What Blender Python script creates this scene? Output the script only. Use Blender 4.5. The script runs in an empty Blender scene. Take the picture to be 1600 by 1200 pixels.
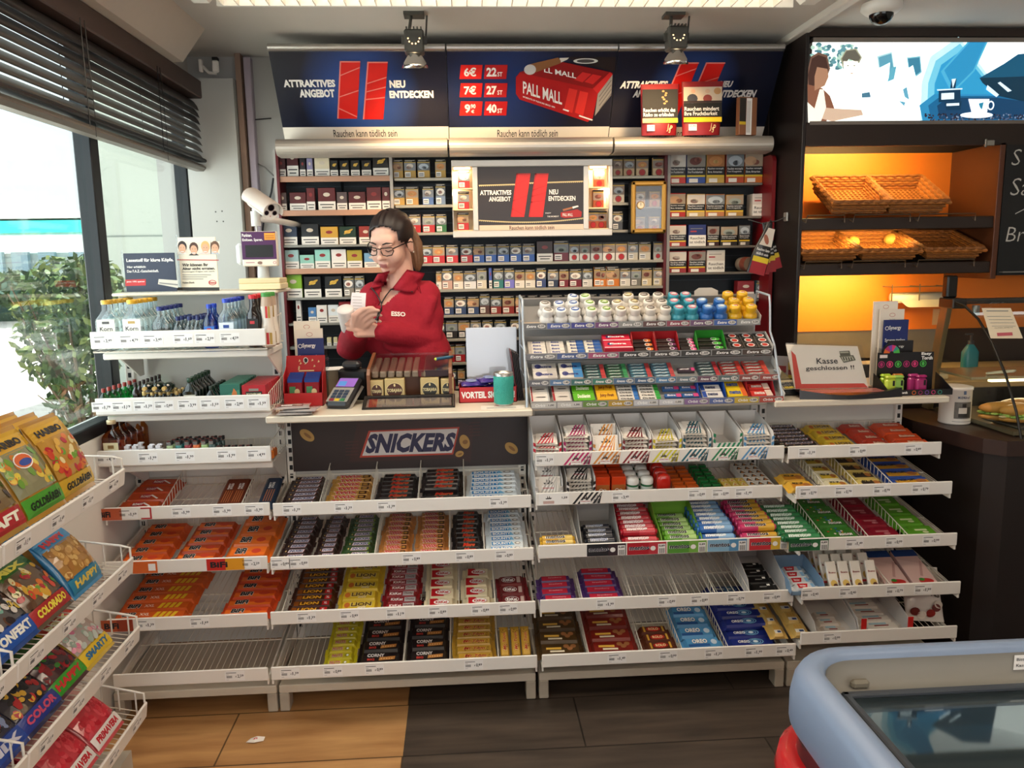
import bpy,math,random
from mathutils import Matrix,Vector
SC=bpy.context.scene
COL=SC.collection
rnd=random.Random(7)
# ------------------------------------------------------------------ camera
F_PX,PITCH,YAW,ROLL,CAM_H=1250.0,.1596,.0607,-.0157,1.6
cp,sp,cy,sy,cr,sr=math.cos(PITCH),math.sin(PITCH),math.cos(YAW),math.sin(YAW),math.cos(ROLL),math.sin(ROLL)
FW=Vector((sy*cp,cy*cp,-sp));_r=Vector((cy,-sy,0));_u=_r.cross(FW)
RT=_r*cr+_u*sr;UP=_u*cr-_r*sr
cam=bpy.data.objects.new('camera',bpy.data.cameras.new('camera'));COL.objects.link(cam)
cam.data.sensor_width=36;cam.data.lens=F_PX/1600*36;cam.data.clip_start=.05;cam.data.clip_end=200
cam.matrix_world=Matrix(((RT.x,UP.x,-FW.x,0),(RT.y,UP.y,-FW.y,0),(RT.z,UP.z,-FW.z,CAM_H),(0,0,0,1)))
SC.camera=cam
# ------------------------------------------------------------------ world, sun, exposure
SC.view_settings.view_transform='Standard';SC.view_settings.look='None'
SC.view_settings.gamma=1;SC.view_settings.use_curve_mapping=False
SC.view_settings.exposure=-0.35
W=bpy.data.worlds.new('world');SC.world=W;W.use_nodes=True
wn=W.node_tree.nodes;wl=W.node_tree.links
sky=wn.new('ShaderNodeTexSky');sky.sky_type='HOSEK_WILKIE';sky.sun_direction=(.2,.35,.9);sky.turbidity=3.5
smx=wn.new('ShaderNodeMix');smx.data_type='RGBA';smx.inputs[0].default_value=.8;smx.inputs[7].default_value=(.95,.98,1,1)
wl.new(sky.outputs[0],smx.inputs[6]);wl.new(smx.outputs[2],wn['Background'].inputs[0]);wn['Background'].inputs[1].default_value=2.6
def light(kind,name,loc,energy,color=(1,1,1),target=None,parent=None,**kw):
 d=bpy.data.lights.new(name,kind);d.energy=energy;d.color=color
 for k,v in kw.items():setattr(d,k,v)
 o=bpy.data.objects.new(name,d);COL.objects.link(o);o.location=loc
 if target is not None:o.rotation_euler=(Vector(target)-Vector(loc)).to_track_quat('-Z','Y').to_euler()
 return o
light('SUN','sun',(-3,8,9),22.0,(1,.95,.88),target=(-4.2,5.2,1),angle=.01)
# daylight that comes through the shop window and through the glass front behind the camera
light('AREA','window_daylight',(-1.75,2.3,1.75),36,(.86,.94,1),target=(0,2.6,1.2),shape='RECTANGLE',size=2.6,size_y=1.1)
light('AREA','shopfront_daylight',(.9,-2.2,1.7),24,(1,.96,.92),target=(.4,3,.9),shape='RECTANGLE',size=3.2,size_y=1.9)
# ------------------------------------------------------------------ pixel -> point helpers (photo taken as 1600 x 1200)
def ray(px,py):return RT*((px-800)/F_PX)+UP*((600-py)/F_PX)+FW
CAMP=Vector((0,0,CAM_H))
def at(px,py,Y):d=ray(px,py);return CAMP+d*(Y/d.y)
def atz(px,py,Z):d=ray(px,py);return CAMP+d*((Z-CAM_H)/d.z)
def ux(px,py,Y):return at(px,py,Y).x
def uz(px,py,Y):return at(px,py,Y).z
def xat(px,Y,z):
 k=(px-800)/F_PX;dz=z-CAM_H
 return(k*(Y*FW.y+dz*FW.z)-(Y*RT.y+dz*RT.z))/(RT.x-k*FW.x)
def hit(px,py,P,n):d=ray(px,py);return CAMP+d*((Vector(P)-CAMP).dot(n)/d.dot(n))
# ------------------------------------------------------------------ materials
def lin(h):
 h=h.lstrip('#');c=[int(h[i:i+2],16)/255 for i in(0,2,4)]
 return tuple(x/12.92 if x<=.04045 else((x+.055)/1.055)**2.4 for x in c)
MC={}
def C(h,r=.45,m=0.,e=0.,t=0.,b=0.,a=1.,n=0.,ns=20.,ecol=None,coat=0.):
 """node material: colour, roughness, metal, emission, transmission, bump, alpha, noise in the colour"""
 k=(h,r,m,e,t,b,a,n,ns,ecol,coat)
 if k in MC:return MC[k]
 M=bpy.data.materials.new('mat_'+h.strip('#'));M.use_nodes=True;N=M.node_tree.nodes;L=M.node_tree.links
 p=N['Principled BSDF'];c=lin(h)+(1,)
 p.inputs['Base Color'].default_value=c;p.inputs['Roughness'].default_value=r;p.inputs['Metallic'].default_value=m
 p.inputs['Coat Weight'].default_value=coat
 if e:p.inputs['Emission Color'].default_value=lin(ecol or h)+(1,);p.inputs['Emission Strength'].default_value=e
 if t:p.inputs['Transmission Weight'].default_value=t
 if a<1:p.inputs['Alpha'].default_value=a
 if n or b:
  tc=N.new('ShaderNodeTexCoord');nz=N.new('ShaderNodeTexNoise');nz.inputs['Scale'].default_value=ns;nz.inputs['Detail'].default_value=4
  L.new(tc.outputs['Object'],nz.inputs['Vector'])
  if n:
   mx=N.new('ShaderNodeMix');mx.data_type='RGBA';mx.inputs[6].default_value=tuple(x*(1-n)for x in c[:3])+(1,)
   mx.inputs[7].default_value=tuple(min(1,x*(1+n))for x in c[:3])+(1,)
   L.new(nz.outputs[0],mx.inputs[0]);L.new(mx.outputs[2],p.inputs['Base Color'])
  if b:
   bp=N.new('ShaderNodeBump');bp.inputs['Strength'].default_value=b;bp.inputs['Distance'].default_value=.004
   L.new(nz.outputs[0],bp.inputs['Height']);L.new(bp.outputs[0],p.inputs['Normal'])
 MC[k]=M;return M
def clear_glass(name,tint=(.93,.97,.96),refl=.02):
 M=bpy.data.materials.new(name);M.use_nodes=True;N=M.node_tree.nodes;L=M.node_tree.links
 N.remove(N['Principled BSDF']);tr=N.new('ShaderNodeBsdfTransparent');gl=N.new('ShaderNodeBsdfGlossy');mx=N.new('ShaderNodeMixShader')
 fr=N.new('ShaderNodeLayerWeight');fr.inputs[0].default_value=.12;mp=N.new('ShaderNodeMath');mp.operation='MULTIPLY_ADD';mp.inputs[1].default_value=.3;mp.inputs[2].default_value=refl
 L.new(fr.outputs['Fresnel'],mp.inputs[0]);L.new(mp.outputs[0],mx.inputs[0])
 tr.inputs[0].default_value=tint+(1,);gl.inputs['Roughness'].default_value=.03
 L.new(tr.outputs[0],mx.inputs[1]);L.new(gl.outputs[0],mx.inputs[2]);L.new(mx.outputs[0],N['Material Output'].inputs[0])
 return M
GLASS=clear_glass('window_glass');FILM=clear_glass('clear_film',(.9,.9,.9),.1);ACRYL=clear_glass('acrylic',(.95,.96,.97),.04)
# ------------------------------------------------------------------ text as flat mesh
TX={}
def glyphs(s,bold=0.,shear=0.):
 k=(s,bold,shear)
 if k not in TX:
  cu=bpy.data.curves.new('txt','FONT');cu.body=s;cu.size=1;cu.resolution_u=2;cu.offset=bold;cu.shear=shear;cu.fill_mode='FRONT'
  ob=bpy.data.objects.new('txt',cu);me=ob.to_mesh()
  v=[p.co[:2]for p in me.vertices];f=[tuple(p.vertices)for p in me.polygons]
  ob.to_mesh_clear();bpy.data.objects.remove(ob);bpy.data.curves.remove(cu)
  xs=[p[0]for p in v]or[0];ys=[p[1]for p in v]or[0]
  x0,x1,y0,y1=min(xs),max(xs),min(ys),max(ys);w=(x1-x0)or 1;h=(y1-y0)or 1
  TX[k]=([((a-x0)/w-.5,(b_-y0)/h-.5)for a,b_ in v],f,w/h)
 return TX[k]
# ------------------------------------------------------------------ mesh builder
I4=Matrix.Identity(4)
def frame(o,u,v):
 u=Vector(u).normalized();v=Vector(v).normalized();n=u.cross(v)
 return Matrix(((u.x,v.x,n.x,o[0]),(u.y,v.y,n.y,o[1]),(u.z,v.z,n.z,o[2]),(0,0,0,1)))
def TR(x=0,y=0,z=0,rx=0,ry=0,rz=0,s=1):
 return Matrix.Translation((x,y,z))@ Matrix.Rotation(rz,4,'Z')@ Matrix.Rotation(ry,4,'Y')@ Matrix.Rotation(rx,4,'X')@ Matrix.Scale(s,4)
class G:
 def __init__(s):s.v=[];s.f=[];s.m=[];s.sm=[];s.ms=[];s.M=I4
 def add(s,v,f,mat,smooth=False):
  if mat not in s.ms:s.ms.append(mat)
  k=s.ms.index(mat);n=len(s.v);M=s.M
  s.v+=[tuple(M @ Vector(p))for p in v]
  for q in f:s.f.append(tuple(i+n for i in q));s.m.append(k);s.sm.append(smooth)
  return s
 def front(s,y,x=0,z=0):s.M=frame((x,y,z),(1,0,0),(0,0,1));return s
 def top(s,z,x=0,y=0):s.M=frame((x,y,z),(1,0,0),(0,1,0));return s
 def at(s,M):s.M=M;return s
 def box(s,x0,x1,y0,y1,z0,z1,mat,c=0.):
  if x1<x0:x0,x1=x1,x0
  if y1<y0:y0,y1=y1,y0
  if c<=0:
   v=[(x,y,z)for z in(z0,z1)for y in(y0,y1)for x in(x0,x1)]
   return s.add(v,[(0,2,3,1),(4,5,7,6),(0,1,5,4),(2,6,7,3),(0,4,6,2),(1,3,7,5)],mat)
  c=min(c,(x1-x0)*.49,(y1-y0)*.49,(z1-z0)*.49);v=[];ix={}
  for i,(X,sx)in enumerate(((x0,1),(x1,-1))):
   for j,(Y,sy_)in enumerate(((y0,1),(y1,-1))):
    for k,(Z,sz)in enumerate(((z0,1),(z1,-1))):
     for a in range(3):
      ix[i,j,k,a]=len(v)
      v.append((X+(0 if a==0 else sx*c),Y+(0 if a==1 else sy_*c),Z+(0 if a==2 else sz*c)))
  g=lambda i,j,k,a:ix[i,j,k,a];f=[]
  for i in(0,1):
   q=(g(i,0,0,0),g(i,0,1,0),g(i,1,1,0),g(i,1,0,0));f.append(q if i==0 else q[::-1])
   q=(g(0,i,0,1),g(1,i,0,1),g(1,i,1,1),g(0,i,1,1));f.append(q if i==0 else q[::-1])
   q=(g(0,0,i,2),g(0,1,i,2),g(1,1,i,2),g(1,0,i,2));f.append(q if i==0 else q[::-1])
  for i in(0,1):
   for j in(0,1):
    q=(g(i,j,0,0),g(i,j,1,0),g(i,j,1,1),g(i,j,0,1));f.append(q if i!=j else q[::-1])
    q=(g(i,0,j,0),g(i,1,j,0),g(i,1,j,2),g(i,0,j,2));f.append(q if i==j else q[::-1])
    q=(g(0,i,j,1),g(1,i,j,1),g(1,i,j,2),g(0,i,j,2));f.append(q if i!=j else q[::-1])
    for k in(0,1):
     q=(g(i,j,k,0),g(i,j,k,1),g(i,j,k,2));f.append(q if(i+j+k)%2==0 else q[::-1])
  cc=Vector(((x0+x1)/2,(y0+y1)/2,(z0+z1)/2));F=[]
  for q in f:
   A,B,D=(Vector(v[i])for i in q[:3]);F.append(q if(B-A).cross(D-A).dot((A+B+D)/3-cc)>0 else q[::-1])
  return s.add(v,F,mat)
 def prism(s,pts,d0,d1,mat,mat2=None):
  n=len(pts);A=sum(pts[i][0]*pts[(i+1)%n][1]-pts[(i+1)%n][0]*pts[i][1]for i in range(n))
  if A<0:pts=pts[::-1]
  v=[(p[0],p[1],d0)for p in pts]+[(p[0],p[1],d1)for p in pts]
  s.add(v,[tuple(range(n))[::-1]]+[(i,(i+1)%n,n+(i+1)%n,n+i)for i in range(n)],mat2 or mat)
  return s.add([(p[0],p[1],d1)for p in pts],[tuple(range(n))],mat)
 def rect(s,u0,v0,u1,v1,mat,d=.0005):return s.add([(u0,v0,d),(u1,v0,d),(u1,v1,d),(u0,v1,d)],[(0,1,2,3)],mat)
 def poly(s,pts,mat,d=.0005):
  n=len(pts);A=sum(pts[i][0]*pts[(i+1)%n][1]-pts[(i+1)%n][0]*pts[i][1]for i in range(n))
  if A<0:pts=pts[::-1]
  return s.add([(p[0],p[1],d)for p in pts],[tuple(range(n))],mat)
 def ell(s,cu,cv,ru,rv,mat,d=.0005,n=20,rot=0.):
  c,q=math.cos(rot),math.sin(rot);P=[]
  for i in range(n):
   a=2*math.pi*i/n;x,y=ru*math.cos(a),rv*math.sin(a);P.append((cu+x*c-y*q,cv+x*q+y*c))
  return s.poly(P,mat,d)
 def ring(s,cu,cv,ru,rv,w,mat,d=.0006,n=24):
  v=[]
  for i in range(n):
   a=2*math.pi*i/n;v+=[(cu+ru*math.cos(a),cv+rv*math.sin(a),d),(cu+(ru-w)*math.cos(a),cv+(rv-w)*math.sin(a),d)]
  return s.add(v,[(2*i,2*((i+1)%n),2*((i+1)%n)+1,2*i+1)for i in range(n)],mat)
 def text(s,t,cu,cv,w,h,mat,d=.0008,bold=.02,shear=0.,al='c',rot=0.):
  """w or h may be None: keeps the natural proportion"""
  v,f,asp=glyphs(t,bold,shear)
  if w is None:w=h*asp
  if h is None:h=w/asp
  if al=='l':cu+=w/2
  elif al=='r':cu-=w/2
  c,q=math.cos(rot),math.sin(rot)
  return s.add([(cu+p[0]*w*c-p[1]*h*q,cv+p[0]*w*q+p[1]*h*c,d)for p in v],f,mat)
 def loft(s,rings,mat,caps=True,closed=True,smooth=True):
  n=len(rings[0]);v=[p for r in rings for p in r];f=[];k=n if closed else n-1
  mats=mat if isinstance(mat,(list,tuple))else None
  for i in range(len(rings)-1):
   q=[(i*n+j,i*n+(j+1)%n,(i+1)*n+(j+1)%n,(i+1)*n+j)for j in range(k)]
   if mats:s.add(rings[i]+rings[i+1],[(j,(j+1)%n,n+(j+1)%n,n+j)for j in range(k)],mats[i],smooth)
   else:f+=q
  if not mats:s.add(v,f,mat,smooth)
  if caps:
   s.add(list(rings[0]),[tuple(range(n))[::-1]],mats[0]if mats else mat);s.add(list(rings[-1]),[tuple(range(n))],mats[-1]if mats else mat)
  return s
 def lathe(s,prof,mat,n=18,x=0,y=0,z=0,caps=True,sx=1.,sy=1.,smooth=True):
  R=[[(x+r*sx*math.cos(2*math.pi*j/n),y+r*sy*math.sin(2*math.pi*j/n),z+h)for j in range(n)]for r,h in prof]
  return s.loft(R,mat,caps,True,smooth)
 def sq(s,prof,mat,n=24,e=4.,caps=True,x=0,y=0,z=0):
  """prof rows (rx, ry, h): superellipse sections"""
  R=[]
  for rx,ry,h in prof:
   L=[]
   for j in range(n):
    a=2*math.pi*j/n;c,q=math.cos(a),math.sin(a)
    L.append((x+rx*math.copysign(abs(c)**(2/e),c),y+ry*math.copysign(abs(q)**(2/e),q),z+h))
   R.append(L)
  return s.loft(R,mat,caps)
 def tube(s,pts,r,mat,n=6,caps=True):
  pts=[Vector(p)for p in pts];R=[];up=Vector((0,0,1))
  for i,p in enumerate(pts):
   t=(pts[min(i+1,len(pts)-1)]-pts[max(i-1,0)]).normalized()
   a=t.cross(up)
   if a.length<.05:a=t.cross(Vector((0,1,0)))
   a.normalize();b=a.cross(t);rr=r[i]if isinstance(r,(list,tuple))else r
   R.append([tuple(p+(a*math.cos(2*math.pi*j/n)+b*math.sin(2*math.pi*j/n))*rr)for j in range(n)])
  return s.loft(R,mat,caps,True,n>5)
 def ball(s,x,y,z,rx,ry,rz,mat,n=14,m=9):
  R=[[(x+rx*math.sin(a)*math.cos(2*math.pi*j/n),y+ry*math.sin(a)*math.sin(2*math.pi*j/n),z-rz*math.cos(a))for j in range(n)]for a in[math.pi*(.02+.96*i/(m-1))for i in range(m)]]
  return s.loft(R,mat)
 def mesh(s,name):
  me=bpy.data.meshes.new(name);me.from_pydata(s.v,[],s.f)
  for m in s.ms:me.materials.append(m)
  me.polygons.foreach_set('material_index',s.m);me.polygons.foreach_set('use_smooth',s.sm);me.update();return me
# ------------------------------------------------------------------ objects
def tag(o,label,cat,group=None):
 o['label']=label;o['category']=cat
 if group:o['group']=group
 return o
def link(name,me,loc=(0,0,0),parent=None,rot=None):
 o=bpy.data.objects.new(name,me);COL.objects.link(o);o.location=loc
 if rot:o.rotation_euler=rot
 if parent:o.parent=parent
 return o
def struct(name,g,loc=(0,0,0)):
 o=link(name,g.mesh(name),loc);o['kind']='structure';return o
def thing(name,label,cat,loc=(0,0,0),group=None,rot=None):return tag(link(name,None,loc,None,rot),label,cat,group)
def solid(name,label,cat,g,loc=(0,0,0),group=None,rot=None):return tag(link(name,g.mesh(name)if isinstance(g,G)else g,loc,None,rot),label,cat,group)
def part(name,g,root,label=None):
 """geometry given in world coordinates; the root Empties carry a location only"""
 top=root
 off=Vector((0,0,0))
 while top is not None:off-=Vector(top.location);top=top.parent
 o=link(name,g.mesh(name),off,root)
 if label:o['label']=label
 return o
def lpart(name,g,root,label=None):
 """geometry given in the root's own coordinates"""
 o=link(name,g.mesh(name)if isinstance(g,G)else g,(0,0,0),root)
 if label:o['label']=label
 return o
def dup(root,loc,rot=None,label=None,group=None):
 c=root.copy();COL.objects.link(c);c.location=loc
 if rot is not None:c.rotation_euler=rot
 if label:c['label']=label
 if group:c['group']=group
 for ch in list(root.children):
  d=ch.copy();COL.objects.link(d);d.parent=c
  for g in list(ch.children):
   e=g.copy();COL.objects.link(e);e.parent=d
 return c
ORD='first second third fourth fifth sixth seventh eighth ninth tenth eleventh twelfth thirteenth fourteenth fifteenth sixteenth seventeenth eighteenth nineteenth twentieth twenty-first twenty-second twenty-third twenty-fourth twenty-fifth twenty-sixth twenty-seventh twenty-eighth twenty-ninth thirtieth'.split()
PI=math.pi
WHITE=C('#e9e4dc',.4);CREAM=C('#ddd6c8',.42,n=.04);STEEL=C('#b9b7b2',.3,.9);BLACK=C('#0b0b0c',.45);INK=C('#15151a',.6)
def plane(o,u,v):
 """a real plane and a function that tells where on it a point of the photo lies"""
 M=frame(o,u,v);n=Vector((M[0][2],M[1][2],M[2][2]));U=Vector((M[0][0],M[1][0],M[2][0]));V=Vector((M[0][1],M[1][1],M[2][1]));o=Vector(o)
 def q(px,py):h=hit(px,py,o,n)-o;return(h.dot(U),h.dot(V))
 return M,q
def qrect(g,q,x0,y0,x1,y1,mat,d=.001):
 a,b=q(x0,y1),q(x1,y0);g.rect(a[0],a[1],b[0],b[1],mat,d)
def qpoly(g,q,pts,mat,d=.001):g.poly([q(*p)for p in pts],mat,d)
def qtext(g,q,t,x0,y0,x1,y1,mat,d=.0015,bold=.02,shear=0.):
 """text that fills the box x0..x1, y0..y1"""
 a,b=q(x0,y1),q(x1,y0);g.text(t,(a[0]+b[0])/2,(a[1]+b[1])/2,b[0]-a[0],b[1]-a[1],mat,d,bold,shear)
HZ=2.55
# ================================================================== SETTING
def floor_mat():
 M=bpy.data.materials.new('floor_tiles');M.use_nodes=True;N=M.node_tree.nodes;L=M.node_tree.links;p=N['Principled BSDF']
 tc=N.new('ShaderNodeTexCoord');br=N.new('ShaderNodeTexBrick');br.inputs['Scale'].default_value=1
 br.inputs['Brick Width'].default_value=1.2;br.inputs['Row Height'].default_value=.3;br.inputs['Mortar Size'].default_value=.003
 br.inputs['Color1'].default_value=(1,1,1,1);br.inputs['Color2'].default_value=(.8,.8,.8,1);br.inputs['Mortar'].default_value=(.25,.25,.25,1)
 mpg=N.new('ShaderNodeMapping');mpg.inputs['Location'].default_value=(.23,.01,0)
 L.new(tc.outputs['Object'],mpg.inputs[0]);L.new(mpg.outputs[0],br.inputs[0])
 nz=N.new('ShaderNodeTexNoise');nz.inputs['Scale'].default_value=3;nz.inputs['Detail'].default_value=8
 m2=N.new('ShaderNodeMapping');m2.inputs['Scale'].default_value=(1,7,1);L.new(tc.outputs['Object'],m2.inputs[0]);L.new(m2.outputs[0],nz.inputs['Vector'])
 return M,N,L,p,tc,br,nz
def tile(name,ca,cb):
 M,N,L,p,tc,br,nz=floor_mat()
 rp=N.new('ShaderNodeValToRGB');rp.color_ramp.elements[0].position=.3;rp.color_ramp.elements[1].position=.7
 rp.color_ramp.elements[0].color=lin(ca)+(1,);rp.color_ramp.elements[1].color=lin(cb)+(1,)
 L.new(nz.outputs[0],rp.inputs[0]);mx=N.new('ShaderNodeMix');mx.data_type='RGBA';mx.blend_type='MULTIPLY';mx.inputs[0].default_value=1
 L.new(rp.outputs[0],mx.inputs[6]);L.new(br.outputs[0],mx.inputs[7]);L.new(mx.outputs[2],p.inputs['Base Color']);p.inputs['Roughness'].default_value=.38
 return M
g=G();g.box(-1.45,-.229,-3,4.3,-.1,0,tile('floor_oak','#a8784a','#cf9f68'));g.box(-.229,4.2,-3,4.3,-.1,0,tile('floor_slate','#3b332d','#5a4d43'));struct('floor',g)
PAINT=C('#d8d4cc',.7,n=.03,ns=2,b=.05);CEIL=C('#cfcac3',.8,n=.03,ns=1.5)
g=G();g.box(-1.45,4.2,-3,4.3,HZ,HZ+.15,CEIL);struct('ceiling',g)
g=G();g.box(-1.45,1.5,4.07,4.3,0,HZ,C('#b0afab',.7,n=.05,ns=3));g.box(1.5,4.2,3.93,4.3,0,HZ,C('#3a2a22',.6));struct('wall_back',g)
g=G();g.box(4.1,4.25,-3,4.3,0,HZ,PAINT);struct('wall_right',g)
g=G();g.box(-1.45,4.2,-3.1,-3,0,.1,PAINT);g.box(-1.45,4.2,-3.1,-3,2.3,HZ,PAINT);g.box(-1.45,-.9,-3.1,-3,.1,2.3,PAINT);g.box(3,4.2,-3.1,-3,.1,2.3,PAINT);struct('wall_rear',g)
g=G();g.box(-1.45,-1.27,-3,4.3,0,1.0,C('#e6e4de',.6));g.box(-1.45,-1.27,-3,.3,1.0,HZ,PAINT);g.box(-1.45,-1.27,.3,4.3,2.42,HZ,PAINT)
g.at(frame((-1.27,0,0),(0,1,0),(0,0,1)));struct('wall_left',g)
# ceiling beam along the window and pillar at its end
g=G();g.at(frame((0,.3,0),(-1,0,0),(0,0,1)))
g.prism([(1.27,2.42),(1.14,2.42),(1.04,HZ),(1.27,HZ)],-3.77,3.3,C('#d9cfc2',.7,n=.03));struct('trim_1',g)
g=G();g.box(-1.27,-1.035,3.96,4.07,0,2.43,C('#b4b5b0',.65,n=.05,ns=4));g.box(-1.03,-1.005,4.0,4.07,0,HZ,C('#8d7362',.6,n=.1))
SCREW=C('#5a5a58',.5,.5)
g.front(3.9599)
for a,b in((337,331),(347,330),(339,346),(349,346)):
 h=at(a,b,3.96);g.ell(h.x,h.z,.004,.004,SCREW,.0006,8)
struct('pillar',g)
g=G();g.box(-.998,-.965,4.02,4.07,0,HZ-.01,C('#a79bA6',.5),.004);solid('cable_duct','lilac grey plastic cable duct running up the wall beside the pillar','cable duct',g,(0,0,0))
# window: frames and panes
FR=C('#171b1e',.45,.3)
g=G()
for y0,y1,z0,z1 in((.3,4.05,.985,1.045),(.3,4.05,2.36,2.42),(2.965,3.03,1.045,2.36),(3.96,4.0,1.045,2.36),(1.6,1.66,1.045,2.36),(.3,.35,1.045,2.36)):g.box(-1.335,-1.275,y0,y1,z0,z1,FR,.004)
w1=struct('window_1',g)
for y0,y1 in((.35,1.6),(1.66,2.965),(3.03,3.96)):
 q=G();q.box(-1.31,-1.304,y0,y1,1.045,2.36,GLASS);lpart('window_pane',q,w1)['kind']='structure'
# ceiling strip beside the bakery cabinet
g=G();g.box(1.47,1.515,1.2,4.0,HZ-.03,HZ,C('#dcd6cc',.5),.004);struct('trim_2',g)
# ------------------------------------------------------------------ venetian blind
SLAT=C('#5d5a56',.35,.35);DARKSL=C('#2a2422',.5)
bl=thing('venetian_blind','dark venetian blind half lowered over the shop window','blind',(-1.22,2.2,2.42))
g=G();g.box(-1.255,-1.18,.35,4.12,2.34,2.42,C('#4b3a33',.5),.005);part('head_rail',g,bl)
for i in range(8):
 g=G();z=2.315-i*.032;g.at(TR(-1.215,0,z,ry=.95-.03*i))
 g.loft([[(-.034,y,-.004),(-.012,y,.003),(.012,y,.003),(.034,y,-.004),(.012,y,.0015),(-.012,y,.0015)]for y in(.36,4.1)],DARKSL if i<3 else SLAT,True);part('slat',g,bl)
g=G();g.box(-1.25,-1.18,.36,4.1,2.052,2.068,BLACK,.004);part('slat',g,bl,'black lowest slat')
g=G();g.box(-1.245,-1.185,.36,4.1,2.012,2.042,C('#6b645c',.4,.2),.012);part('bottom_rail',g,bl)
for y in(1.1,2.05,2.75,3.4,4.0):
 g=G()
 for x in(-1.178,-1.252):g.tube([(x,y,2.36),(x,y,2.03)],.0016,BLACK,5)
 g.tube([(-1.178,y+.03,2.36),(-1.172,y+.03,2.1),(-1.17,y+.02,2.0)],.0013,BLACK,5);part('cord',g,bl)
# ------------------------------------------------------------------ outdoors
g=G();GR_=((-6,-.2),(2,.3),(9,.97),(60,1.0));GM=C('#dedbd4',.9,n=.05,ns=.6)
for(ya,za),(yb_,zb_)in zip(GR_,GR_[1:]):g.add([(-60,ya,za),(-1.46,ya,za),(-1.46,yb_,zb_),(-60,yb_,zb_)],[(0,1,2,3)],GM)
struct('ground',g)
g=G();xl=-2.62
g.box(xl,1,6.0,6.3,-.2,5,C('#c8d0c6',.8,n=.04,ns=2));g.front(6.0)
h=uz(230,370,6);g.rect(xl,h,1,h+.012,C('#8f9a93',.8),.002);struct('exterior_wall',g)
g=G();a=at(254,254,5.97);b=at(297,288,5.97);g.box(a.x,b.x+.1,5.96,5.998,b.z,a.z,C('#cfd6cf',.6),.006)
for k in range(9):
 z=b.z+.02+k*(a.z-b.z-.04)/8
 for x0,x1 in((a.x+.02,a.x+.13),(a.x+.17,b.x+.08)):g.box(x0,x1,5.945,5.96,z,z+.008,C('#6f7a74',.6))
solid('wall_vent','pale slatted air vent high on the outside wall seen through the window','vent',g)
LEAVES=[C(c,.6)for c in('#3f5a2c','#55703a','#2f4427','#7c8a4a','#8a6a4a')]
def leafball(g,c,r,n,size,mats,flat=1.):
 for i in range(n):
  d=Vector((rnd.gauss(0,1),rnd.gauss(0,1),rnd.gauss(0,1))).normalized()*(rnd.random()**.45)
  p=Vector(c)+Vector((d.x*r[0],d.y*r[1],d.z*r[2]));a=Vector((rnd.uniform(-1,1),rnd.uniform(-1,1),rnd.uniform(-1,1))).normalized();b=a.orthogonal().normalized()*size*.45;a=a*size*rnd.uniform(.7,1.3)
  g.add([tuple(p-a),tuple(p+b),tuple(p+a),tuple(p-b)],[(0,1,2,3)],rnd.choice(mats))
bc=at(108,545,4.3)
bush=thing('garden_bush','large loose green bush growing outside the shop window','bush',(bc.x,bc.y,.5))
g=G();leafball(g,(bc.x+.02,bc.y,bc.z+.1),(.26,.3,.40),1500,.032,LEAVES[:4]);leafball(g,(bc.x+.06,bc.y,bc.z-.38),(.2,.22,.3),500,.028,LEAVES);leafball(g,(bc.x+.15,bc.y,bc.z+.28),(.17,.2,.22),700,.03,LEAVES[:4]);part('foliage',g,bush)
g=G()
for i in range(26):
 a=rnd.uniform(0,6.28);r=rnd.uniform(.1,.28);e=Vector((bc.x+r*math.cos(a),bc.y+r*math.sin(a),bc.z+rnd.uniform(-.3,.35)))
 s=Vector((bc.x+.05,bc.y,.48));m=(s*.45+e*.55)+Vector((0,0,.1));g.tube([s,m,e],[.012,.008,.003],C('#6b5544',.8),5)
part('branches',g,bush)
hd=G();a=at(-40,430,9);b=at(92,478,9);leafball(hd,((a.x+b.x)/2,9.2,(a.z+b.z)/2),((b.x-a.x)/2,.5,(a.z-b.z)/2+.02),2200,.07,[LEAVES[0],LEAVES[2],C('#3d6156',.7)])
hd.box(a.x,b.x-.1,9.1,9.5,.9,b.z+.2,C('#2d4634',.9,n=.3));solid('clipped_hedge','dark clipped hedge beyond the forecourt, seen behind the bush','hedge',hd)
st=thing('forecourt_building','white flat roofed building with a turquoise fascia band beyond the hedge','building',(-12,16,-.2))
def fb(x0,y0,x1,y1,Y,dep,mat,nm):
 a=at(x0,y1,Y);b=at(x1,y0,Y);g=G();g.box(a.x,b.x,Y,Y+dep,a.z,b.z,mat);part(nm,g,st)
fb(-120,343,168,366,16,3,C('#3fd6c8',.5),'fascia');fb(-120,330,168,343,15.9,3.4,C('#f4f6f5',.5),'roof');fb(-120,366,168,394,16.3,.3,C('#f3f4f2',.6),'wall');fb(-120,394,168,470,16.8,.3,C('#c9d6da',.6),'wall')
for x in(-20,20,62,110):fb(x,394,x+22,425,16.6,.1,C('#8fa9b8',.2),'window')
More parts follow.
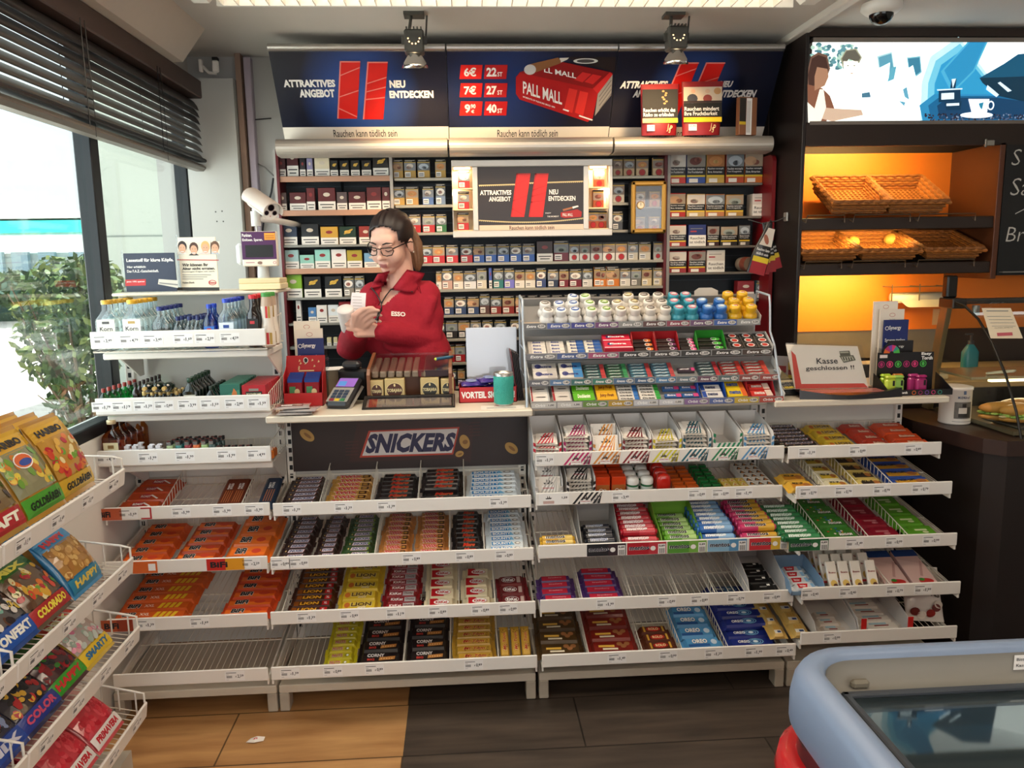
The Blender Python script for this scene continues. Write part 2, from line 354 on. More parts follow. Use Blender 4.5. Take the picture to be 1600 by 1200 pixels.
# ================================================================== CEILING LAMPS
LOUV=C('#efe8dc',.35,.4)
def luminaire(name,label,x0,x1,y0,y1,zb,power,vis):
 t=thing(name,label,'ceiling light',((x0+x1)/2,(y0+y1)/2,HZ))
 g=G();g.box(x0,x1,y0,y1,zb+.05,HZ-.02,C('#e9e6df',.4),.01)
 for y in(y0,y1-.012):g.box(x0,x1,y,y+.012,zb,zb+.06,C('#e9e6df',.4))
 for x in(x0-.09,x1):g.box(x,x+.09,y0,y1,zb+.005,HZ-.03,C('#efeee8',.4),.02)
 part('housing',g,t)
 g=G()
 for k in range(int((x1-x0)/.05)):g.box(x0+.02+k*.05,x0+.023+k*.05,y0+.012,y1-.012,zb,zb+.03,LOUV)
 g.box(x0,x1,(y0+y1)/2-.004,(y0+y1)/2+.004,zb,zb+.032,LOUV);part('louvre_grille',g,t)
 for k in(.27,.73):
  y=y0+(y1-y0)*k;g=G();g.tube([(x0+.03,y,zb+.04),(x1-.03,y,zb+.04)],.009,C('#fff4e0',.4,e=8),8);part('tube',g,t,'glowing fluorescent tube')
 light('AREA',name+'_light',((x0+x1)/2,(y0+y1)/2,zb-.004),power,(1,.82,.63),target=((x0+x1)/2,(y0+y1)/2,0),shape='RECTANGLE',size=x1-x0,size_y=y1-y0)
luminaire('louvre_ceiling_light','long louvred fluorescent ceiling light over the counter',-.78,1.16,2.58,2.86,2.425,24,1)
luminaire('louvre_ceiling_light','second louvred fluorescent ceiling light over the shop floor',-.6,2.2,.85,1.15,2.43,13,0)
luminaire('louvre_ceiling_light','third louvred fluorescent ceiling light, beside the shop front',-.6,2.2,-1.15,-.85,2.43,34,0)
# halogen spots over the sign
def spot(px,py0,py1,lab,aim):
 Y=3.32;a=at(px,py1-14,Y);t=thing('halogen_spotlight',lab,'spotlight',(a.x,Y,HZ));GREY=C('#55544f',.45,.3)
 zt=uz(px,py0,Y)
 g=G();g.box(a.x-.038,a.x+.038,Y-.03,Y+.045,zt-.085,zt,GREY,.006)
 for k in range(5):g.box(a.x-.03+k*.014,a.x-.025+k*.014,Y-.03,Y+.04,zt,zt+.008,GREY)
 g.box(a.x-.05,a.x+.05,Y,Y+.012,zt-.05,zt-.02,GREY);g.front(Y-.03,a.x,zt-.04)
 for k in range(6):an=PI+PI*k/5;g.ell(.022*math.cos(an),.02*math.sin(an)+.004,.0032,.0032,C('#ffd9a0',.4,e=3),.001,8)
 part('lamp_housing',g,t)
 g=G();g.tube([(a.x+.045,Y+.01,zt-.03),(a.x+.052,Y+.01,HZ-.02)],.004,GREY,6);g.tube([(a.x-.02,Y+.02,zt),(a.x-.01,Y+.05,HZ)],.007,GREY,6);g.box(a.x-.04,a.x+.04,Y+.02,Y+.09,HZ-.012,HZ,GREY);part('bracket',g,t)
 g=G();g.at(TR(a.x,Y-.0,zt-.083,rx=.22));g.lathe([(.022,0),(.03,-.012),(.045,-.035),(.052,-.055),(.05,-.055),(.042,-.035),(.026,-.012)],C('#d8d6d2',.15,.95),20,caps=False);part('reflector',g,t,'ribbed mirror reflector')
 g=G();g.at(TR(a.x,Y,zt-.09,rx=.22));g.lathe([(.006,0),(.011,-.012),(.011,-.028),(.004,-.036)],C('#ffe2b0',.4,e=14),10);part('bulb',g,t,'glowing halogen bulb')
 light('SPOT','halogen_light',(a.x,Y,zt-.16),36 if px<800 else 20,(1,.66,.34),target=aim,spot_size=1.75,spot_blend=.8,shadow_soft_size=.03)
spot(648,48,103,'grey halogen spotlight on the ceiling over the window side sign',(-.05,3.86,1.98))
spot(1057,43,96,'grey halogen spotlight on the ceiling over the bakery side sign',(.86,3.86,1.98))
# dome camera
a=atz(1378,6,HZ);t=thing('dome_camera','white dome camera with dark bubble on the ceiling','security camera',(a.x,a.y,HZ))
g=G();g.lathe([(.075,0),(.078,-.02),(.06,-.036),(.045,-.04)],C('#ece8e0',.4),24,0,0,0);lpart('base',g,t)
g=G();g.lathe([(.046,-.038),(.044,-.05),(.034,-.066),(.018,-.076),(.003,-.079)],C('#0c0c0e',.08),20);lpart('bubble',g,t,'black glossy bubble')
# small white sensor bracket
a=at(330,104,3.9);t=thing('motion_sensor','small white sensor on a bent arm high at the window corner','sensor',(a.x,3.94,a.z))
g=G();g.tube([(-.05,0,.01),(-.02,-.01,-.02),(.015,-.02,-.025)],.007,WHITE,6);g.box(-.065,-.05,-.012,.012,-.015,.04,WHITE,.003);lpart('bracket',g,t)
g=G();g.box(.0,.03,-.035,-.012,-.022,.03,WHITE,.006);g.box(.004,.03,-.04,-.012,.03,.042,BLACK,.002);lpart('sensor_head',g,t)
# ================================================================== SIGN PANELS over the tobacco wall
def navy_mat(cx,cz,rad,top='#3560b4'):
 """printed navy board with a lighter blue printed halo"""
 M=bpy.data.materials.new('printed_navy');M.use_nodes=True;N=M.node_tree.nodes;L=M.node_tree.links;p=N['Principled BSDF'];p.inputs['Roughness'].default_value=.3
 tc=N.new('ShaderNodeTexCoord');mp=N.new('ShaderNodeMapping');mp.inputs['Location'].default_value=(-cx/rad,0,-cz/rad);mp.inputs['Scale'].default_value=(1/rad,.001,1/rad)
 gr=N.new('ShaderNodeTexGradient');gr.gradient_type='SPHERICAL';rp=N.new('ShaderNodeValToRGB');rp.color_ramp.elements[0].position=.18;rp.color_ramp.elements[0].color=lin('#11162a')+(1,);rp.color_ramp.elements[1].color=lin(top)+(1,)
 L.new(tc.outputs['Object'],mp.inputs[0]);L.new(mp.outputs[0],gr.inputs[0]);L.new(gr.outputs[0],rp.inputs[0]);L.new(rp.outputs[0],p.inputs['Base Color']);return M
RED=C('#e3201b',.35);RED2=C('#b8161c',.35);PINK=C('#f08a80',.4);PW=C('#f4f2ee',.4);NAVY=C('#13182c',.3);STRIP=C('#eee9df',.35)
SO,SU,SV=(0,3.9,2.135),(1,0,0),(0,-.24,.34)
SM,SQ=plane(SO,SU,SV)
def bars_logo(g,q,x,W=PINK):
 """two slanted red slabs; x: list of two quads in photo points"""
 for quad,k in zip(x,(0,1)):
  qpoly(g,q,quad,RED,.003)
  (ax,ay),(bx,by),(cx,cy_),(dx,dy)=quad
  for f0,f1 in(((.25,.45),(.1,.22)),((.62,.7),(.5,.55)),((.8,.86),(.96,1.0)))if k==0 else(((.38,.4),(.26,.28)),((.52,.545),(.43,.45)),((.65,.66),(.61,.63))):
   L=lambda t:(ax+(dx-ax)*t,ay+(dy-ay)*t);R=lambda t:(bx+(cx-bx)*t,by+(cy_-by)*t)
   qpoly(g,q,[L(f0[0]),R(f1[0]),R(f1[0]+.018),L(f0[0]+.018)],W,.0036)
  qpoly(g,q,[(ax,ay),(dx,dy),(dx+2.2,dy),(ax+2.2,ay)],W,.0036);qpoly(g,q,[(ax,ay),(bx,by),(bx,by+2),(ax,ay+2)],W,.0036)
def sign(name,label,xl,xr,art,halo):
 x0,x1=SQ(xl,84)[0],SQ(xr,84)[0]
 t=thing(name,label,'sign',((x0+x1)/2,3.9,2.135));V=.416
 g=G();g.at(SM);g.prism([(x0,0),(x1,0),(x1,V),(x0,V)],-.02,0,halo,C('#5a5a5a',.5));part('printed_board',g,t)
 g=G();g.at(SM);a=SQ(xl,199)[1];g.rect(x0,.004,x1,a,STRIP,.001)
 if art!=3:qtext(g,SQ,'Rauchen kann tödlich sein',522 if art==1 else 777,202,620 if art==1 else 872,214,INK,.0016,.005)
 else:qtext(g,SQ,'Rauchen kann tödlich sein',1015,202,1112,214,INK,.0016,.005)
 part('warning_strip',g,t,'white strip with a health warning')
 g=G();g.at(frame((x0,0,0),(0,1,0),(0,0,1)));r=.016
 g.prism([(3.655+r*1.2*math.cos(k*PI/6),2.49+r*math.sin(k*PI/6))for k in range(12)],0,x1-x0-.004,C('#c9c6c1',.25,.85));part('top_rail',g,t,'brushed aluminium rail')
 g=G();g.at(SM)
 if art in(1,3):
  if art==1:
   qtext(g,SQ,'ATTRAKTIVES',444,124,523,136,PW,.003,.05);qtext(g,SQ,'ANGEBOT',469,139,522,152,PW,.003,.05)
   qtext(g,SQ,'NEU',609,125,633,137,PW,.003,.05);qtext(g,SQ,'ENTDECKEN',609,141,677,153,PW,.003,.05)
   bars_logo(g,SQ,[[(531,95),(563,95),(558,185),(527,185)],[(574,96),(606,96),(599,186),(567,186)]])
  else:
   sh=.25
   qtext(g,SQ,'ATTRAKTIVES',968,126,1044,138,PW,.003,.05,sh);qtext(g,SQ,'ANGEBOT',988,140,1040,152,PW,.003,.05,sh)
   qtext(g,SQ,'NEU',1122,126,1146,136,PW,.003,.05,sh);qtext(g,SQ,'ENTDECKEN',1114,140,1183,152,PW,.003,.05,sh)
   bars_logo(g,SQ,[[(1063,97),(1092,97),(1057,184),(1026,184)],[(1103,97),(1133,97),(1096,184),(1066,184)]])
 else:
  for k,(a,b,s,u)in enumerate((('6€','22','ST',0),('7€','27','ST',0),('9','40','ST',1))):
   y0=101+k*28.5;y1=y0+22
   for x_,w_,m in((718,36,RED),(756,37,RED2)):qpoly(g,SQ,[(x_+2,y0),(x_+w_,y0),(x_+w_-2,y1),(x_,y1)],m,.003)
   if u:qtext(g,SQ,'9',726,y0+4,735,y1-4,PW,.004,.04);qtext(g,SQ,'90',735.5,y0+4,743,y0+11,PW,.004,.03);qtext(g,SQ,'€',736,y0+13,741,y1-4,PW,.004,.03)
   else:qtext(g,SQ,a,725,y0+4,744,y1-4,PW,.004,.03)
   qtext(g,SQ,b,760,y0+4,776,y1-4,PW,.004,.04);qtext(g,SQ,s,777,y0+11,785,y1-4,PW,.004,.02)
  # printed cigarette box
  qpoly(g,SQ,[(884,89),(962,89),(960,112),(900,96)],C('#241a1c',.4),.002)
  g.ell(*SQ(915,95),.055,.012,C('#dcdad4',.5),.0024,20);g.ell(*SQ(915,95),.04,.008,C('#4a4646',.5),.0028,16)
  qpoly(g,SQ,[(806,122),(812,112),(877,96),(957,113),(957,118),(934,147),(926,140),(820,116)],C('#8f1016',.35),.003)
  qpoly(g,SQ,[(806,120),(812,113),(926,138),(934,146),(926,184),(918,190),(812,155),(806,146)],C('#b3141b',.35),.0034)
  qpoly(g,SQ,[(934,146),(957,116),(955,148),(929,181)],C('#9a9690',.5),.0036)
  qpoly(g,SQ,[(926,138),(953,112),(957,116),(934,146)],C('#d0272a',.35),.0037)
  for k in range(4):qpoly(g,SQ,[(936,150+k*7),(955,124+k*7),(955,125.5+k*7),(936,151.5+k*7)],C('#5a5654',.5),.004)
  def ptext(s,x0,y0,x1,y1,dy):
   v,f,asp=glyphs(s,.02);P=[SQ(x0+(a+.5)*(x1-x0),y1-(b+.5)*(y1-y0)+dy*(a+.5))for a,b in v];g.add([(a,b,.0045)for a,b in P],f,PW)
  ptext('PALL MALL',817,126,878,145,18);ptext('LL MALL',850,104,900,112,10);ptext('MOMENTS OF PLEASURE SINCE 1899',817,149,867,151.5,17)
  for dx in(0,17):qpoly(g,SQ,[(889+dx,137+dx*.25),(902+dx,140+dx*.25),(894+dx,176+dx*.25),(881+dx,171+dx*.25)],C('#e0302c',.35),.0044)
  qpoly(g,SQ,[(880,169),(889,172),(888,174),(879,171)],PW,.0046);qpoly(g,SQ,[(905,179),(926,186),(925,188),(904,181)],PW,.0046)
  for dx in(0,16):qpoly(g,SQ,[(910+dx,112+dx*.2),(924+dx,115+dx*.2),(910+dx,128+dx*.2),(897+dx,124+dx*.2)],C('#d8282a',.35),.0044)
  qpoly(g,SQ,[(826,100),(872,89),(876,94),(876,98),(838,112),(830,112)],C('#8a5a34',.5),.005);qpoly(g,SQ,[(874,90),(889,89.4),(886,92.5),(876,97)],C('#dcd6cc',.5),.0049)
  g.ell(*SQ(828,108),.0265,.023,C('#c9c6c2',.6),.0056,20)
 part('print',g,t)
sign('advertising_sign','navy sign with two upright red slabs, over the window end of the tobacco wall',420,697,1,navy_mat(-.43,2.31,.33))
sign('advertising_sign','navy price sign with six red price fields and a red cigarette box',698,965,2,navy_mat(.22,2.33,.4,'#1c3670'))
sign('advertising_sign','navy sign with slanted red slabs, partly hidden by two tobacco pouches',966,1224,3,navy_mat(1.08,2.33,.26,'#2c4f98'))
# rounded aluminium canopy under the signs, three lengths
ALU=C('#bdb7ad',.38,.55,n=.04)
for k,(a,b,lab)in enumerate(((432,700,'rounded aluminium canopy under the window end sign'),(702,957,'rounded aluminium canopy under the price sign'),(959,1207,'rounded aluminium canopy carrying the two tobacco pouches'))):
 x0,x1=ux(a,230,3.68),ux(b,225,3.68);g=G();g.at(frame((x0,0,0),(0,1,0),(0,0,1)))
 P=[(3.884,2.128),(3.70,2.118)]+[(3.69-.036*math.sin(t*PI/10),2.082+.036*math.cos(t*PI/10))for t in range(1,10)]+[(3.76,2.045),(3.884,2.06)]
 g.prism(P,0,x1-x0-.003,ALU);solid('canopy',lab,'canopy',g)
# ================================================================== TOBACCO RACK
RX0,RX1,RX2,RX3=-.845,-.315,1.005,1.492
DK=C('#20262b',.5,.2);MAROON=C('#5c1118',.4);TAN=C('#b98d73',.45);GRYL=C('#8f8f88',.45,.3)
rack=thing('tobacco_rack','tall dark tobacco rack of narrow shelves covering the wall behind the cashier','rack',(.3,4.0,0))
g=G();g.box(RX0,RX3,4.03,4.065,.1,2.12,DK)
for k in range(26):g.box(RX0,RX3,4.022,4.03,.5+k*.06,.503+k*.06,C('#39424a',.4,.4))
part('back_panel',g,rack)
for x,w,m in((RX0-.012,.012,C('#a9a7a3',.5)),(RX0,.012,MAROON),(RX1-.008,.014,C('#a9a39b',.4,.4)),(RX2-.02,.012,MAROON),(RX2-.006,.014,C('#8f8a84',.4,.4))):
 g=G();g.box(x,x+w,3.885,4.03,.1,2.10,m);part('upright',g,rack)
g=G();g.at(frame((RX3-.018,0,0),(0,-1,0),(0,0,1)));g.prism([(-4.03,1.1),(-3.79,1.1),(-3.79,2.02),(-3.80,2.04),(-3.82,2.05),(-4.03,2.05)],-.018,0,C('#7a1016',.35));part('end_panel',g,rack,'glossy dark red end panel')
SHELVES={}
def cshelf(key,x0,x1,z,lip,mat,yf=3.9):
 g=G();g.box(x0+.012,x1-.004,yf,4.03,z-.012,z-.002,C('#5d6265',.45,.3));g.box(x0+.012,x1-.004,yf-.006,yf+.004,z-lip,z,mat,.002)
 part('shelf',g,rack);SHELVES[key]=z
for i,(y,lip,m)in enumerate(((275,.026,TAN),(328,.026,TAN),(382,.012,GRYL),(419,.026,TAN),(464,.012,GRYL),(504,.012,GRYL),(540,.016,GRYL))):cshelf('L%d'%(i+1),RX0,RX1,uz(520,y,3.9),lip,m)
for i,y in enumerate((277,319,362,410,451,491,528,565,603)):cshelf('M%d'%(i+1),RX1,RX2,uz(750,y,3.9),.014,C('#a39f92',.4,.3))
for i,y in enumerate((286,338,384,425,468)):cshelf('R%d'%(i+1),RX2,RX3-.02,uz(1120,y,3.9),.012,C('#7d766c',.4,.3))
for x in(-.56,):
 for i in range(1,7):
  z=SHELVES['L%d'%i];g=G();g.at(frame((x,0,0),(0,-1,0),(0,0,1)));g.prism([(-4.03,z-.015),(-3.92,z-.015),(-4.03,z-.1)],-.002,.002,DK);part('bracket',g,rack)
# ---- cigarette packs
PICS=[[('#c9a07a',.3,.5,.35),('#7d4b3b',.6,.4,.2)],[('#d9cfc2',.5,.6,.3),('#8a6f66',.4,.4,.22)],[('#b9c4cc',.5,.5,.4),('#47505a',.55,.35,.2)],[('#c98a52',.5,.5,.38),('#e6c27a',.5,.45,.15)],
  [('#6f3b33',.45,.5,.3),('#a8685a',.6,.6,.2)],[('#9aa39a',.5,.4,.36),('#56605c',.5,.3,.2)],[('#efe9df',.5,.5,.42),('#b06a5a',.45,.45,.22)]]
PK={}
def pack_mesh(w,h,d,brand,pic,kind='std',seed=0):
 k=(w,h,d,brand,pic,kind)
 if k in PK:return PK[k]
 g=G();B=C(brand,.35);g.box(-w/2,w/2,0,d,0,h,B,.0015);g.front(0)
 if kind=='std':
  bg=C(('#a08a6c','#8c9196','#666c70','#ab977c')[pic%4],.45)
  g.rect(-w/2,h*.86,w/2,h,C('#14120f',.4));g.rect(-w*.42,h*.945,w*.42,h*.965,C('#cfc8ba',.5),.001);g.rect(-w*.42,h*.9,w*.2,h*.918,C('#cfc8ba',.5),.001);g.rect(-w/2,h*.825,w/2,h*.86,C('#c8a83c',.4));g.rect(-w/2,h*.42,w/2,h*.825,bg)
  for c,u,v,r in PICS[pic%7]:g.ell((u-.5)*w,h*(.42+.4*v),w*r,h*.4*r,C(c,.45),.001,10)
  g.rect(-w*.44,h*.08,w*.05,h*.34,C('#f0ece4',.4),.0008);g.rect(-w*.4,h*.14,-w*.02,h*.17,INK,.001);g.rect(-w*.4,h*.22,-w*.02,h*.26,INK,.001)
 elif kind=='disc':
  g.rect(-w/2,h*.9,w/2,h,C('#14120f',.4));g.rect(-w/2,h*.85,w/2,h*.9,C('#c8a83c',.4));g.rect(-w/2,h*.42,w/2,h*.85,C('#94857a',.45))
  for c,u,v,r in PICS[pic%7]:g.ell((u-.5)*w,h*(.42+.4*v),w*r,h*.4*r,C(c,.45),.001,10)
  g.ell(0,h*.21,w*.24,w*.24,C('#b3141b',.4),.0008,14);g.ring(0,h*.21,w*.28,w*.28,w*.03,INK,.001,14)
 elif kind=='cigar':
  g.rect(-w/2,0,w/2,h*.4,C('#e9e5dc',.4));g.rect(-w*.4,h*.24,w*.4,h*.28,INK,.001);g.rect(-w*.3,h*.12,w*.3,h*.16,INK,.001);g.ell(0,h*.7,w*.2,h*.09,C('#d8b64a' if pic==1 else '#cfc2b0' if pic==2 else '#8a2a2a',.35),.001,12)
  if pic==1:g.ell(w*.05,h*.72,w*.32,h*.06,C('#c9a040',.3),.0014,14,.5)
 elif kind=='tin':
  g.rect(-w*.49,h*.5,w*.49,h*.96,C(('#a8967f','#d6d0c6','#7f868a','#b0733f','#8f887e')[pic%5],.4))
  for c,u,v,r in PICS[pic%7]:g.ell((u-.5)*w,h*(.5+.46*v),w*r,h*.42*r,C(c,.45),.001,14)
  g.rect(-w*.49,h*.28,w*.49,h*.55,C('#0d0d0d',.35),.0012);g.text(('Rauchen verstopft','Rauchen mindert','Rauchen verursacht')[pic%3],0,h*.48,w*.86,h*.07,PW,.002,.01);g.text(('Ihre Arterien','Ihre Fruchtbarkeit','9 von 10 Lungenkrebs')[pic%3],-w*.04,h*.38,w*.78,h*.07,PW,.002,.01)
  g.rect(-w*.49,h*.22,w*.49,h*.28,C('#e2c22e',.4),.0012);g.rect(-w*.36,h*.04,w*.1,h*.17,C('#eae4da',.4),.001)
  g.M=I4;g.box(-w*.5,w*.5,-.001,d,h*.965,h,C(brand,.3),.002)
 elif kind=='plain':
  g.rect(-w*.49,0,w*.49,h*.52,C('#efece4',.4));g.text('Rauchen',0,h*.38,w*.8,h*.12,INK,.001,.01);g.text('ist tödlich',0,h*.2,w*.86,h*.12,INK,.001,.01);g.rect(-w*.4,h*.66,-w*.05,h*.72,C('#b3383a',.4),.001);g.rect(-w*.4,h*.8,w*.3,h*.83,C('#8a8680',.4),.001)
 PK[k]=g.mesh('pack');return PK[k]
def packs(key,items,names,where,cat='cigarette pack',y=3.915,d=.022):
 """items: (photo x0, x1, height, colour, picture, kind, colour word)"""
 z=SHELVES[key];n=0
 for it in items:
  x0,x1,h,col,pic,kind,cw=it;X0,X1=xat(x0,y,z),xat(x1,y,z);w=X1-X0-.001
  if w<.008:continue
  solid(names,f'{cw}, {ORD[n]} from window end, {where}',cat,pack_mesh(round(w,3),h,d,col,pic,kind),((X0+X1)/2,y+rnd.uniform(0,.004),z-.0015),'packs on the '+where,(0,0,rnd.uniform(-.03,.03)));n+=1
c1=lambda u:420+u/5.333;c2=lambda u:680+u/5.333;c3=lambda u:930+u/5
def row(f,s,h,kinds):
 L=[]
 for i,ab in enumerate(s.split()):
  a,b=ab.split('-');k=kinds[i%len(kinds)];L.append((f(float(a)),f(float(b)),k[4]if len(k)>4 else h,k[0],k[1],k[2],k[3]))
 return L
K=lambda c,p,k,w,h=None:(c,p,k,w)+((h,)if h else())
packs('L1',row(c1,'62-145 155-250 262-310 320-370 385-510 515-580 595-670 685-760 775-855 870-1000',.075,[K('#4a1216',0,'cigar','maroon cigar box',.09),K('#4d1519',2,'cigar','tall maroon cigar box',.13),K('#1d1c20',0,'cigar','black cigar box',.085),K('#8d86a8',2,'cigar','lilac cigar box',.085),K('#d9cdb0',2,'cigar','wide cream cigarillo tin',.09)]+[K('#141210',1,'cigar','black and gold cigarillo pack')]*4+[K('#1a1712',1,'cigar','wide black and gold cigarillo box',.095)]),'cigar_box','top shelf near the window','cigar box')
packs('L2',row(c1,'85-152 178-315 320-390 415-560 570-655 668-810 820-940 947-1012',.105,[K('#5a4a4a',2,'cigar','greyish cigar pack',.085),K('#54181a',2,'cigar','wide maroon cigar pack',.085),K('#5c1a1d',0,'cigar','narrow maroon cigar box'),K('#5c1a1d',2,'cigar','wide maroon cigar box')]*2),'cigar_box','second shelf near the window','cigar box')
packs('L3',row(c1,'105-240 275-420 435-580 590-730 755-865',.1,[K('#24324a',2,'cigar','navy cigarillo box'),K('#1d2126',2,'cigar','black cigarillo box'),K('#c79a38',0,'cigar','golden cigarillo box',.085),K('#12301f',1,'cigar','dark green cigarillo box',.085),K('#8a2a20',2,'cigar','red cigarillo box',.085)]),'cigarillo_box','third shelf near the window','cigarillo box')
packs('L4',row(c1,'125-255 262-380 388-515 525-648 655-780 797-925',.085,[K('#9fc0c0',0,'cigar','pale teal cigarillo box',.09),K('#8fc4b4',0,'cigar','low mint cigarillo box',.066),K('#8fc8bc',0,'cigar','mint cigarillo box',.09),K('#dfdcd8',0,'cigar','white cigarillo box',.09),K('#a8962a',0,'cigar','olive yellow cigarillo box'),K('#6f9cc0',2,'cigar','sky blue cigarillo box',.07)]),'cigarillo_box','fourth shelf near the window','cigarillo box')
packs('L5',row(c1,'138-282 300-440 472-612 627-713 720-800',.1,[K('#7fae2e',2,'cigar','bright green cigarillo box',.11),K('#1c2024',1,'cigar','black and gold cigarillo box'),K('#1c2024',1,'cigar','second black and gold cigarillo box'),K('#8a8478',6,'std','pale cigarette pack'),K('#8a8478',2,'std','pale cigarette pack')]),'cigarillo_box','fifth shelf near the window','cigarillo box')
packs('L6',row(c1,'232-275 333-400 402-490 497-585 590-690',.09,[K('#e2e0da',0,'cigar','narrow white pack on edge',.11),K('#4f7fb4',2,'cigar','blue cigarillo pack',.075),K('#e6e2dc',0,'cigar','white and red cigarillo pack',.085),K('#dfe6ea',2,'cigar','white and blue cigarillo pack',.085),K('#8c1c22',2,'cigar','red cigarillo box',.1)]),'cigarillo_box','sixth shelf near the window','cigarillo box')
packs('L7',row(c1,'486-522 540-575',.04,[K('#d9cfa0',2,'cigar','small cream box')]),'cigarillo_box','lowest shelf by the cashier','cigarillo box')
GOLD=K('#c29a46',0,'std','gold cigarette pack');H=.088
packs('M1',row(c1,'1040-1122 1130-1228 1240-1345 1388-1478',H,[K('#c29a46',i,'std','gold cigarette pack')for i in range(4)]),'cigarette_pack','top shelf by the framed poster')
packs('M1',row(c3,'140-216 223-309 320-416 450-548',H,[K('#d9bd92',i+1,'disc','beige cigarette pack')for i in range(4)]),'cigarette_pack','top shelf between poster and tins')
packs('M2',row(c1,'1040-1135 1142-1250 1283-1376 1392-1475',H,[K('#c29a46',2,'std','gold cigarette pack'),K('#c0924a',3,'std','gold cigarette pack'),K('#5a78b0',1,'std','blue cigarette pack'),K('#7f92ac',6,'std','tall grey blue cigarette pack',.1)]),'cigarette_pack','second shelf beside the framed poster')
packs('M2',row(c3,'135-229',.095,[K('#e0d6c4',2,'disc','cream cigarette pack')]),'cigarette_pack','shelf between poster and humidor')
packs('M3',row(c1,'1168-1268 1283-1386 1395-1484',H,[K('#b32424',1,'std','red cigarette pack'),K('#b32424',5,'std','red cigarette pack'),K('#2f6a3a',2,'std','green cigarette pack')]),'cigarette_pack','third shelf beside the framed poster')
packs('M3',row(c3,'135-216',.09,[K('#4a4f58',6,'std','grey cigarette pack')]),'cigarette_pack','shelf below the cream pack')
rd=[K('#c0242c',i,'std','red cigarette pack')for i in(1,2,3)];bl_=[K('#2a5aa8',i,'std','blue cigarette pack')for i in(0,5,2,6,1)];lk=[K('#e3ddd2',i,'disc','white cigarette pack with red disc')for i in(2,5,4,0,6)]
packs('M4',row(c1,'1210-1248 1262-1366 1368-1468 1480-1580',H,rd+rd[:1])+row(c2,'213-313 320-411 418-513 520-619 625-721 728-831 848-981 988-1113 1118-1201 1205-1291 1297-1393 1397-1498',H,[K('#c0242c',6,'std','red cigarette pack')]+bl_+[K('#3a2420',4,'cigar','dark brown cigarette box',.098),K('#6e1c2c',5,'std','wine red cigarette box',.1)]+lk[:4])+row(c3,'0-55 60-152 160-250 258-335 343-435 458-525',H,lk[:2]+[K('#e3d8cc',3,'disc','white cigarette pack with red disc'),K('#d9cdb6',1,'std','beige cigarette pack'),K('#d9cdb6',3,'std','beige cigarette pack'),K('#b9b4aa',5,'disc','greyish cigarette pack')]),'cigarette_pack','first long shelf')
wt=K('#e6ded0',3,'std','white cigarette pack')
packs('M5',row(c2,'10-56 60-146 152-236 242-343 348-431 450-475 485-571 577-661 665-746 752-836 842-926 938-1026 1033-1113 1120-1221 1228-1311 1323-1416 1425-1531',H,[wt,K('#c8a090',6,'std','tall pale cigarette pack',.1),wt,K('#dfe0e0',2,'std','white cigarette pack'),K('#d8d0bc',5,'std','tall cream cigarette pack',.1),K('#4a62b4',0,'cigar','narrow blue pack seen edge on',.1),K('#2f7a78',2,'std','teal cigarette pack',.098),K('#7a78d0',2,'std','lavender cigarette pack',.098),K('#e8e2d8',4,'std','white cigarette pack'),K('#e8e2d8',3,'std','white cigarette pack'),K('#3a4a7a',6,'std','navy cigarette pack',.096),K('#2c3850',1,'std','dark navy cigarette pack'),K('#7a1c2a',4,'std','wine red cigarette pack'),K('#7a1c2a',6,'std','wine red cigarette pack'),K('#d8d4cc',2,'std','pale cigarette pack'),K('#d87a20',4,'std','orange cigarette pack',.096),K('#d87a20',0,'std','orange cigarette pack',.098)])+row(c3,'38-86 92-190 195-276 281-359 365-443 455-541',H,[K('#d87a20',4,'std','orange cigarette pack'),K('#d87a20',0,'std','orange cigarette pack'),K('#ded8cc',1,'std','white cigarette pack'),K('#77746c',5,'std','grey cigarette pack'),K('#d8c49a',4,'std','beige cigarette pack'),K('#cdbf9a',1,'std','beige cigarette pack')]),'cigarette_pack','second long shelf')
c4=lambda u:680+u/5.217
mix=[K('#2c4068',i,'std','navy cigarette pack')for i in(3,6,0)]+[K('#5a3a34',2,'std','brown cigarette pack',.1)]+[K('#8c2a24',i,'std','dark red cigarette pack')for i in(2,4,0)]
packs('M6',row(c4,'75-153 162-256 265-359 365-446 453-541 550-646 655-741 752-840 850-940 950-1040 1050-1130 1145-1230 1240-1320 1335-1420 1430-1515 1530-1610',H,mix+[K('#77413a',i,'std','reddish cigarette pack')for i in range(5)]),'cigarette_pack','third long shelf')
packs('M7',row(c4,'30-80 88-183 190-283 290-376 385-471 485-581 613-692',H,[K('#26221e',i,'std','black cigarette pack')for i in(6,5,3,1,6,2)]),'cigarette_pack','shelf behind the blank white board')
packs('M8',row(c4,'10-60 65-161 165-246',H,[K('#a01c22',i,'std','red and white cigarette pack')for i in(1,3,5)]),'cigarette_pack','low shelf beside the red fleece')
packs('M9',row(c4,'10-88 95-176 185-245',H,[K('#2a2420',i,'std','dark cigarette pack')for i in(4,6,3)]),'cigarette_pack','lowest shelf behind the cigar case')
TN=lambda c,p,w,h=.145,k='tin':K(c,p,k,w,h)
packs('R1',row(c3,'577-707 712-862 868-1010 1020-1162 1168-1308',.145,[TN('#c02420',1,'red tobacco tin with white picture'),TN('#274a9a',4,'blue tobacco tin'),TN('#c9a24a',3,'gold tobacco tin with orange picture'),TN('#b84a2a',2,'gold tobacco tin with red lid'),TN('#cc6a1c',0,'orange tobacco tin')]),'tobacco_tin','top tin shelf','tobacco tin',3.91,.09)
